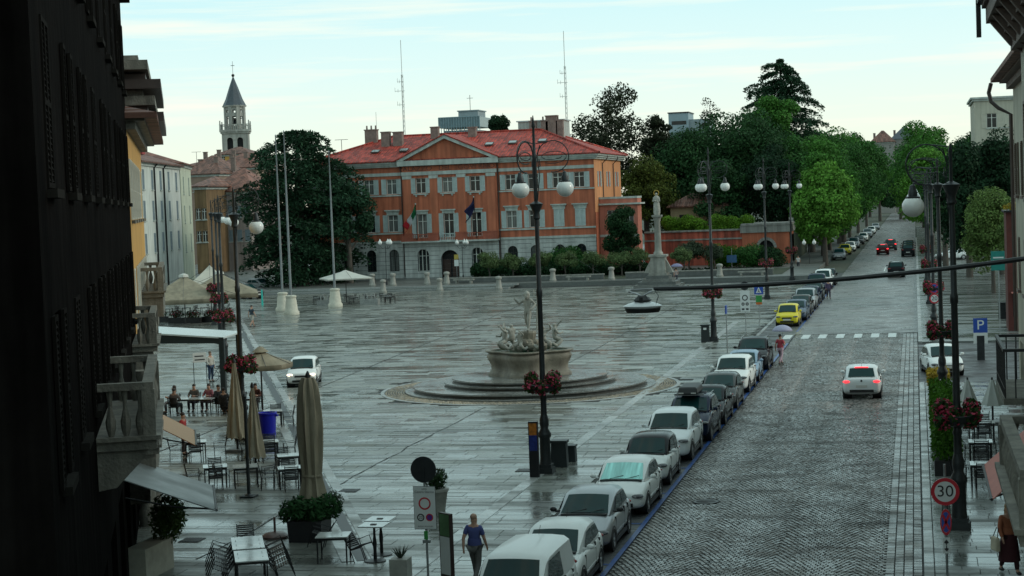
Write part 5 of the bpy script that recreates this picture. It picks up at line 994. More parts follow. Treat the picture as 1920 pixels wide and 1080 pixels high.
for a in ANG:
    ca, sa = math.cos(a), math.sin(a); P3 = lambda r, z: (r*ca, r*sa, z); am = MB()
    cz, cr_, r0 = 11.28, .56, .66
    am.tube([P3(r0+cr_*math.cos(t), cz+cr_*math.sin(t)) for t in [R(-100+15*i) for i in range(19)]], .022, 6)
    am.tube([P3(r0+(cr_-.0-.25*i/26)*math.cos(R(170+22*i)), cz+(cr_-.25*i/26-.24*(i > 2))*math.sin(R(170+22*i))*.9) for i in range(3, 26)], .014, 5)
    am.tube([P3(.06, 9.75), P3(.16, 10.6), P3(.10, 11.3), P3(.2, 11.7)], .02, 5).tube([P3(.06, 11.75), P3(.35, 11.8), P3(.66, 11.84)], .018, 5).tube([P3(.1, 10.9), P3(.2, 10.95), P3(.16, 11.2)], .02, 5)
    am.tube([P3(r0+cr_*.5, cz-cr_*.87), P3(1.02, 10.78), P3(1.05, 10.72)], .02, 5); o = am.build('arm', m_lamp, lm, True); o['ang'] = a
    MB().lathe([(.03, 10.74), (.07, 10.72), (.09, 10.62), (.12, 10.55), (.13, 10.42), (.2, 10.40), (.2, 10.36)][::-1], 12, (1.05*ca, 1.05*sa, 0)).build('lamp_cap', m_lamp, o, True)
    MB().ball((1.05*ca, 1.05*sa, 10.13), .31, .31, .295, 18, 12).build('globe', m_globe, o, True)
bk = MB().lathe([(.14, 2.86), (.52, 2.98), (.62, 3.2), (.60, 3.22), (.5, 3.0), (.15, 2.9)], 14).build('flower_basket', m_lamp, lm, True)
cl = [((.46*math.cos(t)+random.uniform(-.06, .06), .46*math.sin(t)*.9, 3.25+random.uniform(-.22, .22)), (.25, .25, .25)) for t in [R(-40), R(-10), R(20), R(45), R(140), R(165), R(190), R(220), R(80), R(270)]]
V, Q = crown_mesh(cl, 110, .085); tag(npmesh('basket_leaves', V, Q, m_flg, bk), kind='stuff'); V, Q = crown_mesh([(c, (r[0]*1.06, r[1]*1.06, r[2]*1.06)) for c, r in cl], 60, .075); tag(npmesh('flowers', V, Q, m_fl, bk), kind='stuff'); V, Q = crown_mesh([(c, (.28, .28, .28)) for c, r in cl], 26, .05); tag(npmesh('pink_flowers', V, Q, m_flp, bk), kind='stuff')
lamps = [(-13.1, 61.2, 0, 'tall iron street lamp with opal globes beside the advertising column'), (-13.1, 115.5, 0, 'tall iron street lamp beside the dark bin near the crossing'), (-13.2, 160, 0, 'tall iron street lamp with red baskets by the blue sign'), (-13.1, 192, 0, 'tall iron street lamp before the garden gateway'), (G(458, 824).x, G(458, 824).y, 0, 'tall iron lamp with flower basket among the closed parasols'), (-42.3, 103, 0, 'tall iron lamp beside the white pergola'), (-51.2, 124, 0, 'tall iron lamp behind the white pergola'), (-58.8, 141.5, 0, 'tall iron lamp in front of the beige tents'),
         (1.0, 50.4, .135, 'tall iron lamp with red baskets behind the speed sign'), (1.0, 79.5, .135, 'tall iron lamp beside the green planters'), (1.0, 113, .115, 'tall iron lamp carrying the twenty speed sign'), (1.0, 146, .115, 'tall iron lamp second beyond the side street'), (1.0, 180, .115, 'tall iron lamp farthest along the right pavement')]
sl_ = thing('street_lamp', '', 'street lamp', (0, 0, 0))
for c_ in list(lm.children):                       # the one-armed pattern used along the pavements: same post, lower single arm
    n0 = c_.name.split('.')[0]
    if n0 == 'arm' and abs(c_['ang']-ANG[0]) > .01: continue
    if n0 == 'upper_shaft': continue
    k = c_.copy(); COL.objects.link(k); k.parent = sl_
    if n0 in ('arm', 'upper_shaft'): k.location.z -= 1.08
    for g in c_.children: q = g.copy(); COL.objects.link(q); q.parent = k
MB().lathe([(.05, 9.65), (.045, 10.5), (.06, 10.55), (.01, 10.8)], 8).build('upper_shaft', m_lamp, sl_, True)
sused = False
for i, (x, y, z, lb) in enumerate(lamps):
    single = not (-20 < x < 0)
    if i == 0: lm.location = (x, y, z+.005); lm['label'] = lb; lm['group'] = 'iron street lamps'
    elif not single: dup(lm, (x, y, z+.005), 0, lb, 'iron street lamps')
    else:
        rz_ = -ANG[0]+(R(-8) if x < 0 else R(186))
        if not sused: sused = True; sl_.location = (x, y, z+.005); sl_.rotation_euler.z = rz_; sl_['label'] = lb; sl_['group'] = 'iron street lamps'
        else: dup(sl_, (x, y, z+.005), rz_, lb, 'iron street lamps')
# small garden lamps with globes
for px_, py_, Y, z_, lb in ((722, 545, 197, .45, 'garden lamp with three small globes under the cedar'), (866, 530, 208, .45, 'garden lamp with three small globes by the palace door'), (1517, 500, 222, 0, 'two globe lamp at the avenue corner')):
    p = AY(px_, 455, Y); g_ = thing('garden_lamp', lb, 'street lamp', (p.x, Y, z_), 0, 'garden lamps'); hh = p.z-z_
    MB().lathe([(.12, 0), (.1, .3), (.045, .5), (.035, hh-.35)], 8).build('post', m_lamp, g_, True)
    for k in ((-1, 0), (1, 0), (.3, .9))[:(2 if px_ > 1000 else 3)]:
        x, y = k[0]*.62, k[1]*.6; o = MB().tube([(0, 0, hh-.6), (x*.6, y*.6, hh-.7), (x, y, hh-.35)], .025, 5).build('arm', m_lamp, g_); MB().ball((x, y, hh), .25, .25, .27, 12, 8).build('globe', m_globe, o, True); MB().lathe([(.12, .24), (.02, .45)], 8, (x, y, hh)).build('lamp_cap', m_globe, o)
# ================================================================== FOUNTAIN AND COLUMN
m_fst = M('fountain_stone', (.20, .18, .14), .6, .35, 2.0, bump=.5, streak=.4); m_stat = M('statue_stone', (.30, .295, .26), .7, .35, 5, bump=.5); m_step = wetmat('fountain_steps', (.16, .165, .155), .05, .25, .25, .12, 1.0)
fo = thing('fountain', 'baroque stone fountain with sea god statue on round steps', 'fountain', (FC[0], FC[1], 0))
rg = []
for r in np.arange(6.62, 7.62, .13):
    k = int(2*math.pi*r/.15)
    for i in range(k): a = 2*math.pi*i/k; rg.append((r*math.cos(a), r*math.sin(a), a))
rg = np.array(rg); n = len(rg); V, Q = frusta(rg[:, :2], np.full(n, .058), np.full(n, .066), rg[:, 2], RNG.normal(0, .05, (n, 2)), .012+RNG.normal(0, .005, n), -.02, .02); tag(npmesh('cobble_ring', V, Q, m_ring, fo), kind='stuff')
MB().lathe([(7.65, -.025), (7.65, .002)], 72).build('ring_bed', m_mortar, fo)
o = MB().lathe([(7.62, -.02), (7.82, -.02), (7.82, .02), (7.62, .02), (7.62, -.02)], 72, cap=False).build('ring_edge', m_pale, fo)
m_riser = M('shaded_riser', (.035, .037, .032), .5, .4, 3)  # riser coloured dark, the shade under each tread put into the stone
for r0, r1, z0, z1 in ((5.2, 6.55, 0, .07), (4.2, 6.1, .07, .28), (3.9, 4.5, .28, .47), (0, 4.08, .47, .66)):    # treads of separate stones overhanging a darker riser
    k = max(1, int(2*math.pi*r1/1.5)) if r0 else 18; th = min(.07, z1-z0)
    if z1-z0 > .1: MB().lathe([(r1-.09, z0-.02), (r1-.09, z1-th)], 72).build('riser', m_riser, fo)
    for i in range(k):
        a0, a1 = 2*math.pi*i/k, 2*math.pi*(i+1)/k-.012/r1; am_ = (a0+a1)/2; poly = [(r1*math.cos(a0), r1*math.sin(a0)), (r1*math.cos(am_), r1*math.sin(am_)), (r1*math.cos(a1), r1*math.sin(a1)), (max(r0, .3)*math.cos(a1), max(r0, .3)*math.sin(a1)), (max(r0, .3)*math.cos(a0), max(r0, .3)*math.sin(a0))]
        MB().prism(poly, z1-th, z1, 'z').build('step_stone', m_step, fo)
def outl(k, n_=64):
    pts = []
    for i in range(n_):
        a = 2*math.pi*i/n_; r = 1.0+.10*math.cos(4*a)-.06*abs(math.sin(2*a))**3; pts.append((2.08*k*r*math.cos(a), 1.9*k*r*math.sin(a)))
    return pts
def loft(prof, mat, nm, par):
    b = MB(); n_ = 64
    for k, z in prof: b.v += [(x, y, z) for x, y in outl(k)]
    for j in range(len(prof)-1):
        for i in range(n_): q = (i+1) % n_; b.f.append((j*n_+i, j*n_+q, (j+1)*n_+q, (j+1)*n_+i))
    b.sm = True; return b.build(nm, mat, par, True, angle=50)
loft([(.97, .6), (.97, .78), (.93, .86), (.89, 1.0), (.90, 1.25), (.96, 1.5), (.99, 1.66), (.96, 1.78), (.94, 1.84), (1.0, 1.88), (1.03, 1.93), (1.02, 1.98), (.90, 1.98), (.88, 1.85)], m_fst, 'basin', fo)
wt_ = MB(); wt_.v = [(x, y, 1.92) for x, y in outl(.895)]; wt_.f = [tuple(range(64))]; wt_.build('water', M('algae_water', (.02, .075, .045), .12, .3, 1.5, ior=1.33), fo)
rk = MB()
for i in range(26): a = random.random()*6.28; r = random.random()*.75; rk.ball((r*math.cos(a)*1.2, r*math.sin(a), 1.9+random.random()*.75*(1-r)), .28, .25, .24, 7, 5)
rk.build('rock', m_fst, fo); MB().lathe([(.45, 2.0), (.36, 2.5), (.42, 2.85), (.38, 2.95)], 9).build('pedestal', m_fst, fo)
ps_ = thing('statue_anchor', '', '') if 0 else None
def statue(par, nm, loc, rz, J, E, mat=None, sc=1.0, grow=.03):
    Mx = Matrix.Translation(Vector(loc)) @ Matrix.Rotation(rz, 4, 'Z') @ Matrix.Scale(sc, 4); J2 = {k: (*(Mx @ Vector(q[:3])), *[v*sc for v in q[3:]]) for k, q in J.items()}
    return skin(nm, J2, E, mat or m_stat, par, 'pelvis', 1, grow)
J, E = skeleton('walk', 1.74, wrr=(-.48, -.18, 1.42), har=(-.52, -.2, 1.50), elr=(-.40, -.05, 1.25), ell=(.36, .06, 1.2), wrl=(.30, -.16, 1.05), hal=(.26, -.2, 1.0)); statue(fo, 'sea_god_statue', (0, 0, 2.93), R(-10), J, E, sc=1.15, grow=.02); MB().ball((-.0, -.03, 4.83), .17, .19, .21, 10, 8).ball((0, -.16, 4.72), .11, .10, .14, 8, 6).build('bearded_head', m_stat, fo, True)
MB().tube([(.52, -.35, 2.95), (.62, -.33, 5.0)], .03, 6).tube([(.45, -.33, 4.72), (.8, -.33, 4.72)], .025, 5).tube([(.45, -.33, 4.72), (.44, -.33, 5.1)], .025, 5).tube([(.8, -.33, 4.72), (.82, -.33, 5.1)], .025, 5).build('trident', m_stat, fo)
for i, (x, y, rz_) in enumerate(((-1.12, -.75, R(-50)), (.95, -.8, R(40)), (-.25, -1.05, R(-10)), (1.25, .75, R(120)), (-1.1, .8, R(230)))):
    J, E = skeleton('sit', 1.6, wrl=(.22, -.34, 1.28), hal=(.16, -.38, 1.34), ell=(.34, -.2, 1.08), knl=(.2, -.34, .42, .12), anl=(.3, .05, .12, .10), tol=(.42, .28, .3, .07), knr=(-.2, -.3, .42, .12), anr=(-.28, .05, .12, .1), tor=(-.4, .3, .34, .07)); statue(fo, 'triton_statue', (x, y, 1.95), rz_, J, E, sc=.9 if i == 2 else 1.12, grow=.012)
cm = thing('statue_column', 'stone column with robed statue and golden halo on stepped base', 'column', (-25.8, 179.6, 0))
for k in range(5): MB().box(-2.7+k*.38, 2.7-k*.38, -2.7+k*.38, 2.7-k*.38, -.02+k*.3, .3+k*.3).build('step', m_step if k % 2 else m_dkstone, cm)
MB().box(-.95, .95, -.95, .95, 1.5, 1.75).box(-.8, .8, -.8, .8, 1.75, 3.4, t=.92).box(-.92, .92, -.92, .92, 3.4, 3.62).build('pedestal', m_stone, cm); 
for s in (-1, 1): MB().prism([(s*.8, 1.75), (s*1.5, 1.75), (s*1.3, 2.2), (s*.8, 3.1)], -.25, .25).build('volute', m_stone, cm)
MB().lathe([(.5, 3.62), (.5, 3.8), (.38, 3.95), (.36, 4.1), (.30, 7.0), (.36, 7.1), (.34, 7.25), (.5, 7.5)], 14).box(-.5, .5, -.5, .5, 7.5, 7.68).build('shaft', m_stone, cm, True)
MB().lathe([(.3, 7.68), (.36, 8.0), (.34, 8.6), (.26, 9.1), (.30, 9.4), (.22, 9.62), (.09, 9.68)], 12).ball((0, 0, 9.82), .14).tube([(.26, 0, 9.5), (.34, -.15, 9.1), (.05, -.34, 9.05)], .08, 6).tube([(-.26, 0, 9.5), (-.34, -.15, 9.1), (-.05, -.34, 9.15)], .08, 6).build('robed_statue', m_stat, cm, True)
ha = MB(); ha.tube([(.26*math.cos(t), 0, 9.95+.26*math.sin(t)) for t in [R(20*i) for i in range(19)]], .03, 5).build('halo', M('gilded', (.55, .35, .06), .3, .2, 5, metal=.8), cm)
# ================================================================== FLAGPOLES, BOLLARDS, BENCHES, MASTS
for (px_, py_), yt, lb in (((531, 583), 252, 'tall grey flagpole on a stone base left of the white parasol'), ((547, 590), 244, 'tall grey flagpole with a broad stone base by the square'), ((629, 575), 282, 'tall grey flagpole rising through the white parasol')):
    p = G(px_, py_); top = AY(px_-12, yt, p.y).z; f_ = thing('flagpole', lb, 'flagpole', (p.x, p.y, .003), 0, 'flagpoles before the palace')
    MB().lathe([(.72, 0), (.72, .25), (.60, .4), (.50, 1.3), (.44, 1.55), (.5, 1.6), (.5, 1.75), (.3, 1.8)], 14).build('stone_base', M('pale_base_stone', (.50, .48, .40), .7, .2, 3), f_, True); MB().lathe([(.12, 1.7), (.095, top*.6), (.05, top-.2), (.08, top-.15), (.02, top)], 10).build('pole', M('pole_grey', (.20, .22, .23), .45, .15, 3, metal=.3), f_, True)
def stone_post(x, y, z, lb): 
    f_ = thing('stone_bollard', lb, 'bollard', (x, y, z), 0, 'stone bollards along the terrace'); MB().lathe([(.42, 0), (.42, .2), (.34, .28), (.26, 1.1)], 12).build('shaft', m_stone, f_, True); MB().lathe([(.26, 1.08), (.36, 1.15), (.36, 1.34), (.28, 1.42), (.1, 1.46)], 12).build('cap', m_stone, f_, True)
for bi, (px_, up_) in enumerate(((698, 1), (718, 0), (737, 1), (801, 1), (824, 0), (838, 1), (1037, 1), (1147, 1), (1350, 1), (935, 0))):
    Y = 194.2 if up_ else 188.6; p = AY(px_, 530, Y); stone_post(p.x, Y, .45 if up_ else .003, ('tapered stone bollard on the terrace, '+ORD[(0, 9, 1, 2, 9, 3, 4, 5, 6, 9)[bi]]+' counted from the cedar') if up_ else 'lower stone bollard before the steps, '+ORD[{718: 0, 824: 1, 935: 2}[px_]]+' counted from the cedar')
for px_, lb, w_ in ((985+100, 'long pale stone bench between two bollards', 2.8), (870, 'stone bench near the palace door axis', 2.4), (1410, 'low stone bench before the arched gateway', 3.0)):
    p = AY(px_, 535, 194.5); b_ = thing('stone_bench', lb, 'bench', (p.x, 194.5, .45)); MB().box(-w_/2, w_/2, -.28, .28, .38, .52).build('seat', m_stone, b_)
    for s in (-1, 1): MB().box(s*(w_/2-.35)-.12, s*(w_/2-.35)+.12, -.22, .22, 0, .38).build('leg', m_stone, b_)
for x0, x1, z1, lb in ((-52.5, -34.5, 1.05, 'dark stone parapet wall along the garden edge'), (-32, -15.5, 1.15, 'dark stone parapet wall below the clipped bushes')):
    t = thing('parapet_wall', lb, 'wall', (x0, 196.2, .45)); MB().box(0, x1-x0, 0, .4, 0, z1-.45-.1).build('wall', m_dkstone, t); MB().box(-.05, x1-x0+.05, -.05, .45, z1-.55, z1-.43).build('coping', m_stone, t)
for (a_, b_, Y, nm, lb) in (((752, 75), (758, 250), 240, 'radio_mast', 'tall lattice radio mast behind the palace left roof'), ((1057, 58), (1062, 215), 245, 'radio_mast', 'tall radio mast with drum behind the palace right roof'), ((705, 210), (707, 265), 224, 'roof_aerial', 'thin whip aerial above the palace chimneys')):
    p1, p0 = AY(*a_, Y), AY(*b_, Y); t = thing(nm, lb, 'mast', (p0.x, Y, p0.z-3 if nm == 'roof_aerial' else .4)); z0 = p0.z-(p0.z-3 if nm == 'roof_aerial' else .4); z1 = p1.z-p0.z+z0
    if nm == 'radio_mast':
        l_ = MB(); w_ = .22
        for k in range(3): a = k*2.094; l_.tube([(w_*math.cos(a), w_*math.sin(a), 0), (w_*.6*math.cos(a), w_*.6*math.sin(a), z1*.85)], .035, 4)
        for i in range(40):
            z = z1*.85*i/40
            for k in range(3): a, b = k*2.094, (k+1)*2.094; l_.tube([(w_*.8*math.cos(a), w_*.8*math.sin(a), z), (w_*.8*math.cos(b), w_*.8*math.sin(b), z+z1*.02)], .015, 3)
        l_.build('lattice', M('mast_grey', (.45, .48, .46), .5, .1, 2), t); MB().tube([(0, 0, z1*.84), (0, 0, z1)], .045, 5).build('tip', M('mast_grey', ()), t); ya = MB()
        for z, w2 in ((z1*.78, 1.1), (z1*.72, .8), (z1*.82, .7)): ya.tube([(-w2, 0, z), (w2*.3, 0, z)], .03, 4); ya.tube([(-w2, 0, z-.1), (-w2, 0, z+.5)], .025, 4); ya.tube([(-w2*.6, 0, z-.2), (-w2*.6, 0, z+.3)], .025, 4)
        ya.build('antenna', M('mast_grey', ()), t)
        if a_[0] > 1000: MB().lathe([(.3, -.5), (.42, -.2), (.42, .35), (.2, .5)], 10, (.1, 0, z1*.52+.9)).build('drum', M('mast_grey', ()), t)
    else: MB().tube([(0, 0, 0), (0, 0, z1)], .03, 5).build('whip', M('mast_grey', ()), t)
for px_, py_, Y, lb in ((640, 262, 222, 'television aerial left of the palace roof'), (368, 285, 301, 'television aerial on the brown roofs')):
    p = AY(px_, py_, Y); t = thing('roof_aerial', lb, 'aerial', (p.x, Y, 14.5)); h = p.z-14.5; MB().tube([(0, 0, 0), (0, 0, h)], .04, 5).build('mast', m_iron, t); ya = MB().tube([(-.9, 0, h), (.9, 0, h)], .03, 4)
    for k in range(6): ya.tube([(-.8+k*.3, -.3, h), (-.8+k*.3, .3, h)], .02, 4)
    ya.build('antenna', m_iron, t)
# ================================================================== HANGING LUMINAIRE ON ITS CABLE
lp = AY(1205, 577, 53.0); ln = thing('hanging_luminaire', 'white and black street luminaire hanging from the overhead cable', 'luminaire', lp)
MB().lathe([(.16, -.13), (.40, -.10), (.57, .02), (.60, .06), (.45, .13), (.22, .19)], 20, sx=1.0, sy=.8).build('shade', M('luminaire_white', (.62, .65, .66), .3, .1, 3), ln, True); MB().lathe([(.50, -.14), (.56, -.02), (.55, .0)], 20, sx=1, sy=.8).build('bowl', m_blk, ln, True)
MB().lathe([(.22, .16), (.28, .24), (.16, .34), (.10, .38)], 12).box(-.05, .05, -.3, -.24, .2, .34).build('gear_box', m_blk, ln)
MB().tube([(0, 0, .34), (-.2, 0, .44), (-.42, 0, .50)], .03, 6).tube([(0, 0, .34), (.2, 0, .46), (.38, 0, .52)], .03, 6).tube([(.38, 0, .52), (.5, 0, .36), (.42, 0, .12)], .014, 5).build('hanger', m_rim, ln)
for s in (-.42, .38): MB().box(s-.07, s+.07, -.05, .05, .5, .57).build('clamp', m_globe, ln)
a_ = lp+Vector((.38, 0, .57)); b_ = AY(1925, 484, 47.2); b_ = Vector((2.82, 47.2, b_.z)); cb = MB(); pts = []
for i in range(31): u = i/30; q = a_.lerp(b_, u); pts.append(q+Vector((0, 0, -.16*4*u*(1-u))))
a0 = lp+Vector((-.42, 0, .55)); wl_ = Vector((-13.1, 61.2, 8.8)); cb.tube(pts, [.062+.010*math.sin(i*2.1)**2 for i in range(31)], 7); cb.build('cable_sleeve', m_blk, ln, True).matrix_parent_inverse = Matrix.Translation(-lp); MB().tube([pts[0], a0], .02, 5).build('joining_bar', m_rim, ln).matrix_parent_inverse = Matrix.Translation(-lp); MB().tube([a0, a0.lerp(wl_, .5)-Vector((0, 0, .15)), wl_], .0035, 4).build('stay_wire', m_blk, ln).matrix_parent_inverse = Matrix.Translation(-lp)
# ================================================================== SIGNS
m_sw = M('sign_white', (.62, .64, .63), .4, .05, 3); m_sr = M('sign_red', (.48, .015, .03), .4, .05, 3); m_sb = M('sign_blue', (.02, .07, .34), .4, .05, 3); m_sk = M('sign_black', (.015, .015, .016), .5, .05, 3); m_sg = M('sign_back_grey', (.03, .033, .035), .6, .3, 4, ior=1.2); m_sgr = M('sign_green', (.04, .25, .06), .4, .1, 3); m_pole = M('sign_pole', (.24, .26, .26), .45, .15, 4, metal=.4); m_or_s = M('sign_orange', (.5, .12, .02), .4, .1, 3)
def round_sign(par, z, r, kind, txt=None, y=-.06, sx=1.0):
    o = MB().lathe([(r, -.012), (r, .012)], 28, sx=sx).xf(Matrix.Translation((0, y, z)) @ Matrix.Rotation(R(90), 4, 'X')).build('sign_plate', m_sg if kind == 'back' else m_sw, par); yf = y-.014
    if kind in ('limit', 'ban'):
        disc_face(MB(), (0, z), r*.74, r, yf, sx=sx).build('red_ring', m_sr, o)
        if txt: lettering('lettering', txt, r*1.15, m_sk, o, (0, yf-.001, z), depth=.002, sx=1.05)
    if kind == 'stop':
        disc_face(MB(), (0, z), r*.78, r, yf, sx=sx).build('red_ring', m_sr, o); disc_face(MB(), (0, z), 0, r*.77, yf+.001, sx=sx).build('blue_field', m_sb, o)
        c = MB()
        for s in (-1, 1): a = math.atan2(1, s); dx, dz = r*.75*math.cos(a)*sx, r*.75*math.sin(a); nx_, nz = -math.sin(a)*r*.09, math.cos(a)*r*.09; c.add([(dx+nx_, yf-.002, z+dz+nz), (dx-nx_, yf-.002, z+dz-nz), (-dx-nx_, yf-.002, z-dz-nz), (-dx+nx_, yf-.002, z-dz+nz)], [(0, 1, 2, 3)])
        c.build('red_cross', m_sr, o)
    return o
def pole(par, h, r=.03): return MB().tube([(0, 0, 0), (0, 0, h)], r, 8).build('post', m_pole, par)
def plate(par, x0, x1, z0, z1, mat, y=-.05, nm='sign_plate'): return MB().box(x0, x1, y-.008, y+.008, z0, z1).build(nm, mat, par)
s = thing('road_sign', 'thirty limit sign over a no stopping disc and arrow plate', 'sign', (.55, 44.4, .135)); pole(s, 2.75, .032)
zc = AY(1778, 921, 44.4).z-.135; round_sign(s, zc, .345, 'limit', '30'); zn = AY(1773, 978, 44.4).z-.135; q = round_sign(s, zn, .33, 'stop', sx=.42); za = AY(1776, 1022, 44.4).z-.135; q = plate(s, -.085, .085, za-.2, za+.2, m_sw); MB().prism([(-.03, za+.05), (-.012, za+.05), (-.012, za), (.012, za), (.012, za+.05), (.03, za+.05), (.06, za+.08), (0, za+.15), (-.06, za+.08)], -.063, -.06).prism([(-.012, za-.01), (-.012, za-.06), (-.06, za-.08), (0, za-.15), (.06, za-.08), (.012, za-.06), (.012, za-.01)], -.063, -.06).build('arrow', m_sk, q)
p = G(803, 1084); s = thing('road_sign', 'round sign seen from behind above a white area notice plate', 'sign', (p.x, p.y, .003)); pole(s, 3.2, .032); zz = AY(797, 880, p.y).z; round_sign(s, zz, .345, 'back', y=-.05)
MB().box(-.025, .025, -.085, -.06, zz-.3, zz+.3).build('stiffener', m_sg, s)
z0, z1 = AY(800, 991, p.y).z, AY(800, 912, p.y).z; q = plate(s, -.29, .29, z0, z1, m_sw, -.05); MB().box(-.30, .30, -.052, -.048, z0-.012, z1+.012).build('rim', m_sk, q)
zm = z0+(z1-z0)*.60; disc_face(MB(), (0, zm), .125, .165, -.0605).build('red_ring', m_sr, q); zl_ = z0+(z1-z0)*.27
for xx, kd in ((-.12, 0), (.12, 1)):
    disc_face(MB(), (xx, zl_), .07, .10, -.0605).build('dark_ring', m_sk if kd == 0 else m_sr, q)
    if kd: disc_face(MB(), (xx, zl_), 0, .085, -.0600).build('blue_field', M('sign_violet', (.10, .03, .22), .4), q)
    else: lettering('lettering', '20', .12, m_sk, q, (xx, -.0605, zl_), depth=.001)
for tx_, zt_, sz in (('zona', z1-.06, .075), ('Centro Storico', z1-.14, .085), ('escluso autorizzati', z0+.07, .055)): lettering('lettering', tx_, sz, m_sk, q, (0, -.0605, zt_), depth=.001)
MB().box(-.05, .05, -.06, -.035, z0-.28, z0-.06).build('sticker', m_sgr, s); MB().box(-.1, .1, -.045, .045, z0-.38, z0-.3).build('clamp', m_pole, s)
p = G(840, 1084); s = thing('information_panel', 'upright map panel with green and white face beside the walking man', 'panel', (p.x, p.y, .003), R(-38)); zt_ = AY(845, 962, p.y).z; MB().box(-.24, .24, -.05, .05, 0, zt_).build('frame', M('panel_brown', (.04, .025, .022), .5, .2, 4), s); MB().box(-.2, .2, -.056, -.0505, .1, zt_-.62).build('map_sheet', m_sw, s); MB().box(-.2, .2, -.0565, -.0505, zt_-.6, zt_-.03).build('green_header', M('header_green', (.09, .17, .08), .5, .2, 5), s)
p = G(1007, 892); s = thing('advertising_totem', 'narrow dark advertising totem with blue and orange poster by the lamp', 'totem', (p.x, p.y-.35, .003)); h = 1.98; MB().box(-.165, .165, -.09, .09, 0, h).build('case', M('totem_black', (.012, .012, .014), .35, .1, 3), s); MB().box(-.14, .14, -.096, -.0905, .95, 1.5).build('blue_poster', M('poster_blue', (.015, .03, .16), .3, .5, 9), s); MB().box(-.14, .14, -.0965, -.0905, 1.5, h-.06).build('orange_poster', M('poster_orange', (.35, .12, .02), .3, .6, 9), s)
for px_, py_, w_, h_, lb in ((1050, 875, .30, .98, 'dark litter bin standing beside the advertising totem'), (1070, 865, .22, .62, 'smaller dark bin box beside the litter bin'), (1323, 641, .27, 1.15, 'dark litter bin at the second lamp')):
    p = G(px_, py_); b_ = thing('litter_bin', lb, 'bin', (p.x, p.y, .003)); MB().box(-w_, w_, -.2, .2, .0, h_*.88, t=.92).build('body', M('bin_dark', (.018, .024, .026), .45, .2, 4), b_); MB().box(-w_*1.06, w_*1.06, -.24, .24, h_*.9, h_).build('lid', M('bin_dark', ()), b_); MB().box(-w_*.8, w_*.8, -.18, .18, h_*.8, h_*.92).build('mouth', m_blk, b_)
    if px_ == 1323: MB().box(-.1, .1, -.215, -.2, h_*.7, h_*.82).build('notice', m_sw, b_)
p = G(1399, 628); s = thing('road_sign', 'area notice sign on a thin post by the crossing', 'sign', (p.x, p.y, .003)); pole(s, 3.6); z0, z1 = AY(1399, 584, p.y).z, AY(1399, 545, p.y).z; q = plate(s, -.32, .32, z0, z1, m_sw); disc_face(MB(), (0, z0+(z1-z0)*.66), .13, .2, -.06).build('ring', m_sk, q); zz = z0+(z1-z0)*.36
for xx in (-.14, .14): disc_face(MB(), (xx, zz), .04, .11, -.06).build('ring', m_sk, q); plate(q, xx-.09, xx+.09, z0+.1, z0+.22, m_sg, -.0535, 'pictogram')
zz = AY(1397, 536, p.y).z; MB().lathe([(.31, -.012), (.31, .012)], 8).xf(Matrix.Translation((0, -.04, zz)) @ Matrix.Rotation(R(90), 4, 'X')).build('octagon_back', m_sg, s)
p = G(1425, 622); s = thing('road_sign', 'blue pedestrian crossing sign above a green and orange plate', 'sign', (p.x, p.y, .003)); pole(s, 3.5); z0, z1 = AY(1424, 552, p.y).z, AY(1424, 536, p.y).z; q = plate(s, -.31, .31, z0, z1, m_sb); MB().prism([(-.2, z0+.1), (.2, z0+.1), (0, z1-.08)], -.062, -.059).build('white_triangle', m_sw, q); MB().tube([(0, -.065, z0+.18), (0, -.065, z0+.36)], .025, 5).tube([(-.08, -.065, z0+.14), (0, -.065, z0+.24), (.08, -.065, z0+.14)], .02, 5).build('walker', m_sk, q); z2, z3 = AY(1424, 571, p.y).z, AY(1424, 554, p.y).z; plate(s, -.21, .21, z2, z2+(z3-z2)*.25, m_or_s); plate(s, -.21, .21, z2+(z3-z2)*.26, z3, m_sgr)
p = G(1364, 664); s = thing('sign_post', 'thin dark post with blue edge on sign beside parked cars', 'sign', (p.x, p.y, .003)); pole(s, 2.95, .035); MB().box(-.035, .035, -.3, .3, 2.45, 2.95).build('sign_edge', m_sb, s)
s = thing('parking_sign', 'blue parking sign with white letter and time plate', 'sign', (3.35, 100, .0)); zc = AY(1835, 610, 100).z; MB().tube([(0, 0, 0), (0, 0, zc+.4)], .03, 8).build('post', m_pole, s); q = plate(s, -.38, .38, zc-.40, zc+.40, m_sb); lettering('lettering', 'P', .75, m_sw, q, (0, -.062, zc), depth=.002, sx=1.1); q = plate(s, -.38, .38, zc-1.0, zc-.42, m_sw); lettering('lettering', '8-20', .2, m_sk, q, (0, -.062, zc-.65), depth=.002)
MB().box(-.2, .2, -.08, .1, .0, 1.35).build('ticket_machine', m_sg, s)
for z_, kd, tx_, r_ in ((AY(1747, 541, 112.4).z, 'stop', None, .33), (AY(1747, 560, 112.4).z, 'limit', '20', .31)):
    s = thing('road_sign', 'no stopping disc fixed to the corner lamp' if kd == 'stop' else 'twenty limit disc fixed below the no stopping disc', 'sign', (1.05, 112.55, 0)); round_sign(s, z_, r_, kd, tx_, y=-.06); MB().box(-.1, .1, -.05, .25, z_-.03, z_+.03).build('bracket', m_pole, s)
p = AY(1372, 486, 214); s = thing('road_sign', 'small blue sign in front of the garden bushes', 'sign', (p.x, 214, .46)); pole(s, 2.5); plate(s, -.6, .6, p.z-.46-.4, p.z-.46+.5, M('sign_dull_blue', (.03, .09, .2), .5))
p = AY(856, 490, 206); s = thing('road_sign', 'yellow and white notice sign by the palace door', 'sign', (p.x, 206, .45)); pole(s, 3.0); plate(s, -.27, .27, 2.4, 3.0, M('sign_ochre', (.4, .3, .06), .5)); plate(s, -.27, .27, 1.6, 2.36, m_sw)
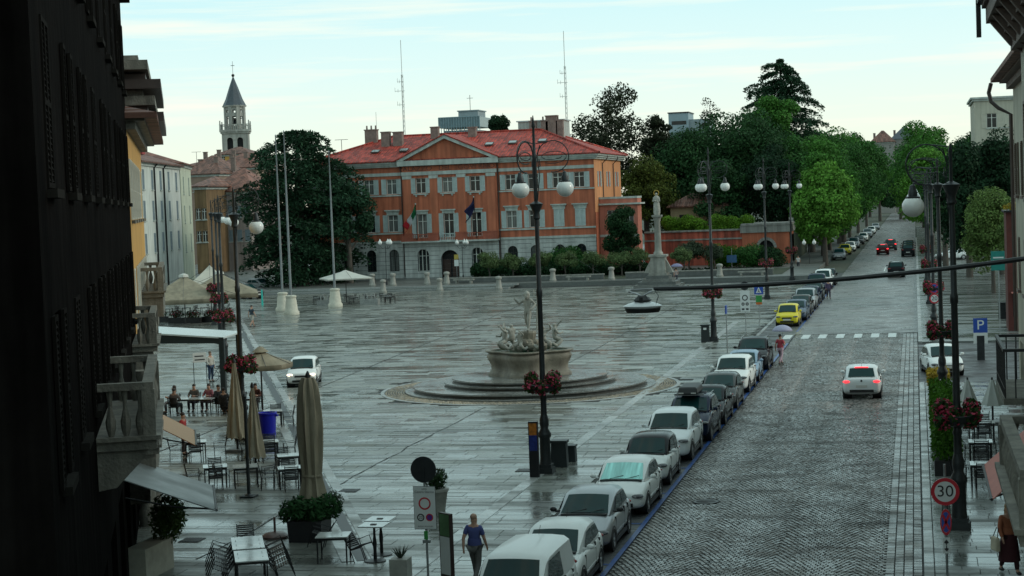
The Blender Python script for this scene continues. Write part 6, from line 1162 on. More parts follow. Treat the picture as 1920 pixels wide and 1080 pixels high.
p = G(492, 572); s = thing('marker_post', 'bright turquoise marker post near the flagpoles', 'post', (p.x, p.y, 0)); MB().lathe([(.12, 0), (.1, .3), (.08, 1.5), (.03, 1.6)], 10).build('post', M('turquoise', (.02, .42, .36), .4, .1, 3), s)
# ================================================================== CAFE FURNITURE
m_cm = M('chair_black_metal', (.014, .015, .016), .4, .2, 6, metal=.3); m_tt = M('table_top_wet', (.46, .48, .47), .14, .25, 3, rvar=.1); m_can = M('canvas_beige', (.26, .225, .16), .85, .15, 2.5, bump=.25, streak=.25); m_canw = M('canvas_white', (.62, .62, .57), .85, .08, 2, trans=.25)
ch = thing('cafe_chair', '', 'chair', (0, 0, 0))
f = MB()
for sx in (-1, 1):
    f.tube([(sx*.24, -.22, .0), (sx*.24, -.24, .64), (sx*.24, .20, .66)], .014, 5); f.tube([(sx*.23, .22, 0), (sx*.23, .20, .45), (sx*.23, .30, .92)], .014, 5)
f.tube([(-.24, -.22, .42), (.24, -.22, .42)], .012, 5).tube([(-.23, .2, .42), (.23, .2, .42)], .012, 5); f.build('frame', m_cm, ch)
q = MB()
for k in range(7): q.box(-.23, .23, -.23+k*.065, -.185+k*.065, .43, .45)
q.build('seat', m_cm, ch); q = MB()
for k in range(7): z = .52+k*.055; y = .215+(z-.45)*.2; q.box(-.22, .22, y-.008, y+.008, z, z+.035)
q.build('backrest', m_cm, ch); _first = [True]
def chair(x, y, rz, lb, tilt=0.0, z=.003):
    global ch
    if _first[0]: o = ch; _first[0] = False; o.location = (x, y, z); o['label'] = lb; o['group'] = 'black metal cafe chairs'
    else: o = dup(ch, (x, y, z), 0, lb, 'black metal cafe chairs')
    o.rotation_euler = (tilt, 0, rz); return o
def table(x, y, w_, d, rz, lb, h=.74, top=None, nm='cafe_table'):
    t = thing(nm, lb, 'table', (x, y, .003), rz, 'white topped cafe tables'); MB().box(-w_/2, w_/2, -d/2, d/2, h-.03, h).build('table_top', top or m_tt, t)
    for sx in (-1, 1):
        for sy in (-1, 1): MB().box(sx*(w_/2-.05)-.02, sx*(w_/2-.05)+.02, sy*(d/2-.05)-.02, sy*(d/2-.05)+.02, 0, h-.03).build('leg', m_cm, t)
    
    for sy in (-1, 1): MB().box(-w_/2+.07, w_/2-.07, sy*(d/2-.05)-.015, sy*(d/2-.05)+.015, h-.1, h-.03).build('apron', m_cm, t)
    return t
# the long table with chairs tipped against it
TB = R(23.5); ct, sn_ = math.cos(TB), math.sin(TB)
def rot2(x, y): return x*ct-y*sn_, x*sn_+y*ct
p0 = G(462, 1006, .74)
def lt(x, y): a, b = rot2(x, y); return p0.x+a, p0.y+b
table(*lt(0, -.9), .86, 1.8, TB, 'long cafe table with chairs tipped against it, farther half'); table(*lt(.02, -2.75), .86, 1.5, TB, 'long cafe table with chairs tipped against it, nearer half')
for k in range(5):
    yy = -.3-k*.62
    chair(*lt(-.96, yy), R(-90)+TB, 'black chair tipped against the long table, house side, '+ORD[k]+' from the parasol foot', R(-24), .03); chair(*lt(.96, yy), R(90)+TB, 'black chair tipped against the long table, square side, '+ORD[k]+' from the parasol foot', R(-24), .03)
chair(*lt(0, .75), TB, 'black slatted chair at the far end of the long table')
def cafe_set(px_, py_, w_, d, lb, chairs):
    p = G(px_, py_); table(p.x, p.y, w_, d, TB, 'white topped cafe table '+lb)
    for dx, dy, rz_ in chairs:
        a, b = rot2(dx, dy); side = 'house side' if dx < -.5 else ('square side' if dx > .5 else ('avenue side' if dy > 0 else 'long table side'))
        chair(p.x+a, p.y+b, rz_+TB, 'black slatted cafe chair '+lb+', '+side)
cafe_set(405, 912, .85, .85, 'beside the grey awning', ((0, .75, 0), (.95, .1, R(-80)), (-.8, .1, R(95)), (0, -.75, R(180))))
cafe_set(545, 915, .85, .8, 'next to the tall closed parasol', ((0, .75, 0), (0, -.72, R(180)), (-.8, 0, R(90))))
cafe_set(543, 890, .85, .8, 'second from the tall closed parasol', ((-.2, .75, 0), (.8, .1, R(-90))))
cafe_set(503, 862, .85, .85, 'under the blue tub', ((.1, .72, 0), (0, -.72, R(180)), (.85, 0, R(-90)), (-.8, .1, R(90))))
cafe_set(462, 912, .9, .9, 'with a cloth draped edge by the lamp', ((.85, 0, R(-80)), (-.85, .2, R(100))))
cafe_set(368, 862, .85, .85, 'by the striped awning', ((0, .75, R(10)), (.95, 0, R(-90)), (0, -.75, R(170)), (-.8, 0, R(90))))
cafe_set(512, 800, .85, .85, 'beyond the blue tub', ((.2, .72, 0), (.7, -.1, R(-90))))
p = G(640, 1052); table(p.x-.2, p.y, .9, .8, R(10), 'white topped cafe table against the parasol planter'); chair(p.x+.75, p.y-.1, R(70), 'black chair tipped against the planter table', R(-24), .03); chair(p.x-1.3, p.y+1.6, R(-80), 'black chair leaning on the tall parasol', R(-20), .03)
for px_, py_, lb in ((704, 1052, 'tall white bistro table in front of the sign post'), (716, 1040, 'tall white bistro table behind the other bistro table')):
    p = G(px_, py_); t = thing('bistro_table', lb, 'table', (p.x, p.y, .003), 0, 'tall bistro tables'); h = 1.02; MB().box(-.36, .36, -.36, .36, h-.035, h).build('table_top', m_tt, t); MB().lathe([(.30, 0), (.30, .02), (.05, .06), (.045, .3), (.06, .5), (.035, .7), (.035, h-.035)], 14).build('pedestal', m_cm, t, True); MB().box(-.08, .08, -.1, .02, h, h+.02).build('ashtray', m_blk, t)
# parasols
def closed_parasol(px_, py_, yt, wmid, lb, px_top=None, cone=False):
    p = G(px_, py_); H_ = AY(px_top or px_-.038*(py_-yt), yt, p.y).z; t = thing('closed_parasol', lb, 'parasol', (p.x, p.y, .003), 0, 'closed beige parasols'); b = MB(); n_ = 40; rows = 22; z0 = .5 if not cone else .55
    for j in range(rows+1):
        f_ = j/rows; z = z0+(H_-.1-z0)*f_; r = wmid*(1.0-.86*f_) if cone else float(np.interp(f_, (0, .15, .30, .45, .65, .85, .95, 1.0), (.46, .40, .27, .32, .37, .32, .26, .17)))
        if j == 0: r *= 1.03
        for i in range(n_): a = 2*math.pi*i/n_; q = r*(1+.15*math.cos(8*a+1.3*f_+.6*math.sin(7*f_))+.07*math.sin(13*a+5*f_)); b.v.append((q*math.cos(a), q*math.sin(a), z+.05*math.sin(8*a)*(j == 0)))
    for j in range(rows):
        for i in range(n_): k = (i+1) % n_; b.f.append((j*n_+i, j*n_+k, (j+1)*n_+k, (j+1)*n_+i))
    b.f.append(tuple(rows*n_+i for i in range(n_))); b.build('folded_canopy', m_can, t, True)
    MB().lathe([(.05, 0), (.045, H_-.1), (.09, H_-.08), (.07, H_), (.02, H_+.1)], 10).build('pole', m_cm, t); MB().box(-.4, .4, -.4, .4, 0, .1).build('foot', m_dkstone, t)
    if not cone: MB().lathe([(.305, 0), (.315, .04), (.305, .08)], 20, (0, 0, z0+(H_-z0)*.30-.04), cap=False).build('strap', m_can, t)
    return t, p, H_
tp, p, H_ = closed_parasol(590, 1003, 702, .52, 'tall closed beige parasol standing in a planted tub')
pl = thing('planter_tub', 'dark square tub of green plants around the tall parasol', 'planter', (p.x+.12, p.y-.75, .003)); MB().box(-.5, .5, -.45, .45, 0, .62, t=1.06).build('tub', M('tub_dark', (.02, .02, .022), .5, .2, 4), pl)
def foliage(par, c, r, n_, size, mat, nm='leaves'): P, Nn = ell_points(n_, c, r, .2, 1.0); V, Q = leaf_quads(P, Nn, RNG.uniform(.6, 1.3, n_)*size, .35); return npmesh(nm, V, Q, mat, par)
for dx, hz_ in ((-.55, .82), (-.25, .95), (.25, .9), (.6, 1.0)): foliage(pl, (dx, random.uniform(-.15, .15), hz_), (.38, .42, .40), 380, .11, leafmat('tub_leaf', (.03, .085, .03)))
foliage(pl, (.75, .3, 1.1), (.25, .25, .35), 150, .07, leafmat('tub_leaf_grey', (.10, .12, .10)))
closed_parasol(446, 846, 676, .42, 'closed beige parasol beside the flower lamp', cone=True); closed_parasol(480, 884, 722, .36, 'shorter closed beige parasol behind the lamp', cone=True)
def open_parasol(x, y, zr, zp, hw, mat, lb, sides=8, valance=.18, pole_h=None, base=True, par_n='open_parasol', rz=0.0, gr=None):
    t = thing(par_n, lb, 'parasol', (x, y, .003), rz, gr); c = MB(); n_ = sides; k = 5
    for j in range(k+1):
        f_ = j/k; r = hw*f_; z = zp-(zp-zr)*f_**.92
        for i in range(n_*4):
            a = 2*math.pi*i/(n_*4); m_ = math.cos(math.pi/n_)/math.cos(((a+math.pi/n_) % (2*math.pi/n_))-math.pi/n_); c.v.append((r*m_*math.cos(a), r*m_*math.sin(a), z-.04*math.sin(f_*3.1)*abs(math.sin(a*n_/2))))
    N_ = n_*4
    for j in range(k):
        for i in range(N_): q = (i+1) % N_; c.f.append((j*N_+i, j*N_+q, (j+1)*N_+q, (j+1)*N_+i))
    o_ = len(c.v)
    for i in range(N_): v = c.v[k*N_+i]; c.v.append((v[0], v[1], v[2]-valance-.02*math.sin(i*2.2)))
    for i in range(N_): q = (i+1) % N_; c.f.append((k*N_+i, k*N_+q, o_+q, o_+i))
    o = c.build('canopy', mat, t, True, angle=25); sd = o.modifiers.new('s', 'SOLIDIFY'); sd.thickness = .008
    MB().lathe([(.045, 0), (.04, zp+.02), (.07, zp+.04), (.02, zp+.16)], 8).build('pole', m_cm, t); ri = MB()
    for i in range(n_): a = 2*math.pi*i/n_; ri.tube([(0, 0, zp-.06), (hw*.97*math.cos(a), hw*.97*math.sin(a), zr-.02)], .014, 4)
    ri.build('ribs', m_cm, t)
    if base: MB().box(-.4, .4, -.4, .4, 0, .1).build('foot', m_dkstone, t)
    return t
p = G(493, 775); o = open_parasol(p.x, p.y, AY(495, 682, p.y).z, AY(495, 655, p.y).z, 1.55, m_can, 'open beige parasol near the white compact van', 6, .25); MB().lathe([(.42, 0), (.1, .25)], 12, (0, 0, AY(495, 655, p.y).z-.12)).build('vent_cap', m_can, o, True)
p = G(607, 578); open_parasol(p.x, 169, AY(607, 522, 169).z, AY(607, 507, 169).z, 3.2, m_canw, 'large white parasol between the flagpoles', 4, .16, rz=R(30))
for k in range(7):
    x, y = p.x-2.5+k*1.25, 167.5+(k % 3)*1.3; table(x, y, .75, .75, .2*k, 'small cafe table under the white parasol'); chair(x+.5, y-.5, R(200+30*k), 'dark cafe chair under the white parasol'); chair(x-.45, y+.5, R(20+30*k), 'dark cafe chair under the white parasol')
for dx in (-2.6, 1.9):
    pp = thing('stone_planter', 'white stone planter beside the flagpole parasol', 'planter', (p.x+dx+1.5, 166, .003), 0, 'white stone planters'); MB().box(-.9, .9, -.35, .35, 0, .55, t=1.05).build('trough', m_pale, pp); MB().tube([(-.6, 0, .55), (-.55, 0, 1.0), (-.3, 0, 1.1), (-.2, 0, .6)], .07, 6).tube([(.15, 0, .55), (.2, 0, 1.0), (.45, 0, 1.1), (.55, 0, .6)], .07, 6).build('scroll_ornament', m_pale, pp)
# beige cafe tents with dark plant boxes below
for px_, Y, hw, zp, lb in ((345, 143, 3.2, 4.3, 'big beige tent canopy over the cafe garden, first of the two'), (412, 150, 3.1, 4.2, 'big beige tent canopy behind the first tent')):
    x = AY(px_, 540, Y).x; o = open_parasol(x, Y, 2.35, zp, hw*1.55, m_can, lb, 4, .4, rz=R(22), par_n='tent_canopy', gr='beige tents'); MB().lathe([(.45, 0), (.4, .2), (.1, .32)], 4, (0, 0, zp-.14)).build('vent_cap', m_canw, o)
x = AY(372, 545, 157).x; open_parasol(x, 160, 2.5, 4.6, 3.4, M('canvas_pale', (.5, .47, .4), .85, .1, 2), 'paler tent canopy behind the two beige tents', 4, .3, rz=R(22), par_n='tent_canopy', gr='beige tents')
for i, (px_, py_) in enumerate(((300, 604), (332, 606), (362, 606), (395, 604), (425, 600))):
    p = G(px_, py_); b_ = thing('plant_box', 'low dark box of red and green plants fencing the tents', 'planter', (p.x, p.y, .003), 0, 'plant boxes before the tents'); MB().box(-.75, .75, -.25, .25, 0, .5).build('box', m_iron, b_); foliage(b_, (0, 0, .75), (.75, .3, .42), 330, .11, leafmat('box_leaf', (.03, .06, .02))); foliage(b_, (0, -.05, .85), (.7, .3, .35), 70, .09, m_fl, 'flowers')['kind'] = 'stuff'
for i, (px_, py_) in enumerate(((315, 592), (350, 590), (385, 590), (410, 587))): p = G(px_, py_); table(p.x, p.y, .8, .8, .3*i, 'cafe table in the shade of the beige tents'); chair(p.x+.8, p.y, R(-90), 'dark chair in the shade of the beige tents'); chair(p.x-.8, p.y, R(90), 'dark chair in the shade of the beige tents')
# white pergola roof on dark posts
p = G(420, 742); a_ = AY(428, 632, p.y); pe = thing('pergola', 'flat white pergola roof with dark sides above the cafe benches', 'pergola', (p.x, p.y, .003)); zt_ = a_.z; Wp = 5.2
MB().add([(-Wp, -.3, zt_+.42), (.25, -.3, zt_+.02), (.25, 2.4, zt_+.12), (-Wp, 2.4, zt_+.52), (-Wp, -.3, zt_+.34), (.25, -.3, zt_-.06), (.25, 2.4, zt_+.04), (-Wp, 2.4, zt_+.44)], [(0, 1, 2, 3), (7, 6, 5, 4), (0, 4, 5, 1), (1, 5, 6, 2), (2, 6, 7, 3), (3, 7, 4, 0)]).build('roof_sheet', M('corrugated_white', (.55, .6, .6), .25, .12, 3, stretch=(.4, 6, 1), bump=.4, bscale=9), pe)
MB().add([(-Wp, -.24, zt_+.34), (.2, -.24, zt_-.06), (.2, -.24, zt_-.42), (-.35, -.24, zt_-.30), (-Wp, -.24, zt_-.25), (-Wp, -.20, zt_+.34), (.2, -.20, zt_-.06), (.2, -.20, zt_-.42), (-.35, -.20, zt_-.3), (-Wp, -.20, zt_-.25)], [(0, 1, 2, 3, 4), (9, 8, 7, 6, 5), (0, 5, 6, 1), (1, 6, 7, 2), (2, 7, 8, 3), (3, 8, 9, 4), (4, 9, 5, 0)]).build('side_blind', M('blind_dark', (.012, .02, .022), .6, .2, 3), pe)
for x, y in ((.1, -.2), (.1, 2.2), (-Wp+.1, -.2), (-Wp+.1, 2.2)): MB().box(x-.14, x+.14, y-.1, y+.1, 0, zt_).build('post', M('blind_dark', ()), pe)
p = G(503, 816); tb = thing('blue_tub', 'bright blue plastic tub standing on the cafe terrace', 'tub', (p.x, p.y, .003)); MB().lathe([(.33, 0), (.38, .9), (.42, .92), (.42, 1.0), (.36, 1.0), (.34, .85)], 18).build('tub', M('plastic_blue', (.008, .012, .35), .35, .1, 3), tb, True); MB().box(-.48, -.38, -.06, .06, .82, .9).box(.38, .48, -.06, .06, .82, .9).build('handle', M('plastic_blue', ()), tb)
p = G(752, 1082); po = thing('potted_agave', 'grey square pot with a spiky plant on the wet paving', 'pot plant', (p.x, p.y, .003)); MB().box(-.24, .24, -.24, .24, 0, .5).box(-.2, .2, -.2, .2, .46, .505).build('pot', M('pot_grey', (.30, .30, .27), .6, .2, 4), po); lf = MB()
for i in range(18): a = i*2.4; r = .12+.16*random.random(); lf.tube([(0, 0, .48), (r*.5*math.cos(a), r*.5*math.sin(a), .62), (r*math.cos(a), r*math.sin(a), .72+.16*random.random())], [.02, .016, .002], 4)
lf.build('leaves', leafmat('agave', (.05, .07, .05)), po)
p = G(826, 955); po = thing('pot_plant', 'round pot of dark green leaves behind the notice sign', 'pot plant', (p.x, p.y-.4, .003)); MB().lathe([(.26, 0), (.36, .62), (.4, .66), (.4, .74)], 14).build('pot', M('pot_grey', ()), po, True); foliage(po, (0, 0, 1.0), (.38, .38, .42), 500, .09, leafmat('pot_leaf', (.025, .05, .02)))
p = G(516, 1008); po = thing('parasol_foot', 'empty round parasol foot with a short pole', 'parasol base', (p.x, p.y, .003)); MB().lathe([(.38, 0), (.40, .06), (.3, .14), (.06, .16), (.035, .18), (.035, .62)], 18).build('foot', M('red_stone', (.16, .10, .09), .4, .2, 3), po, True)
p = G(467, 932); t = thing('slim_post', 'slim black post standing among the cafe tables', 'post', (p.x, p.y, .003)); MB().lathe([(.16, 0), (.14, .08), (.06, .12), (.055, 3.4), (.08, 3.45), (.02, 3.55)], 10).build('post', m_lamp, t, True); MB().box(-.25, .25, -.25, .25, 0, .06).build('foot_plate', m_lamp, t)
# awnings of the near left house
def awning(lb, ax_, ay, z0, out_, ln_, z1, mat, rz_):
    t = thing('awning', lb, 'awning', (ax_, ay, 0), rz_); MB().add([(0, 0, z0), (ln_, 0, z0), (ln_, -out_, z1), (0, -out_, z1), (0, 0, z0-.03), (ln_, 0, z0-.03), (ln_, -out_, z1-.03), (0, -out_, z1-.03)], [(0, 1, 2, 3), (7, 6, 5, 4), (0, 4, 5, 1), (1, 5, 6, 2), (2, 6, 7, 3), (3, 7, 4, 0)]).build('canvas', mat, t)
    MB().tube([(0, -out_, z1), (ln_, -out_, z1)], .035, 6).tube([(.2, 0, z0-.5), (.2, -out_*.55, z0*.5+z1*.5-.35), (.2, -out_, z1)], .025, 5).tube([(ln_-.2, 0, z0-.5), (ln_-.2, -out_*.55, z0*.5+z1*.5-.35), (ln_-.2, -out_, z1)], .025, 5).build('arm', m_iron, t)
    return t
rzl = math.atan2(1, -.436)
awning('grey canvas awning sloping over the pavement by the cafe tables', FX(41.5), 41.5, 3.0, 2.3, 4.2, 2.05, M('awning_grey', (.15, .165, .165), .5, .15, 2, rvar=.15), rzl)
ms_ = M('awning_stripe', (.42, .26, .12), .7, .15, 2); n_ = ms_.node_tree.nodes; l_ = ms_.node_tree.links; wv = n_.new('ShaderNodeTexWave'); wv.bands_direction = 'X'; wv.inputs['Scale'].default_value = 1.6; tcn = n_.new('ShaderNodeTexCoord'); l_.new(tcn.outputs['Object'], wv.inputs['Vector']); mx = n_.new('ShaderNodeMix'); mx.data_type = 'RGBA'; l_.new(wv.outputs['Fac'], mx.inputs[0]); mx.inputs[6].default_value = (.30, .12, .05, 1); mx.inputs[7].default_value = (.42, .34, .22, 1); l_.new(mx.outputs[2], n_['Principled BSDF'].inputs['Base Color'])
awning('orange striped awning behind the stone balcony', FX(52.5), 52.5, 3.3, 1.9, 4.0, 2.2, ms_, rzl)
awning('salmon red awning hanging below the balustrade balcony', 2.78, 46, 3.7, 1.25, 5.0, 2.6, M('awning_salmon', (.45, .16, .13), .7, .1, 2), R(-90))
p = G(285, 1075); pb = thing('planter_box', 'tall pale planter box with leafy bush at the left house', 'planter', (p.x, p.y, .003)); MB().box(-.3, .3, -1.0, .8, 0, .85).build('box', M('pale_render', (.36, .35, .29), .7, .2, 3), pb); foliage(pb, (.1, .9, 1.35), (.45, .7, .75), 900, .10, leafmat('planter_leaf', (.04, .075, .02))); foliage(pb, (-.2, 1.8, 1.2), (.4, .8, .6), 600, .09, LG['box'])
# ================================================================== RIGHT PAVEMENT CAFE
for i, (Y0, Y1, h, mt, lb) in enumerate(((59.5, 64.5, 2.3, 'hedge', 'tall green hedge planter along the kerb by the cafe'), (65.2, 70.5, 2.1, 'hedge', 'second green hedge planter along the kerb'), (82, 84.5, 1.1, 'yellowleaf', 'yellow leaved plants in the end planter by the side street'))):
    if mt == 'yellowleaf' and mt not in LG: LG[mt] = leafmat('leaf_yellow', (.30, .22, .03))
    b_ = thing('hedge_planter', lb, 'planter', (.72, Y0, .135)); MB().box(-.3, .3, 0, Y1-Y0, 0, .5).build('box', m_iron, b_); n_ = int(420*(Y1-Y0))
    n_ = int(n_*1.6); P = np.stack([RNG.uniform(-.36, .62, n_), RNG.uniform(-.05, Y1-Y0+.05, n_), RNG.uniform(.45, h, n_)], 1); V, Q = leaf_quads(P, RNG.normal(0, 1, (n_, 3)), RNG.uniform(.05, .12, n_), .5); npmesh('foliage', V, Q, LG[mt], b_)
m_cgy = M('canvas_grey', (.40, .42, .40), .85, .1, 2, bump=.2)
for px_, Y, lb in ((1815, 72, 'closed grey parasol beside the kerb hedge'), (1861, 72.5, 'closed grey parasol near the house wall')):
    p = AY(px_, 760, Y); t = thing('closed_parasol', lb, 'parasol', (p.x, Y, .135), 0, 'closed grey parasols'); zt_ = AY(px_, 712, Y).z-.135; b = MB(); n_ = 24
    for j in range(9):
        f_ = j/8; z = .75+(zt_-.75)*f_
        for i in range(n_): a = 2*math.pi*i/n_; q = (.36*(1-f_)+.05)*(1+.13*math.cos(6*a)); b.v.append((q*math.cos(a), q*math.sin(a), z))
    for j in range(8):
        for i in range(n_): k = (i+1) % n_; b.f.append((j*n_+i, j*n_+k, (j+1)*n_+k, (j+1)*n_+i))
    b.build('folded_canopy', m_cgy, t, True); MB().lathe([(.04, 0), (.035, zt_+.1)], 8).build('pole', m_cm, t); MB().box(-.3, .3, -.3, .3, 0, .08).build('foot', m_dkstone, t)
for x, y, lb in ((1.9, 57.5, 'behind the flower lamp'), (2.0, 62.5, 'between hedge and house wall'), (2.3, 67.5, 'near the grey parasols')):
    t = table(x, y, .8, .8, 0, 'white topped pavement table '+lb); t.location.z = .137
    for dx, dy, rz_, sd_ in ((.75, 0, R(-90), 'house side'), (-.75, 0, R(90), 'road side'), (0, .75, 0, 'avenue side'), (0, -.75, R(180), 'speed sign side')): chair(x+dx, y+dy, rz_, 'black pavement chair '+lb+', '+sd_, z=.137)
for x, y, z_, hx, lb in ((6.0, 128, .115, .45, 'turquoise shop sign panel on the corner pavement'),):
    zc = AY(1872, 490, y).z; t = thing('shop_sign', lb, 'sign', (AY(1872, 490, y).x, y, .115)); MB().tube([(0, 0, 0), (0, 0, zc)], .05, 6).build('post', m_pole, t); MB().box(-.5, .5, -.06, .06, zc-.75, zc+.6).build('panel', M('turquoise_dark', (.015, .20, .17), .5, .2, 3), t); MB().box(-.36, .36, -.07, -.061, zc+.1, zc+.2).box(-.36, .2, -.07, -.061, zc-.1, zc-.02).build('lettering_bars', m_sw, t)
p = AY(1897, 520, 128); t = thing('advert_board', 'glass advert board standing on the corner pavement', 'sign', (p.x, 128, .115)); MB().box(-.45, .45, -.08, .08, .5, 2.2).build('case', M('board_teal', (.04, .10, .10), .3, .3, 4), t); MB().box(-.35, -.28, -.05, .05, 0, .5).box(.28, .35, -.05, .05, 0, .5).build('leg', m_iron, t)
p = AY(1905, 430, 118); t = thing('kiosk', 'dark red pavement kiosk with yellow flowers on its roof', 'kiosk', (p.x-.6, 118, .115)); zk = AY(1890, 398, 118).z-.115; MB().box(0, 4, 0, 3, 0, zk).build('wall', M('kiosk_red', (.09, .02, .015), .7, .3, 2), t); MB().box(-.15, 4.1, -.3, 3.1, zk, zk+.12).build('roof', m_iron, t); foliage(t, (.9, .3, zk+.35), (1.2, .4, .3), 500, .1, leafmat('leaf_yellow', ())); MB().box(.3, 2.6, -.02, 0, .9, 2.4).build('shop_window', m_pane, t); MB().box(.2, 2.8, -.9, -.03, 2.45, 2.52).build('awning', M('awning_salmon', ()), t)
bn = G(1895, 620); t = thing('litter_bin', 'low dark litter box on the corner pavement', 'bin', (bn.x, 128.5, .115)); MB().box(-.35, .35, -.25, .25, 0, 1.1, t=.94).build('body', m_sg, t); MB().box(-.38, .38, -.28, .28, 1.1, 1.16).build('lid', m_iron, t)
def scooter(lb, x, y, rz, col):
    t = thing('motor_scooter', lb, 'scooter', (x, y, .137), rz, 'scooters by the side street'); b = MB(); b.sm = True
    MB().tube([(-.62, 0, .62), (-.35, 0, .55), (-.1, 0, .36), (.25, 0, .32), (.45, 0, .55), (.52, 0, .85)], [.10, .19, .14, .12, .10, .07], 10).build('body', col, t, True); MB().ball((-.3, 0, .74), .36, .14, .09, 12, 6).build('saddle', m_blk, t, True); MB().box(.46, .5, -.2, .2, .42, .98, t=.7).build('leg_shield', col, t); MB().ball((.6, 0, .92), .09, .1, .09, 10, 6).build('headlight', m_hl, t, True); MB().tube([(.5, -.3, 1.02), (.55, 0, .96), (.5, .3, 1.02)], .018, 6).build('handlebar', m_rim, t)
    for s_ in (-1, 1): MB().tube([(.5, .26*s_, 1.02), (.48, .34*s_, 1.16)], .01, 5).ball((.48, .36*s_, 1.2), .03, .07, .05, 8, 5).build('mirror', m_rim, t)
    for x_ in (-.55, .62): o = MB().lathe([(.12, -.05), (.22, -.06), (.25, 0), (.22, .06), (.12, .05)], 16, cap=False).xf(Matrix.Translation((x_, 0, .25)) @ Matrix.Rotation(R(90), 4, 'X')).build('wheel', m_ty, t, True); MB().lathe([(.12, -.03), (.12, .03)], 10).xf(Matrix.Translation((x_, 0, .25)) @ Matrix.Rotation(R(90), 4, 'X')).build('rim', m_rim, o)
    MB().tube([(.5, 0, .9), (.62, 0, .25)], .025, 6).build('fork', m_rim, t)
for k_, (x, y, c_) in enumerate(((1.35, 75.2, 'black'), (1.45, 76.3, 'silver'), (1.4, 77.4, 'red'))): scooter(('black', 'silver', 'dark red')[k_]+' scooter parked among the pavement planters', x, y, R(170+8*k_), PT[c_])
# ================================================================== BICYCLES
def bicycle(lb, x, y, rz, z=.003, lean=0.0):
    t = thing('bicycle', lb, 'bicycle', (x, y, z), rz); t.rotation_euler = (lean, 0, rz); fr = MB(); a, b, c, s_, h = (-.5, 0, .34), (.52, 0, .34), (-.05, 0, .30), (-.18, 0, .82), (.38, 0, .85)
    for p_, q_ in ((a, c), (a, s_), (c, s_), (c, h), (s_, h), (h, b)): fr.tube([p_, q_], .016, 6)
    fr.build('frame', m_blk, t)
    for w_ in (a, b):
        o = MB().tube([(w_[0]+.33*math.cos(i*R(15)), 0, .34+.33*math.sin(i*R(15))) for i in range(25)], .016, 6).build('wheel', m_ty, t); sp_ = MB()
        for k in range(8): sp_.tube([(w_[0], 0, .34), (w_[0]+.32*math.cos(k*R(45)), 0, .34+.32*math.sin(k*R(45)))], .003, 3)
        sp_.build('spokes', m_rim, o)
    MB().box(-.32, -.06, -.07, .07, .86, .92, t=.8).build('saddle', m_blk, t); MB().tube([(-.18, 0, .82), (-.19, 0, .88)], .014, 5).tube([(.38, 0, .85), (.36, 0, 1.0)], .014, 5).tube([(.36, -.3, 1.02), (.40, -.1, 1.0), (.36, 0, 1.0), (.40, .1, 1.0), (.36, .3, 1.02)], .013, 5).build('handlebar', m_rim, t); MB().tube([(-.05, -.1, .30), (-.05, .1, .30)], .012, 5).box(-.1, .0, -.16, -.1, .28, .31).build('pedals', m_blk, t); return t
p = G(396, 716); bicycle('black bicycle held by the man in pale shirt', p.x+.62, p.y+.12, R(5))
bicycle('black bicycle leaning against the flower lamp on the pavement', .62, 51.0, R(96), .137, R(4))
# ================================================================== PEOPLE
p = G(396, 716); person('man in pale shirt and jeans standing with a bicycle', (p.x, p.y, .003), R(60), shirt=(.42, .40, .36), trs=(.03, .055, .10), hair=(.12, .08, .05), longs=True, wrr=(-.30, -.32, 1.02), har=(-.30, -.40, 1.02), elr=(-.28, -.06, 1.15))
p = G(893, 1094); person('man in blue polo shirt walking along the parked cars', (p.x, p.y, .003), R(168), 'walk', 1.78, (.055, .07, .20), (.10, .10, .095), (.35, .22, .16))
p = Vector((2.05, 44.6, .137)); t = person('woman with long fair hair and dark skirt carrying a pale bag', p, R(20), 'walk', 1.72, (.30, .10, .05), (.03, .008, .01), (.36, .20, .08), longhair=True, skirt=(.045, .008, .012), longs=True)
bg_ = thing('shoulder_bag', 'pale shoulder bag held at the side by the fair haired woman', 'bag', (1.72, 44.45, .95), R(20)); q = MB().box(-.06, .06, -.19, .19, -.22, .12, t=.9).build('bag', M('bag_cream', (.5, .45, .34), .6, .15, 5), bg_); bv = q.modifiers.new('b', 'BEVEL'); bv.width = .03; bv.segments = 2; MB().tube([(0, -.14, .1), (.06, -.05, .34), (.06, .05, .34), (0, .14, .1)], .012, 5).build('strap', m_blk, bg_)
p = G(1464, 683); person('woman in red top and pale trousers walking under an umbrella', (p.x, p.y, .006), R(150), 'walk', 1.66, (.38, .05, .07), (.48, .34, .40), (.03, .02, .015), longs=False, wrr=(-.16, -.22, 1.22), har=(-.15, -.26, 1.30), elr=(-.28, -.02, 1.12))
def umbrella(x, y, z, col, lb, hw=.58):
    t = thing('umbrella', lb, 'umbrella', (x, y, z)); c = MB(); n_ = 16
    for j in range(6):
        f_ = j/5
        for i in range(n_): a = 2*math.pi*i/n_; r = hw*math.sin(f_*1.35)/math.sin(1.35)*(1-.04*abs(math.sin(4*a))*f_); c.v.append((r*math.cos(a), r*math.sin(a), .92-.34*(1-math.cos(f_*1.35))/(1-math.cos(1.35))))
    for j in range(5):
        for i in range(n_): k = (i+1) % n_; c.f.append((j*n_+i, j*n_+k, (j+1)*n_+k, (j+1)*n_+i))
    o = c.build('canopy', M('umbrella_'+lb[:6], col, .6, .08, 3, trans=.25), t, True); sd = o.modifiers.new('s', 'SOLIDIFY'); sd.thickness = .006; MB().tube([(0, 0, -.02), (0, 0, .97)], .01, 5).build('shaft', m_rim, t); MB().tube([(0, 0, -.02), (0, -.03, -.08), (0, -.07, -.05)], .014, 5).build('handle', m_blk, t)
umbrella(p.x+.12, p.y+.23, 1.28, (.42, .42, .56), 'lilac umbrella held over the woman in the red top')
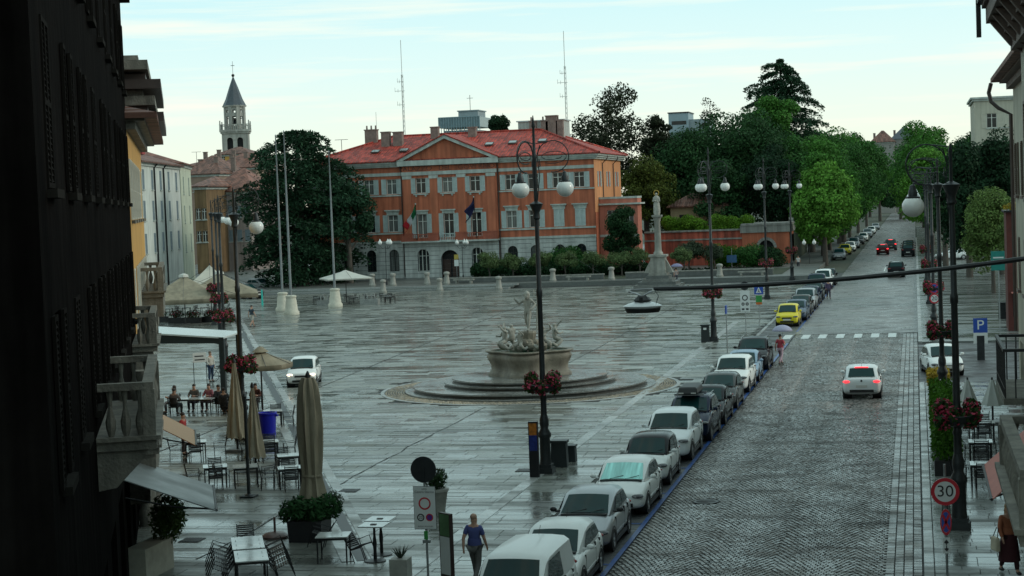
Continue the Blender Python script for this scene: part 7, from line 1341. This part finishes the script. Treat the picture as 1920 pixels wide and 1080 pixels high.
p = G(1556, 561); person('walker in purple coat stepping past the parked row', (p.x-.1, p.y, .006), R(10), 'walk', 1.7, (.07, .05, .10), (.05, .04, .06), longs=True)
p = G(473, 613); person('man in dark shirt and pale shorts near the cafe tents', (p.x, p.y, .003), R(150), 'walk', 1.8, (.03, .045, .06), (.38, .36, .32), (.03, .02, .015), shorts=True)
p = G(1268, 532, .003); t = person('person with lilac umbrella walking by the statue column', (p.x, p.y, .003), R(200), 'walk', 1.7, (.3, .25, .24), (.05, .05, .07), wrr=(-.16, -.22, 1.22), har=(-.15, -.26, 1.30), elr=(-.28, -.02, 1.12)); umbrella(p.x+.08, p.y+.27, 1.28, (.26, .26, .42), 'violet umbrella beside the statue column', .66)
p = G(1497, 506); person('walker in pale shirt at the avenue corner', (p.x, p.y, .003), R(180), 'walk', 1.72, (.45, .43, .42), (.05, .05, .06)); p = AY(1732, 500, 207); person('walker in red top on the far right pavement', (1.2, 207, .115), 0, 'walk', 1.7, (.25, .03, .04), (.06, .08, .12))
# the party at the cafe benches
def bench_at(x, y, rz, ln_, lb):
    t = thing('cafe_bench', lb, 'bench', (x, y, .003), rz, 'cafe benches'); MB().box(-ln_/2, ln_/2, -.19, .19, .42, .46).build('seat', m_tt, t)
    for s_ in (-1, 1): MB().box(s_*(ln_/2-.15)-.03, s_*(ln_/2-.15)+.03, -.17, .17, 0, .42).build('leg', m_cm, t)
p = G(385, 775); cx, cy = p.x, p.y; t = table(cx-.6, cy, 2.2, .85, 0, 'long cafe table where the seated party is gathered', top=m_tt); t2 = table(cx+1.9, cy-.1, 1.6, .85, 0, 'dark cafe table of the seated couple', top=M('table_dark', (.05, .05, .05), .2, .2, 3))
seats = [(-1.75, .35, R(-60), (.14, .15, .17), (.20, .20, .22), True, 'seated woman in grey leaning at the left table end'), (-.95, .95, 0, (.10, .09, .08), (.04, .04, .05), False, 'seated person in dark top at the back of the long table'), (-.2, 1.0, R(-10), (.26, .09, .11), (.05, .04, .05), False, 'seated person in red pink top at the long table'), (.55, .45, R(60), (.02, .02, .022), (.02, .02, .02), False, 'seated person in black at the right end of the long table'), (1.5, .85, 0, (.10, .03, .03), (.03, .03, .03), True, 'seated woman with long hair at the dark table'), (2.3, .85, R(10), (.07, .025, .02), (.03, .03, .03), True, 'seated woman in brown red at the dark table')]
for dx, dy, rz_, sh_, tr_, lh, lb in seats: person(lb, (cx+dx, cy+dy, .003), rz_, 'sit', 1.72, sh_, tr_, (.025, .018, .014), longs=True, longhair=lh); chair(cx+dx, cy+dy+.0, rz_, 'black chair under the '+lb)
for dx, dy, rz_, sh_, lb in ((-1.2, -.85, R(175), (.16, .13, .12), 'seated person in brown with back to the square'), (1.4, -.95, R(185), (.03, .03, .035), 'seated person in black with back to the square')): person(lb, (cx+dx, cy+dy, .003), rz_, 'sit', 1.72, sh_, (.03, .03, .035), (.02, .015, .012), longs=True); chair(cx+dx, cy+dy, rz_, 'black chair under the '+lb)
bench_at(cx-2.6, cy-.7, R(60), 1.6, 'slim white cafe bench left of the seated party'); 
p = AY(277, 716, 66); t = person('person in red apron standing by the left house wall', (FX(66)+1.6, 66, .003), R(90), 'stand', 1.7, (.35, .03, .03), (.04, .03, .03))
tl = thing('price_board', 'white folding price board propped by the pergola', 'sign', (FX(84)+2.6, 84, .003), R(35)); zt_ = 2.6; MB().box(-.35, .35, -.02, .02, 2.1, 2.6).build('board', m_sw, tl); MB().box(-.26, .26, -.026, -.0205, 2.2, 2.26).box(-.26, .2, -.026, -.0205, 2.38, 2.44).build('writing_lines', m_sg, tl); MB().tube([(-.33, 0, 0), (-.33, 0, 2.1)], .02, 5).tube([(.33, 0, 0), (.33, 0, 2.1)], .02, 5).build('leg', m_iron, tl)
